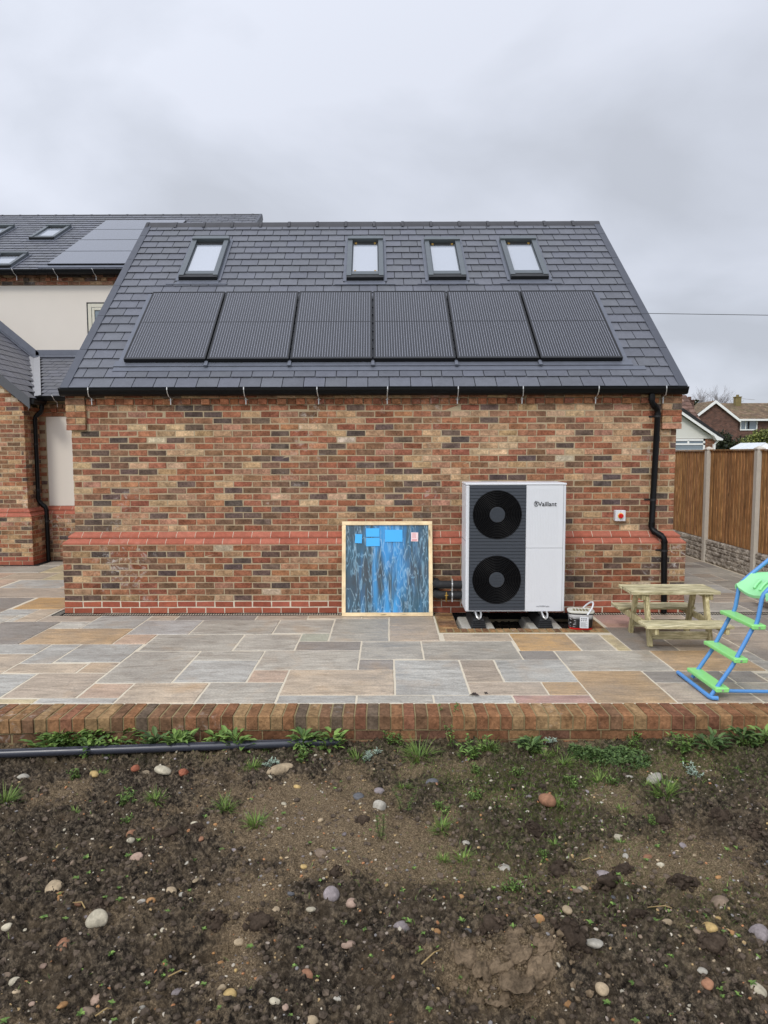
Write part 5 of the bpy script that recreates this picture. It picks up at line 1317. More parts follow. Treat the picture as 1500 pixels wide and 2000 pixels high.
# higher roof of the bungalow's main range, behind the gable
mb.hexa([(6.0, 24.2, 2.5), (14.72, 24.2, 2.5), (14.72, 26.9, 4.55), (6.0, 26.9, 4.55), (6.0, 24.2, 2.56), (14.72, 24.2, 2.56), (14.72, 26.9, 4.6), (6.0, 26.9, 4.6)], (*S(96, 72, 62), 0.3))
for j in range(11):
    f0, f1 = j/11, (j+1)/11
    xr = 14.76; x = 9.0
    while x < xr-0.1:
        e = min(x+0.3, xr); k = rng.uniform(0.72, 1.2); c = rng.choice([S(112, 88, 78), S(100, 80, 72), S(128, 104, 92)])
        ya, yb, za, zb = 24.15+2.75*f0, 24.15+2.75*f1, 2.53+2.06*f0, 2.53+2.06*f1
        mb.hexa([(x, ya, za+0.05), (e, ya, za+0.05), (e, yb, zb+0.02), (x, yb, zb+0.02), (x, ya, za+0.10), (e, ya, za+0.10), (e, yb, zb+0.05), (x, yb, zb+0.05)], (c[0]*k, c[1]*k, c[2]*k, rng.random())); x += 0.305
mb.build('roof', MT['redtile'], bg)
mb = MB()
for s in (1, -1):
    a, b = BR(0, s), BR(Ls+0.16, s); up = Vector((s*math.sin(sl), 0, math.cos(sl)))
    mb.hexa([a-up*0.02+Vector((0, 21.72, 0)), b-up*0.02+Vector((0, 21.72, 0)), b-up*0.02+Vector((0, 21.8, 0)), a-up*0.02+Vector((0, 21.8, 0)), a+up*0.085+Vector((0, 21.72, 0)), b+up*0.085+Vector((0, 21.72, 0)), b+up*0.085+Vector((0, 21.8, 0)), a+up*0.085+Vector((0, 21.8, 0))])
mb.add([(ex_-0.05, 21.7, 2.36), (ex_+0.20, 21.7, 2.36), (ex_+0.20, 21.7, 2.42), (ex_-0.25, 21.7, 2.66), (ex_-0.05, 21.98, 2.36), (ex_+0.20, 21.98, 2.36), (ex_+0.20, 21.98, 2.42), (ex_-0.25, 21.98, 2.66)], [(0, 1, 2, 3), (7, 6, 5, 4), (0, 4, 5, 1), (1, 5, 6, 2), (2, 6, 7, 3), (3, 7, 4, 0)])
mb.build('bargeboard', MT['whitepaint'], bg)
mb = MB()
for s in (1,):
    a, b = BR(-0.05, s), BR(Ls+0.20, s); up = Vector((s*math.sin(sl), 0, math.cos(sl)))
    mb.hexa([a+up*0.09+Vector((0, 21.70, 0)), b+up*0.09+Vector((0, 21.70, 0)), b+up*0.09+Vector((0, 21.9, 0)), a+up*0.09+Vector((0, 21.9, 0)), a+up*0.22+Vector((0, 21.70, 0)), b+up*0.18+Vector((0, 21.70, 0)), b+up*0.18+Vector((0, 21.9, 0)), a+up*0.22+Vector((0, 21.9, 0))])
mb.build('verge', MT['matblack'], bg)
mb = MB(); mb.box(13.94, 14.03, 21.93, 22.03, -0.3, 2.20); mb.tube([(14.18, 21.9, 2.40), (14.0, 21.95, 2.20)], 0.035, 8); mb.build('downpipe', MT['whitepaint'], bg)
mb = MB()
for a in ((10.6, 13.60, 2.34, 2.42), (10.6, 13.60, 2.17, 2.24), (10.6, 13.60, 1.90, 1.97), (13.52, 13.60, 1.1, 2.42), (12.86, 12.93, 2.24, 2.36), (10.6, 13.6, 1.1, 1.2)): mb.box(a[0], a[1], 21.96, 22.04, a[2], a[3])
w = mb.build('window', MT['whitepaint'], bg)
mb = MB(); mb.box(10.65, 13.55, 22.0, 22.03, 1.15, 2.38); mb.build('pane', MT['dimglass'], w)
mb = MB()
for k in range(12): mb.box(10.66, 13.5, 21.985, 21.996, 1.3+k*0.07, 1.325+k*0.07)
mb.build('blind', plain('grey_blind', S(150, 160, 165), 0.6), w)
ch = MB(); ch.box(14.93, 15.22, 27.0, 27.4, 2.4, 4.36, (1, 1, 1, 0)); ch.box(14.90, 15.25, 26.97, 27.43, 4.36, 4.42); ch.tube([(15.07, 27.2, 4.42), (15.07, 27.2, 4.58)], 0.08, 10); ch.build('chimney', MT['farbrick'], bg)

hs = thing('brown_brick_house', (31, 55, -0.3), 'brown brick house with white edged gable and tiled roof, farther off beyond the bungalow', 'house')
gx, gz, rx_, rz_ = 28.87, 6.30, 30.96, 4.68
mb = MB(); mb.box(2*gx-rx_, 48, 55.3, 63, -0.3, rz_-0.1)
mb.box(2*gx-rx_, rx_, 55.0, 55.3, -0.3, rz_-0.1); mb.prism([(2*gx-rx_, 55.0, rz_-0.1), (rx_, 55.0, rz_-0.1), (gx, 55.0, gz-0.06)], (0, 0, 0), (0, 3.6, 0))
mb.build('wall', MT['farbrick'], hs)
mb = MB(); MT['brick_tile'] = MT['redtile']
def tilerow(mb, P, nu, nv, cols):
    for j in range(nv):
        for i in range(nu):
            k = rng.uniform(0.8, 1.12); c = rng.choice(cols)
            a, b, cc, d = P(i/nu, j/nv), P((i+1)/nu, j/nv), P((i+1)/nu, (j+1)/nv), P(i/nu, (j+1)/nv)
            l = Vector((0, 0, 0.06))
            mb.hexa([a, b, cc, d, a+l, b+l, cc+l*0.3, d+l*0.3], (c[0]*k, c[1]*k, c[2]*k, rng.random()))
TC = [S(124, 104, 86), S(112, 96, 82), S(134, 116, 96), S(118, 106, 84)]
tilerow(mb, lambda u, v: Vector((rx_+0.05+(gx-rx_)*v + u*(48-rx_-(gx-rx_)*v), 54.85+v*3.9, rz_+0.02+v*(gz-rz_))), 60, 14, TC)
tilerow(mb, lambda u, v: Vector((gx-(1-v)*2.25, 54.8+u*3.6, rz_+v*(gz-rz_)+0.0)), 20, 10, TC)
tilerow(mb, lambda u, v: Vector((gx+0.0+(1-v)*2.2, 54.8+u*3.6, rz_+v*(gz-rz_)+0.0)), 10, 10, TC)
mb.build('roof', MT['redtile'], hs)
mb = MB()
for s in (-1, 1):
    a = Vector((gx, 54.7, gz+0.03)); b = Vector((gx+s*(rx_-gx+0.12), 54.7, rz_-0.06))
    mb.hexa([a-Vector((0, 0, 0.26)), b-Vector((0, 0, 0.24)), b+Vector((0, 0.1, -0.24)), a+Vector((0, 0.1, -0.26)), a, b, b+Vector((0, 0.1, 0)), a+Vector((0, 0.1, 0))])
mb.box(rx_+0.05, 48, 54.75, 54.85, rz_-0.14, rz_+0.02)
mb.build('bargeboard', MT['whitepaint'], hs)
mb = MB()
for a in ((31.30, 31.38, 3.72, 4.66), (32.72, 32.80, 3.72, 4.66), (31.38, 32.72, 3.72, 3.82), (31.38, 32.72, 4.58, 4.66), (31.74, 31.81, 3.82, 4.58)): mb.box(a[0], a[1], 55.22, 55.32, a[2], a[3])
w = mb.build('window', MT['whitepaint'], hs)
mb = MB(); mb.box(31.34, 32.76, 55.27, 55.30, 3.75, 4.62); mb.build('pane', MT['dimglass'], w)
mb = MB(); mb.box(31.0+0.96, 32.12, 55.25, 55.268, 3.82, 4.58); mb.build('curtain', MT['matblack'], w)
MT['mossbrick'] = plain('mossy_chimney_brick', S(116, 104, 66), 0.95, 0, 0.35, 5)
mb = MB(); mb.box(32.12, 32.62, 57.9, 58.4, 5.6, 6.80); mb.box(32.08, 32.66, 57.86, 58.44, 6.80, 6.88); mb.tube([(32.37, 58.15, 6.88), (32.37, 58.15, 7.06)], 0.13, 10)
mb.build('chimney', MT['mossbrick'], hs)
mb = MB(); mb.tube([(32.65, 58.2, 6.72), (34.0, 58.2, 6.60)], 0.014, 5); mb.tube([(32.72, 58.2, 6.3), (32.72, 58.2, 6.76)], 0.018, 5)
for k in range(9): mb.tube([(32.9+k*0.12, 58.05, 6.70-k*0.011), (32.9+k*0.12, 58.35, 6.70-k*0.011)], 0.009, 4)
mb.build('aerial', MT['silver'], hs)
# old orange roofed house peeping behind
oh = thing('far_tiled_roof_house', (24, 62, -0.3), 'sliver of an orange tiled roof between the bungalow and the brown brick gable', 'house')
mb = MB(); mb.box(18, 30.5, 66, 72, -0.3, 4.6); mb.build('wall', MT['farbrick'], oh)
mb = MB(); tilerow(mb, lambda u, v: Vector((18+u*13.0, 65.7+v*3.5, 4.6+v*2.1)), 40, 12, [S(158, 92, 66), S(138, 88, 70), S(148, 104, 82)]); mb.build('roof', MT['redtile'], oh)
# white lean-to roof above the fence
sh = thing('white_garden_room', (11.9, 14.3, -0.3), 'low white sheet roofed garden room showing over the fence between two posts', 'garden room')
GR = [(10.83, 13.9, 1.955), (11.64, 13.9, 1.953), (12.91, 15.8, 2.165), (12.10, 15.8, 2.150), (10.83, 13.9, 1.985), (11.64, 13.9, 1.983), (12.91, 15.8, 2.195), (12.10, 15.8, 2.180)]
mb = MB(); mb.hexa(GR)
mb.build('roof', MT['polycarb'], sh)
mb = MB(); mb.hexa([(10.9, 13.95, -0.3), (11.6, 13.95, -0.3), (12.85, 15.75, -0.3), (12.15, 15.75, -0.3), (10.9, 13.95, 1.94), (11.6, 13.95, 1.94), (12.85, 15.75, 2.14), (12.15, 15.75, 2.14)]); mb.hexa([(11.62, 13.92, 1.90), (12.3, 14.4, 1.90), (13.3, 15.8, 1.95), (12.93, 15.8, 1.95), (11.62, 13.92, 1.98), (12.3, 14.4, 1.94), (13.3, 15.8, 2.0), (12.93, 15.8, 2.18)]); mb.build('wall', MT['whitepaint'], sh)
mb = MB()
for k in range(4): 
    a = Vector((GR[4])).lerp(Vector(GR[5]), k/3); b = Vector(GR[7]).lerp(Vector(GR[6]), k/3); mb.tube([a, b], 0.012, 5)
mb.build('glazing_bar', MT['whitepaint'], sh)

# ---------------------------------------------------------------- foliage
def leafmat(name, c1, c2, rough=0.6, trans=0.15):
    t = NT(name); c, a = t.attr()
    col = t.mix(a, c1, c2); col = t.mix(1.0, col, c, 'MULTIPLY')
    t.fin(col, rough, spec=0.3)
    return t.m
MT['hedge'] = leafmat('hedge_leaf', S(48, 58, 30), S(122, 128, 66))
MT['hedgedark'] = leafmat('dark_hedge_leaf', S(26, 34, 22), S(60, 66, 42))
MT['twig'] = plain('bare_twig', S(112, 104, 100), 0.95, 0, 0.2, 8)
def bush(name, c, r3, n, mat, lab, size=0.14, clumps=14):
    rg = random.Random(len(lab)); th = thing(name, (c[0], c[1], -0.3), lab, 'bush')
    mb = MB()
    cl = []
    for k in range(clumps):
        a = rg.uniform(0, 6.3); rr = rg.uniform(0.2, 0.85); cl.append((c[0]+r3[0]*rr*math.cos(a), c[1]+r3[1]*rr*math.sin(a), c[2]+r3[2]*rg.uniform(-0.5, 0.75)*(1.1-rr*0.5), rg.uniform(0.28, 0.5), rg.uniform(0.55, 1.35)))
    for k in range(n):
        q = rg.choice(cl); d = Vector((rg.gauss(0, 1), rg.gauss(0, 1), rg.gauss(0, 1))).normalized()*(rg.random()**0.4)
        p = Vector((q[0]+d.x*q[3]*r3[0], q[1]+d.y*q[3]*r3[1], q[2]+d.z*q[3]*r3[2]))
        u = Vector((rg.gauss(0, 1), rg.gauss(0, 1), rg.gauss(0, 1))).normalized(); v = u.cross(Vector((rg.gauss(0, 1), rg.gauss(0, 1), 0.5))).normalized()
        s = size*rg.uniform(0.6, 1.3); g = q[4]*rg.uniform(0.8, 1.2)
        mb.add([p-u*s, p+v*s*0.5, p+u*s, p-v*s*0.5], [(0, 1, 2, 3)], (g, g, g, rg.random()))
    mb.build('foliage', mat, th)
    mb = MB()
    for k in range(7):
        a = rg.uniform(0, 6.3); q = rg.choice(cl); mb.tube([(c[0]+0.2*math.cos(a), c[1]+0.2*math.sin(a), -0.3), ((c[0]+q[0])/2, (c[1]+q[1])/2, (q[2]-0.3)*0.55), q[:3]], [0.06, 0.04, 0.012], 6)
    mb.build('stem', MT['twig'], th)
bush('hedge_bush', (20.9, 35, 1.55), (1.25, 1.2, 1.55), 5200, MT['hedgedark'], 'dark evergreen bush between the white bungalow and the brown house', 0.10)
bush('hedge_bush', (22.6, 33.5, 1.75), (1.9, 1.1, 1.5), 15000, MT['hedge'], 'yellow green bush in front of the brown brick house, at the right edge', 0.075, 26)
bush('hedge_bush', (31.5, 66, 5.0), (1.5, 1.2, 2.4), 3500, MT['hedgedark'], 'dark evergreen shrub behind the apex of the brown brick gable', 0.2)
def bare_tree(x, y, h, lab, seed, spread=0.55, lean=0):
    rg = random.Random(seed); th = thing('bare_tree', (x, y, -0.3), lab, 'tree', 'bare winter trees beyond the fence')
    tr = MB(); cr = MB()
    def grow(p, d, L, r, lev):
        q = p + d*L; m_ = (p+q)/2 + Vector((rg.uniform(-1, 1), rg.uniform(-1, 1), rg.uniform(-0.5, 0.5)))*L*0.07
        (tr if lev < 1 else cr).tube([p, m_, q], [r, r*0.85, r*0.68], 6 if lev < 3 else 3, cap=False)
        if lev >= 7: return
        for k in range(3 if lev < 4 else 3):
            ax_ = Vector((rg.gauss(0, 1), rg.gauss(0, 1), rg.gauss(0, 0.4))).normalized()
            nd = (d + ax_*spread*rg.uniform(0.6, 1.3) + Vector((0, 0, 0.12))).normalized()
            grow(q if k < 2 else m_, nd, L*rg.uniform(0.64, 0.84), r*0.62, lev+1)
    grow(Vector((x, y, -0.3)), Vector((lean, 0, 1)).normalized(), h*0.30, h*0.018, 0)
    tr.build('trunk', MT['twig'], th); cr.build('crown', MT['twig'], th)
bare_tree(33.4, 70, 8.3, 'left of the two bare twiggy trees, behind the bungalow chimney', 5)
bare_tree(36.4, 72, 8.7, 'right of the two bare twiggy trees, above the brown brick gable', 9, 0.6)
bare_tree(46.2, 84, 7.2, 'bare tree top showing at the right-hand edge behind the brown house roof', 14, 0.6)
# overhead cable
mb = MB(); mb.tube([(-2+i*2.0, 14+0.02*i, 6.285-0.0157*(-2+i*2.0)) for i in range(19)], 0.009, 6)
tag(mb.build('overhead_cable', MT['matblack'], None, loc=(10, 14, 6.1)), 'thin dark overhead cable crossing the sky to the right of the slate roof', 'cable')
# ================================================================ SOIL, stones, weeds
def _lat(ix, iy, seed):
    n = (ix.astype(np.int64)*374761393 + iy.astype(np.int64)*668265263 + seed*1442695041) & 0x7fffffff
    n = ((n ^ (n >> 13))*1274126177) & 0x7fffffff
    return ((n ^ (n >> 16)) & 0xffff)/65535.0
def vnoise(x, y, seed=0):
    ix, iy = np.floor(x), np.floor(y); fx_, fy_ = x-ix, y-iy
    u, v = fx_*fx_*(3-2*fx_), fy_*fy_*(3-2*fy_)
    a, b, c, d = _lat(ix, iy, seed), _lat(ix+1, iy, seed), _lat(ix, iy+1, seed), _lat(ix+1, iy+1, seed)
    return (a*(1-u)+b*u)*(1-v)+(c*(1-u)+d*u)*v
def fbm(x, y, seed, o=4, g=0.5):
    s = 0; a = 1; t = 0
    for k in range(o):
        s = s+a*vnoise(x*2**k+k*17.3, y*2**k-k*9.1, seed+k); t += a; a *= g
    return s/t
def gb(x, y, cx, cy, rx, ry): return np.exp(-(((x-cx)/rx)**2+((y-cy)/ry)**2))
def sand_at(x, y):
    s = sum(k*gb(x, y, cx, cy, rx, ry) for cx, cy, rx, ry, k in ((-.17, -4.75, .45, .30, 1.1), (-.45, -4.4, .3, .28, .9), (.2, -4.95, .35, .16, .7), (1.56, -4.3, .16, .26, 1.0), (1.5, -4.8, .4, .26, .9), (1.7, -5.05, .4, .16, .7), (-.48, -5.62, .12, .35, .9), (-.5, -5.1, .25, .16, .8), (-1.2, -4.25, .6, .22, .5), (2.0, -5.1, .3, .2, .6), (.62, -5.72, .26, .13, .9), (.1, -4.3, .5, .3, .55), (2.6, -4.6, .6, .4, .4), (.75, -5.1, .4, .15, .35)))
    n = fbm(x*2.6, y*2.6, 71, 5, 0.6)
    return np.clip((s*1.05 + (n-0.5)*3.0 - 0.05), 0, 1)
def soil_z(x, y, fine=True):
    x = np.asarray(x, dtype=float); y = np.asarray(y, dtype=float)
    z = -0.205 - 0.02*np.clip((-3.5-y)/1.0, 0, 1) + 0*x
    z = z + 0.05*np.clip((x-0.9)/1.5, 0, 1)*np.clip((y+4.0)/0.6, 0, 1)
    z = z + 0.075*gb(x, y, 1.2, -4.42, .36, .24) + 0.05*gb(x, y, .75, -5.58, .42, .13) + 0.045*gb(x, y, 1.35, -5.55, .55, .10)
    z = z - 0.12*np.clip((-5.62-y)/0.35, 0, 1)*np.clip((x-0.35)/0.35, 0, 1)
    z = z - 0.15*np.clip(1.5*gb(x, y, -.64, -5.56, .16, .085)-0.2, 0, 1) + 0.04*gb(x, y, -.9, -5.45, .3, .12) - 0.10*np.clip(1.5*gb(x, y, -1.28, -5.72, .20, .07)-0.2, 0, 1)
    z = z - 0.035*gb(x, y, -.5, -5.05, .3, .12) - 0.05*gb(x, y, -1.6, -3.78, 1.3, .10)
    z = z + 0.13*(fbm(x*2.6, y*2.6, 5, 3)-0.5)*np.clip((-3.55-y)/0.3, 0.3, 1)
    if fine:
        sd = sand_at(x, y)
        rough_ = 1-0.72*sd
        n1 = fbm(x*9, y*9, 21, 4, 0.55); n2 = fbm(x*34, y*34, 33, 4, 0.6)
        n3_ = fbm(x*95, y*95, 61, 2, 0.6); rid = 1-np.abs(2*fbm(x*15, y*15, 44, 3)-1)
        z = z + rough_*(0.085*(n1-0.5) + 0.066*(n2-0.5) + 0.030*(n3_-0.5) + 0.034*(rid-0.7)) + 0.010*(n2-0.5)
        z = z + 0.10*np.clip(1.6*gb(x, y, .66, -5.70, .22, .085)-0.25, 0, 1)*(0.8+0.5*(n1-0.5)*4)
        # cracked clod near the middle right, with an undercut lip
        cr_ = np.abs(y - (-5.66 + 0.05*np.sin(x*9) + 0.03*(fbm(x*12, y*0+3, 9, 2)-0.5)*4))
        z = z - 0.05*np.exp(-(cr_/0.018)**2)*np.clip((x-0.45)/0.1, 0, 1)*np.clip((1.15-x)/0.2, 0, 1)
    return z
t = NT('soil')
nd = t.n('ShaderNodeAttribute', attribute_name='sand')
po = t.obj()
n1 = t.noise(po, 34, 6, 0.7); n2 = t.noise(po, 130, 4, 0.65); n3 = t.noise(po, 5.5, 5, 0.6); n4 = t.noise(po, 260, 2, 0.6)
dark = t.ramp(n1, [(0.38, S(38, 33, 29)), (0.5, S(82, 73, 62)), (0.62, S(140, 126, 107))])
dark = t.mix(t.ramp(n3, [(0.44, 0.0), (0.66, 0.62)]), dark, S(112, 97, 78))
sandc = t.ramp(n2, [(0.37, S(92, 78, 60)), (0.5, S(138, 119, 94)), (0.63, S(174, 153, 122))])
f = t.math('ADD', nd.outputs['Fac'], t.math('MULTIPLY', t.math('SUBTRACT', n1, 0.5), 2.2))
col = t.mix(t.ramp(f, [(0.12, 0.0), (0.70, 0.92)]), dark, sandc)
gn = t.n('ShaderNodeAttribute', attribute_name='moss')
gm = t.math('MULTIPLY', gn.outputs['Fac'], t.ramp(t.noise(po, 60, 4, 0.65), [(0.42, 0.0), (0.62, 1.0)]))
col = t.mix(gm, col, S(84, 92, 46))
col = t.mix(t.ramp(n4, [(0.68, 0.0), (0.74, 0.55)]), col, S(176, 160, 134))
t.bump(t.math('ADD', n1, t.math('ADD', t.math('MULTIPLY', n2, 0.7), t.math('MULTIPLY', n4, 0.3))), 1.0, 0.024)
MT['soil'] = t.fin(col, 0.97, spec=0.12)
def moss_at(x, y):
    m = gb(x, y, 1.15, -4.3, .5, .45)*0.8 + gb(x, y, 2.3, -3.75, .8, .35)*0.8 + gb(x, y, 1.0, -4.0, .8, .3)*0.6 + gb(x, y, 1.6, -5.3, .7, .3)*0.35 + gb(x, y, .8, -5.0, .6, .3)*0.35 + gb(x, y, -.2, -3.6, 2.5, .12)*0.3
    return np.clip(m*(0.4+1.2*fbm(x*4, y*4, 91, 3)), 0, 1)
def grid_mesh(name, X, Y, Zv, mat):
    na, nb = X.shape
    me = bpy.data.meshes.new(name)
    V = np.stack([X, Y, Zv], -1).reshape(-1, 3)
    I = (np.arange(na-1)[:, None]*nb + np.arange(nb-1)[None]).reshape(-1)
    F = np.stack([I, I+nb, I+nb+1, I+1], -1)
    me.vertices.add(len(V)); me.vertices.foreach_set('co', V.astype(np.float32).reshape(-1))
    me.loops.add(F.size); me.loops.foreach_set('vertex_index', F.astype(np.int32).reshape(-1))
    me.polygons.add(len(F)); me.polygons.foreach_set('loop_start', np.arange(0, F.size, 4, dtype=np.int32)); me.polygons.foreach_set('loop_total', np.full(len(F), 4, dtype=np.int32))
    me.update(calc_edges=True)
    for nm, fn_ in (('sand', sand_at), ('moss', moss_at)):
        at = me.attributes.new(nm, 'FLOAT', 'POINT'); at.data.foreach_set('value', fn_(X, Y).astype(np.float32).reshape(-1))
    me.materials.append(mat); me.polygons.foreach_set('use_smooth', [True]*len(me.polygons))
    o = bpy.data.objects.new(name, me); scene.collection.objects.link(o); return o
xs = np.concatenate([np.linspace(-9, -3.0, 130)[:-1], np.linspace(-3.0, 3.4, 1150), np.linspace(3.4, 8.9, 120)[1:]])
ys = np.concatenate([np.linspace(-9.2, -6.3, 70)[:-1], np.linspace(-6.3, -3.25, 560)])
X, Y = np.meshgrid(xs, ys, indexing='ij')
tag(grid_mesh('soil', X, Y, soil_z(X, Y), MT['soil']), kind='structure')
_LU = {}
_lx, _ly = np.linspace(-5, 5, 1001), np.linspace(-7, -3.2, 761)
_LX, _LY = np.meshgrid(_lx, _ly, indexing='ij')
for _k, _fn in (('z', soil_z), ('s', sand_at), ('m', moss_at)): _LU[_k] = _fn(_LX, _LY)
def look(k, x, y):
    fx = min(max((x+5)/10*1000, 0), 999.999); fy = min(max((y+7)/3.8*760, 0), 759.999)
    i, j = int(fx), int(fy); u, v = fx-i, fy-j; A = _LU[k]
    return float((A[i, j]*(1-u)+A[i+1, j]*u)*(1-v)+(A[i, j+1]*(1-u)+A[i+1, j+1]*u)*v)
def sz(x, y): return look('z', x, y)

rg = random.Random(77)
def lump(mb, c, r, rg, tone, sub=2, flat=0.7, rough=0.28, stretch=1.0, tilt=0.0):
    """irregular rounded stone or clod made from a subdivided icosahedron"""
    v, f = ICO[sub]
    ph = [(Vector((rg.gauss(0, 1), rg.gauss(0, 1), rg.gauss(0, 1))), rg.uniform(0, 6)) for _ in range(4)]
    A = Euler((rg.uniform(-.3, .3), rg.uniform(-.3, .3), rg.uniform(0, 6.3))).to_matrix()
    out = []
    for p in v:
        k = 1 + rough*sum(math.sin(1.7*p.dot(a)+b) for a, b in ph)/4
        q = A @ Vector((p.x*r*stretch*k, p.y*r*k, p.z*r*flat*k))
        out.append((c[0]+q.x, c[1]+q.y, c[2]+q.z))
    mb.add(out, f, tone)
ICO = {}
for s_ in (1, 2, 3, 4):
    bm = bmesh.new(); bmesh.ops.create_icosphere(bm, subdivisions=s_, radius=1.0)
    ICO[s_] = ([v.co.copy() for v in bm.verts], [tuple(v.index for v in f.verts) for f in bm.faces]); bm.free()
MT['stone'] = toned('stone', 0.85, 0.24, 60, 0.4, 0, 0.2, 0.003)
MT['clod'] = toned('soil_clod', 0.97, 0.35, 70, 0.9, 0, 0.1, 0.006)
# crumbs of soil and grit: nobody could count them
mb = MB()
for k in range(11000):
    y = -3.55-2.75*rg.random()**0.8; x = rg.uniform(-2.6, 3.0)*(0.62+0.38*(y+6.3)/2.8)+0.12
    sd = look('s', x, y)
    if rg.random() < sd*0.65: continue
    r = 0.0025+0.017*rg.random()**3.6
    q = rg.uniform(0.6, 1.4)*(1+0.6*sd); c = S(82, 72, 62)
    lump(mb, (x, y, sz(x, y)+r*0.15), r, rg, (c[0]*q, c[1]*q, c[2]*q, rg.random()), 1, 0.75, 0.5)
tag(mb.build('soil_crumbs', MT['clod'], None, smooth=False), kind='stuff', label='small crumbs and clods of dark soil lying over the bare ground')
GC = [S(176, 158, 130), S(196, 186, 168), S(150, 138, 126), S(168, 120, 84), S(128, 124, 122), S(186, 177, 158), S(176, 150, 108)]
mb = MB()
for k in range(2600):
    y = -3.6-2.7*rg.random()**0.85; x = rg.uniform(-2.6, 3.0)*(0.62+0.38*(y+6.3)/2.8)+0.12
    r = 0.0025+0.007*rg.random()**2.0; c = rg.choice(GC); q = rg.uniform(0.7, 1.05)
    lump(mb, (x, y, sz(x, y)+r*0.35), r, rg, (c[0]*q, c[1]*q, c[2]*q, rg.random()), 1, 0.7, 0.3, rg.uniform(1, 1.5))
tag(mb.build('soil_grit', MT['stone'], None, smooth=True), kind='stuff', label='fine grit and tiny pebbles scattered over the soil')

COLS = {'b': ('buff', S(188, 168, 138)), 'c': ('cream', S(202, 192, 168)), 'y': ('yellow', S(194, 166, 112)), 'g': ('dark grey', S(108, 108, 110)), 'r': ('rust brown', S(158, 116, 90)), 'w': ('pale grey', S(188, 182, 168)),
        'n': ('dull brown', S(142, 124, 106)), 'p': ('purplish grey', S(154, 144, 143)), 'o': ('orange', S(184, 140, 94)), 'k': ('pinkish', S(180, 154, 136))}
ST = "-0.56,-3.90,0.132,b;-1.31,-4.00,0.097,c;-1.76,-4.00,0.069,y;-1.47,-3.87,0.069,b;-1.45,-3.83,0.054,g;1.11,-4.43,0.128,r;1.88,-4.04,0.113,w;1.74,-5.29,0.102,n;0.99,-5.38,0.050,b;1.04,-5.62,0.069,w;1.03,-5.79,0.056,b;1.58,-5.53,0.062,y;1.46,-5.78,0.053,r;1.66,-5.79,0.059,c;1.79,-5.54,0.098,p;-1.14,-5.49,0.096,c;-1.25,-5.58,0.078,r;-1.48,-5.18,0.086,b;-1.42,-5.25,0.066,o;-1.00,-5.85,0.062,k;-1.00,-5.93,0.061,n;-0.46,-5.88,0.054,y;-0.56,-5.64,0.052,o;-1.01,-5.29,0.043,w;-0.97,-5.28,0.046,o;0.22,-5.45,0.069,p;-0.01,-5.56,0.058,k;-0.11,-5.25,0.078,p;-0.01,-5.29,0.061,k;-0.20,-5.33,0.044,c;-0.17,-5.78,0.055,r;-0.13,-5.98,0.052,b;0.51,-5.27,0.036,o;0.77,-4.96,0.066,w;-0.19,-4.90,0.066,n;0.11,-4.34,0.094,w;-0.02,-4.22,0.076,g;-1.27,-4.67,0.073,r;-1.25,-4.76,0.046,c;-1.16,-4.93,0.063,k;-1.74,-4.98,0.059,n;-0.91,-5.16,0.053,b;1.14,-5.12,0.047,b;1.27,-5.01,0.085,p;1.55,-4.86,0.051,r;1.45,-4.70,0.065,c;1.75,-3.98,0.049,w;0.45,-4.03,0.078,g;-0.42,-4.08,0.046,y;2.53,-3.90,0.056,b;1.09,-5.17,0.047,n;0.82,-5.56,0.048,o;1.14,-5.44,0.039,k;1.47,-5.38,0.046,k;1.02,-5.97,0.049,c;1.46,-5.73,0.038,w;-0.37,-5.32,0.044,b;-0.27,-5.96,0.038,c;0.11,-4.15,0.070,p;1.26,-3.59,0.071,k;0.94,-3.59,0.062,g;-2.25,-3.95,0.080,w;-1.54,-5.50,0.047,c;-1.35,-5.80,0.049,c;-1.44,-5.71,0.039,n"
SLAB = {0: 'largest buff oval stone, below the right end of the grey plastic pipe', 1: 'rounded cream stone in the soil below the middle of the grey pipe', 2: 'egg shaped yellow stone left of the cream stone below the grey pipe', 5: 'long rust brown stone lying on the mossy mound at the right', 6: 'pale grey oblong stone in the sandy hollow right of the mossy mound', 7: 'big angular brown stone at the right edge of the soil, lower half',
        9: 'white angular lump of stone standing in the dark soil at the lower right', 10: 'narrow buff stone just below the white angular lump', 11: 'mottled yellow stone in dark soil at the lower right', 14: 'large purplish stone cut by the right edge of the picture', 15: 'cream lobed flint with a dark hole, in the dark soil at the left', 16: 'rust brown stone below and left of the lobed cream flint', 17: 'buff rounded stone in a cluster of two at the left of the soil', 18: 'orange stone tucked under the buff stone at the left of the soil',
        19: 'pinkish pear shaped stone near the bottom left', 20: 'dull brown half buried stone near the bottom left', 21: 'bright yellow knobbly stone at the bottom, left of the middle', 25: 'angular purplish grey stone in the middle of the lower soil', 27: 'smooth purplish pebble at the foot of the sandy patch in the middle', 30: 'thin rust brown stone standing on end near the bottom middle', 35: 'broken white stone in the sandy ground at the middle of the soil', 36: 'flat dark grey slate chip in the upper middle of the soil', 43: 'long purplish stone right of the middle, below the mossy mound', 34: 'round dark brown stone in the sandy patch in the middle'}
GRP = {}
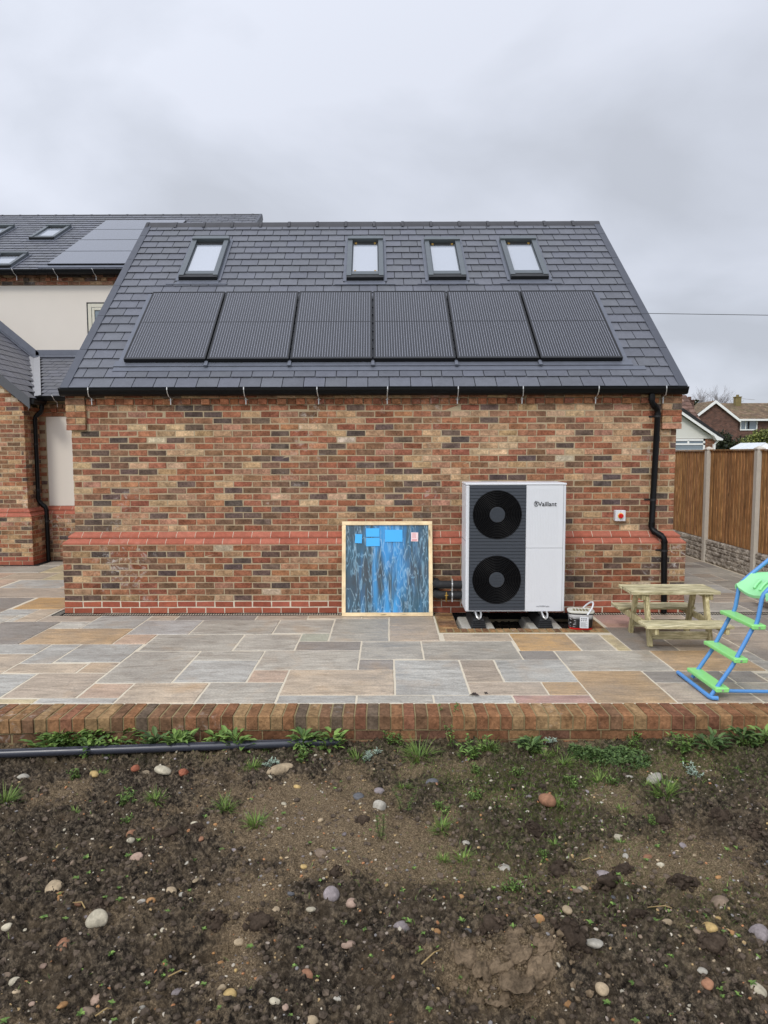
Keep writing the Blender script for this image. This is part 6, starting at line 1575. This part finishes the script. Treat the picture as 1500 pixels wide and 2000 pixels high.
for i, s_ in enumerate(ST.split(';')):
    x, y, w, c = s_.split(','); x, y, w = float(x), float(y), float(w)*0.5
    nm, cc = COLS[c]; q = rg.uniform(0.62, 0.82)
    mb = MB(); st_ = rg.uniform(1.0, 1.5) if i not in (5, 6, 0) else 1.7
    fl = rg.uniform(0.5, 0.8)
    lump(mb, (x, y, sz(x, y)+w*fl*0.12), w/st_**0.5, rg, (cc[0]*q, cc[1]*q, cc[2]*q, rg.random()), 3, fl, 0.34 if i in (9, 15, 25, 35, 13, 26) else 0.18, st_)
    o = mb.build('stone', MT['stone'], None, smooth=True, loc=(x, y, sz(x, y)))
    if i in SLAB: tag(o, SLAB[i], 'stone')
    else: tag(o, 'small %s stone lying loose among others of its colour on the bare soil' % nm, 'stone', 'small %s stones on the soil' % nm)
for k in range(225):
    y = -3.65-2.55*rg.random()**0.75; x = rg.uniform(-2.4, 2.8)*(0.60+0.40*(y+6.3)/2.8)+0.12
    c = rg.choice('bbccwwnkopyrgp'); nm, cc = COLS[c]; q = rg.uniform(0.5, 0.85); w = 0.007+0.012*rg.random()**2
    mb = MB(); fl = rg.uniform(0.5, 0.8)
    lump(mb, (x, y, sz(x, y)+w*0.12), w, rg, (cc[0]*q, cc[1]*q, cc[2]*q, rg.random()), 2, fl, 0.3, rg.uniform(1.0, 1.5))
    tag(mb.build('stone', MT['stone'], None, smooth=True, loc=(x, y, sz(x, y))), 'small %s stone lying loose among others of its colour on the bare soil' % nm, 'stone', 'small %s stones on the soil' % nm)
# brick fragments by the pipe
for (x, y, lab) in ((-1.05, -3.52, 'orange brick fragment behind the grey pipe, near the low wall'), (-1.18, -3.98, 'small orange brick chip beside the cream stone'), (-1.50, -3.96, 'orange brick crumb left of the pipe hollow')):
    mb = MB(); lump(mb, (x, y, sz(x, y)+0.012), 0.026, rg, (*S(138, 84, 63), 0.4), 2, 0.8, 0.5, 1.2); tag(mb.build('brick_fragment', MT['stone'], None, loc=(x, y, sz(x, y))), lab, 'brick fragment')
# big dark clods
CL = [(1.62, -5.14, .07), (.99, -4.65, .06), (-.93, -4.62, .05), (-1.05, -4.72, .05), (.02, -4.6, .04), (1.26, -5.12, .06), (1.05, -5.0, .055), (.62, -5.55, .06), (.95, -5.62, .08), (1.38, -4.98, .05), (-.1, -5.05, .035), (1.32, -5.4, .06), (1.55, -5.62, .06), (-.62, -5.42, .05), (-.42, -5.45, .06), (-1.2, -5.35, .05), (2.1, -4.5, .06), (2.2, -4.7, .05), (1.75, -4.55, .05), (.25, -5.6, .04)]
for i, (x, y, r) in enumerate(CL):
    mb = MB(); q = rg.uniform(0.75, 1.15); c = S(66, 56, 47)
    lump(mb, (x, y, sz(x, y)+r*0.12), r*0.8, rg, (c[0]*q, c[1]*q, c[2]*q, rg.random()), 3, 0.6, 0.5)
    for k in range(70):
        a = rg.uniform(0, 6.3); d = r*1.15*rg.random()**.6; rr = r*rg.uniform(0.08, 0.26); xx, yy = x+d*math.cos(a), y+d*math.sin(a)*0.8; q2 = q*rg.uniform(0.8, 1.3)
        lump(mb, (xx, yy, sz(xx, yy)+r*0.5*max(0, 1-(d/r)**2)+rr*0.2), rr, rg, (c[0]*q2, c[1]*q2, c[2]*q2, rg.random()), 1, 0.8, 0.6)
    tag(mb.build('soil_clod', MT['clod'], None, loc=(x, y, sz(x, y))), 'dark crumbly clod of soil on the bare ground', 'soil clod', 'dark clods of soil')
# broken pale clod with a dark crack, near the bottom right of the middle
mb = MB(); r2 = random.Random(4)
for (x, y, r, st_, f_) in ((.50, -5.69, .055, 1.2, .5), (.60, -5.67, .06, 1.3, .45), (.72, -5.66, .065, 1.3, .45), (.83, -5.68, .05, 1.2, .5), (.56, -5.75, .055, 1.4, .5), (.68, -5.76, .06, 1.4, .45), (.79, -5.76, .05, 1.2, .5), (.62, -5.83, .045, 1.3, .5), (.73, -5.84, .045, 1.3, .5), (.51, -5.83, .03, 1.1, .6)):
    q = r2.uniform(0.85, 1.1); c = S(108, 93, 75); o0 = len(mb.v)
    lump(mb, (x, y, sz(x, y)-r*0.08), r, r2, (c[0]*q, c[1]*q, c[2]*q, r2.random()), 4, f_, 0.8, st_)
    for k in range(o0, len(mb.v)):
        p = mb.v[k]; n_ = float(fbm(np.array([p[0]*30]), np.array([p[1]*30+p[2]*41]), 3, 3)[0])-0.5
        n3 = float(fbm(np.array([p[0]*85]), np.array([p[1]*85+p[2]*60]), 13, 2)[0])-0.5
        mb.v[k] = (p[0]+n_*0.03+n3*.008, p[1]+n_*0.03, p[2]+n_*0.055+n3*0.016)
for k in range(160):
    x, y = r2.gauss(.68, .16), r2.gauss(-5.76, .07); r = 0.004+0.014*r2.random()**2; q = r2.uniform(0.7, 1.1); c = S(116, 100, 80)
    lump(mb, (x, y, sz(x, y)+0.03*r2.random()), r, r2, (c[0]*q, c[1]*q, c[2]*q, r2.random()), 1, 0.8, 0.6)
tag(mb.build('soil_clod', MT['clod'], None, loc=(.68, -5.74, sz(.68, -5.74))), 'large pale broken clod of earth at the bottom, right of the middle', 'soil clod')
# plastic pipe
gp_ = thing('plastic_pipe', (-1.4, -3.62, -0.15), 'long grey plastic pipe lying on the soil along the foot of the low brick wall', 'pipe')
mb = MB(); A, B = Vector((-4.3, -3.850, -0.176)), Vector((-0.175, -3.535, -0.160)); d = (B-A).normalized()
mb.tube([A, B], 0.030, 28, cap=False)
pts = [B+d*0.0005, B-d*0.06]
mb.tube([B, B-d*0.10], 0.0265, 28, cap=False)
n0 = len(mb.v)
MT['pipe'] = plain('grey_pvc', S(56, 58, 66), 0.3, 0, 0.06, 10, 0, 0.5)
mb.build('pipe_wall', MT['pipe'], gp_, smooth=True)
mb = MB(); side = Vector((0, 0, 1)).cross(d).normalized()
for (o, s_) in ((0.0435, 0.9),): mb.hexa([A+Vector((0, -0.018, 0.0265)), B+Vector((0, -0.018, 0.0265)), B+Vector((0, -0.012, 0.0275)), A+Vector((0, -0.012, 0.0275)), A+Vector((0, -0.018, 0.0295)), B+Vector((0, -0.018, 0.0295)), B+Vector((0, -0.012, 0.0305)), A+Vector((0, -0.012, 0.0305))])
mb.build('mould_line', MT['pipe'], gp_)
mb = MB(); mb.lathe([(0.0292, 0.0), (0.0292, 0.003), (0.0, 0.003)], (0, 0, 0), 'Z', 24)
for i, p in enumerate(mb.v):
    e1 = side; e2 = d.cross(side); mb.v[i] = tuple(B-d*0.05 + e1*p[0]+e2*p[1]+d*p[2])
mb.build('bore_shade_disc', MT['underlay'], gp_)  # black disc set inside the end, standing in for the pipe's inner shade

# weeds
MT['leaf'] = leafmat('weed_leaf', S(60, 86, 38), S(116, 142, 70))
MT['leafd'] = leafmat('dark_weed_leaf', S(52, 74, 38), S(92, 114, 62))
MT['grass'] = leafmat('grass_blade', S(64, 92, 36), S(122, 144, 68))
MT['silv'] = leafmat('silvery_leaf', S(122, 140, 124), S(168, 184, 166))
MT['drytwig'] = leafmat('dry_stalk', S(64, 54, 40), S(128, 112, 80))
def blade(mb, p, d, L, w, rg, bend=0.4, tone=None):
    p = Vector(p); d = Vector(d).normalized(); s = d.cross(Vector((0, 0, 1)))
    s = s.normalized() if s.length > 1e-4 else Vector((1, 0, 0))
    q = rg.uniform(0.75, 1.2); tn = tone or (q, q, q, rg.random())
    pts = []
    dd = d.copy()
    for k in range(4):
        ww = w*(1-(k/3)**1.6)*0.5+0.0003
        pts += [p-s*ww, p+s*ww]; p = p+dd*(L/3); dd = (dd+Vector((d.x, d.y, -0.6))*bend*0.5).normalized()
    mb.add(pts, [(0, 1, 3, 2), (2, 3, 5, 4), (4, 5, 7, 6)], tn)
def leaf(mb, p, d, L, w, rg, tone=None, fold=0.25):
    p = Vector(p); d = Vector(d).normalized(); s = d.cross(Vector((0, 0, 1)))
    s = s.normalized() if s.length > 1e-4 else Vector((1, 0, 0))
    up = s.cross(d).normalized(); q = rg.uniform(0.75, 1.25); tn = tone or (q, q, q, rg.random())
    m1, m2, e = p+d*L*0.35+up*L*0.03, p+d*L*0.72, p+d*L-up*L*0.10
    u = up*w*fold
    mb.add([p, m1-s*w*.5+u, m2-s*w*.42+u*.8, e, m2+s*w*.42+u*.8, m1+s*w*.5+u, m1, m2], [(0, 6, 1), (1, 6, 7, 2), (2, 7, 3), (0, 5, 6), (6, 5, 4, 7), (7, 4, 3)], tn)
def weed(kind, x, y, lab, rg, sc_=1.0, grp=None):
    z = sz(x, y)-0.004
    if y > -3.47: z = max(z, -0.2)
    th = thing({'tuft': 'grass_tuft', 'silver': 'silver_leaved_weed', 'broad': 'broad_leaved_weed', 'leafy': 'leafy_weed', 'mat': 'mat_of_weed', 'fern': 'feathery_weed', 'stem': 'tall_stemmed_weed', 'twig': 'dry_weed', 'flower': 'white_flowered_weed'}[kind], (x, y, z), lab, 'weed', grp)
    mb = MB(); st = MB(); up = lambda a, e: Vector((math.cos(a)*math.cos(e), math.sin(a)*math.cos(e), math.sin(e)))
    def at(dx, dy): return (x+dx, y+dy, sz(x+dx, y+dy)-0.002)
    R0 = 0.075*sc_
    mat = MT['leaf']
    if kind == 'tuft':
        mat = MT['grass']
        for k in range(int(110*sc_)):
            a = rg.uniform(0, 6.3); r = R0*0.55*rg.random()**.6; blade(mb, at(r*math.cos(a), r*math.sin(a)), up(a+rg.uniform(-.6, .6), rg.uniform(0.25, 1.25)), rg.uniform(0.035, 0.115)*sc_, 0.0042, rg, rg.uniform(0.2, 0.8))
    elif kind in ('leafy', 'silver'):
        mat = MT['leaf'] if kind == 'leafy' else MT['silv']
        for k in range(15):
            a0 = rg.uniform(0, 6.3); r0 = R0*0.8*rg.random(); bx_, by_ = r0*math.cos(a0), r0*math.sin(a0); hh = rg.uniform(0.03, 0.10)*sc_*(1 if kind == 'leafy' else 0.5)
            b = Vector(at(bx_, by_)); e = b+Vector((bx_*.4, by_*.4, hh)); st.tube([b, (b+e)/2+Vector((0.003, 0, 0)), e], 0.0016, 4)
            for m_ in range(9):
                p = b.lerp(e, rg.uniform(0.15, 1.0)); leaf(mb, p, up(rg.uniform(0, 6.3), rg.uniform(0.0, 0.9)), rg.uniform(0.018, 0.036)*sc_, rg.uniform(0.008, 0.014)*sc_ if kind == 'leafy' else 0.006, rg)
    elif kind == 'broad':
        mat = MT['leafd'] if rg.random() < .5 else MT['leaf']
        for k in range(int(90*sc_)):
            a = rg.uniform(0, 6.3); r = R0*1.9*rg.random(); p = at(r*math.cos(a), r*math.sin(a)*0.45)
            leaf(mb, (p[0], p[1], p[2]+rg.uniform(0.0, 0.10)), up(a+rg.uniform(-.7, .7), rg.uniform(0.05, 0.8)), rg.uniform(0.05, 0.10), rg.uniform(0.022, 0.04), rg)
        st.tube([at(0, 0), (x, y, sz(x, y)+0.02)], 0.005, 5)
    elif kind == 'mat':
        mat = MT['leafd']
        for k in range(1500):
            a = rg.uniform(0, 6.3); r = 0.24*sc_*rg.random()**.55; dx, dy = r*math.cos(a), r*math.sin(a)*0.62; p = at(dx, dy); dome = 0.055*max(0, 1-(r/(0.25*sc_))**2)
            leaf(mb, (p[0], p[1], p[2]+dome*rg.uniform(0.3, 1.1)), up(rg.uniform(0, 6.3), rg.uniform(-0.1, 0.9)), rg.uniform(0.016, 0.03), rg.uniform(0.009, 0.016), rg)
        st.tube([at(0, 0), (x, y, sz(x, y)+0.02)], 0.004, 5)
    elif kind in ('fern', 'stem', 'flower', 'twig'):
        H = {'fern': 0.24, 'stem': 0.27, 'flower': 0.16, 'twig': 0.18}[kind]*sc_
        mat = {'fern': MT['leaf'], 'stem': MT['leaf'], 'flower': MT['leafd'], 'twig': MT['drytwig']}[kind]
        for k in range({'fern': 2, 'stem': 3, 'flower': 4, 'twig': 5}[kind]):
            b = Vector(at(rg.uniform(-.03, .03), rg.uniform(-.02, .02))); e = b+Vector((rg.uniform(-.35, .35)*H, rg.uniform(-.15, .15)*H, H*rg.uniform(0.6, 1.05))); mid_ = (b+e)/2+Vector((rg.uniform(-.01, .01), 0, 0)); st.tube([b, mid_, e], [0.0026, 0.002, 0.001], 5)
            for m_ in range({'fern': 70, 'stem': 26, 'flower': 16, 'twig': 9}[kind]):
                f_ = rg.uniform(0.12, 1.0); p = b.lerp(mid_, f_*2) if f_ < .5 else mid_.lerp(e, f_*2-1); a = rg.uniform(0, 6.3)
                if kind == 'fern': blade(mb, p, up(a, rg.uniform(0.1, 0.9)), 0.030*(1.15-f_*.7), 0.0028, rg, 0.2)
                elif kind == 'twig': blade(mb, p, up(a, rg.uniform(0.2, 1.1)), rg.uniform(0.03, 0.06), 0.003, rg, 0.3)
                else: leaf(mb, p, up(a, rg.uniform(-0.1, 0.7)), rg.uniform(0.016, 0.03)*(1.2 if kind == 'flower' else 1), 0.013, rg)
    mb.build('leaves', mat, th)
    if st.v: st.build('stem', MT['drytwig'], th)
    if kind == 'flower':
        fl = MB()
        for k in range(3):
            p = Vector((x+rg.uniform(-.05, .05), y+rg.uniform(-.03, .03), z+rg.uniform(0.08, 0.13)))
            for m_ in range(5): leaf(fl, p, up(m_*1.257, 0.3), 0.014, 0.012, rg, (1, 1, 1, 1))
        fl.build('flower', MT['whitepaint'], th)
    return th
WD = "broad,-1.96,-3.47;broad,-2.15,-3.54;twig,-0.79,-3.41;leafy,-0.43,-3.70;tuft,-0.76,-3.82;silver,-0.64,-3.78;leafy,0.20,-3.50;tuft,0.38,-3.70;silver,0.05,-3.70;tuft,-0.05,-3.72;stem,0.60,-3.36;stem,0.61,-3.56;leafy,0.76,-3.72;tuft,0.87,-3.62;mat,1.73,-3.74;mat,1.56,-3.71;leafy,2.23,-3.71;broad,2.66,-3.27;flower,2.71,-3.37;tuft,1.86,-4.28;tuft,-0.59,-4.60;tuft,-0.81,-4.42;leafy,-1.44,-4.33;tuft,-1.25,-4.34;tuft,-1.76,-3.90;leafy,-1.86,-4.04;tuft,-2.17,-4.34;fern,0.11,-4.75;fern,0.25,-4.37;tuft,0.47,-4.62;leafy,1.23,-3.50;silver,1.33,-3.53;tuft,1.34,-3.87;tuft,1.53,-4.03;silver,2.19,-3.92;leafy,1.96,-3.46;tuft,1.24,-3.72;leafy,-1.43,-3.47"
WL = ['big patch of broad leaved weed behind the left part of the grey pipe', 'smaller spread of broad leaves behind the grey pipe, left of the big patch', 'dry twiggy weed against the low wall behind the right part of the pipe', 'bright leafy weed growing in front of the right end of the grey pipe', 'grass tuft in front of the pipe, left of a silvery weed', 'silvery weed in front of the grey pipe', 'round bright leafy weed against the low wall, right of the pipe end', 'tall dark green grass tuft at the foot of the low wall, near the middle', 'silvery spiky weed on the soil right of the pipe end', 'small grass tuft beside the silvery weed right of the pipe end',
      'dark stringy weed hanging over the coping of the low wall', 'upright yellow green weed in front of the low wall, under the stringy weed', 'sprawling leafy weed at the foot of the low wall, right of the upright one', 'dense grass tuft beside the sprawling leafy weed', 'largest dark green mat of weed on the soil at the right', 'left part of the dark green mat of weed at the right', 'leafy weed right of the dark green mat', 'broad leaved weed rising against the low wall at the far right', 'weed with small white flowers by the low wall at the far right', 'grass tuft right of the mossy mound, below the pale oblong stone', 'single bright grass tuft in the sandy ground left of the middle', 'wide low grass tuft left of the single bright tuft', 'small leafy weed among dark clods at the left', 'small grass tuft right of the leafy weed among clods at the left', 'little grass tuft just under the grey pipe at the left', 'little leafy weed near the yellow stone under the pipe', 'grass tuft cut by the left edge of the picture', 'taller feathery green weed standing in the middle of the soil', 'thin feathery weed behind the taller one in the middle', 'low grass tuft right of the two feathery weeds', 'leafy weed by the low wall, left of the dark green mat', 'silvery weed by the low wall, left of the dark green mat', 'grass tuft on top of the mossy mound', 'grass tuft between the mossy mound and the dark green mat', 'silvery weed on the mossy ground at the right', 'leafy weed against the low wall above the dark green mat', 'grass tuft left of the mossy mound, near the low wall', 'small leafy weed by the low wall behind the pipe']
SCL = {0: 2.6, 1: 1.8, 3: 1.2, 6: 1.1, 7: 1.5, 10: 1.3, 12: 1.5, 13: 1.2, 14: 1.0, 15: 0.62, 16: 1.4, 17: 0.9, 19: 1.2, 20: 0.95, 21: 1.0, 24: .6, 25: .7, 5: .9, 8: 1.0, 26: 1.2, 32: .9}
for i, s_ in enumerate(WD.split(';')):
    k, x, y = s_.split(','); weed(k, float(x), float(y), WL[i], rg, SCL.get(i, 0.85))
for k in range(54):
    if k < 28: x, y = rg.uniform(-2.4, 2.9), rg.uniform(-3.66, -3.5)
    else:
        while True:
            x, y = rg.uniform(-2.2, 2.7), rg.uniform(-5.2, -3.7)
            if rg.random() < look('m', x, y)+0.04: break
    weed(rg.choice(['tuft', 'leafy', 'leafy', 'broad']) if k < 28 else rg.choice(['tuft', 'leafy']), x, y, 'small clump of green weed or grass among the others along the wall and mossy ground', rg, rg.uniform(0.35, 0.7), 'small clumps of weed and grass')
# seedlings: four small plants copied about
protos = []
for v_ in range(4):
    mb = MB(); n = 4+v_ % 3
    for k in range(n):
        a = 6.283*k/n+rg.uniform(-.3, .3); leaf(mb, (0, 0, 0.006), (math.cos(a), math.sin(a), rg.uniform(0.2, 0.7)), rg.uniform(0.012, 0.02), rg.uniform(0.008, 0.012), rg)
    mb.tube([(0, 0, -0.004), (0, 0, 0.007)], 0.0012, 4)
    protos.append(mb.build('seedling', MT['leaf'], None))
for k in range(170):
    y = -4.0-2.25*rg.random()**0.55; x = rg.uniform(-2.2, 2.4)*(0.60+0.40*(y+6.3)/2.8)+0.12
    o = protos[k % 4] if k < 4 else protos[k % 4].copy()
    if k >= 4: scene.collection.objects.link(o)
    o.location = (x, y, sz(x, y)); s_ = rg.uniform(0.6, 1.35); o.scale = (s_, s_, s_); o.rotation_euler = (0, 0, rg.uniform(0, 6.3))
    tag(o, 'tiny bright green seedling sprouting from the bare soil', 'seedling', 'tiny green seedlings in the soil')
# thin grass and moss over the right-hand ground: uncountable
mb = MB(); cnt = 0
while cnt < 5200:
    y = -3.5-2.8*rg.random(); x = rg.uniform(-2.5, 3.0)*(0.62+0.38*(y+6.3)/2.8)+0.12
    m_ = look('m', x, y)
    if rg.random() > m_*0.9+0.015: continue
    a = rg.uniform(0, 6.3); e = rg.uniform(0.3, 1.4); blade(mb, (x, y, sz(x, y)-0.002), (math.cos(a)*math.cos(e), math.sin(a)*math.cos(e), math.sin(e)), rg.uniform(0.012, 0.034), 0.0026, rg, 0.5); cnt += 1
tag(mb.build('sparse_grass', MT['grass'], None), kind='stuff', label='thin short grass growing over the mossy ground at the right')
# dry stalks
for i, (x, y, L, a, lab) in enumerate(((-1.24, -5.38, .09, 2.6, 'pale dry stalk on the dark soil below the rust brown stone at the left'), (-0.74, -5.76, .09, .8, 'thin dry stalk by the hollow at the lower left'), (0.36, -5.33, .13, 1.2, 'curved pale root on the soil left of the middle of the lower ground'), (0.30, -5.72, .12, .7, 'thin dry stalk near the bottom middle'), (1.18, -4.93, .07, .1, 'short straw coloured stalk below the mossy mound'), (1.52, -5.35, .14, 2.8, 'pale bent stalk on the dark soil at the right'), (-0.95, -5.98, .07, .9, 'short dry stalk at the bottom left'))):
    mb = MB(); p = Vector((x, y, sz(x, y)+0.012)); q = Vector((x+L*math.cos(a), y+L*math.sin(a), sz(x+L*math.cos(a), y+L*math.sin(a))+0.014)); mb.tube([p, (p+q)/2+Vector((0.01, 0.008, 0.012)), q], [0.003, 0.0028, 0.0015], 6, tone=(1.6, 1.5, 1.3, 0.9))
    tag(mb.build('dry_stalk', MT['drytwig'], None, loc=(x, y, sz(x, y))), lab, 'stalk')
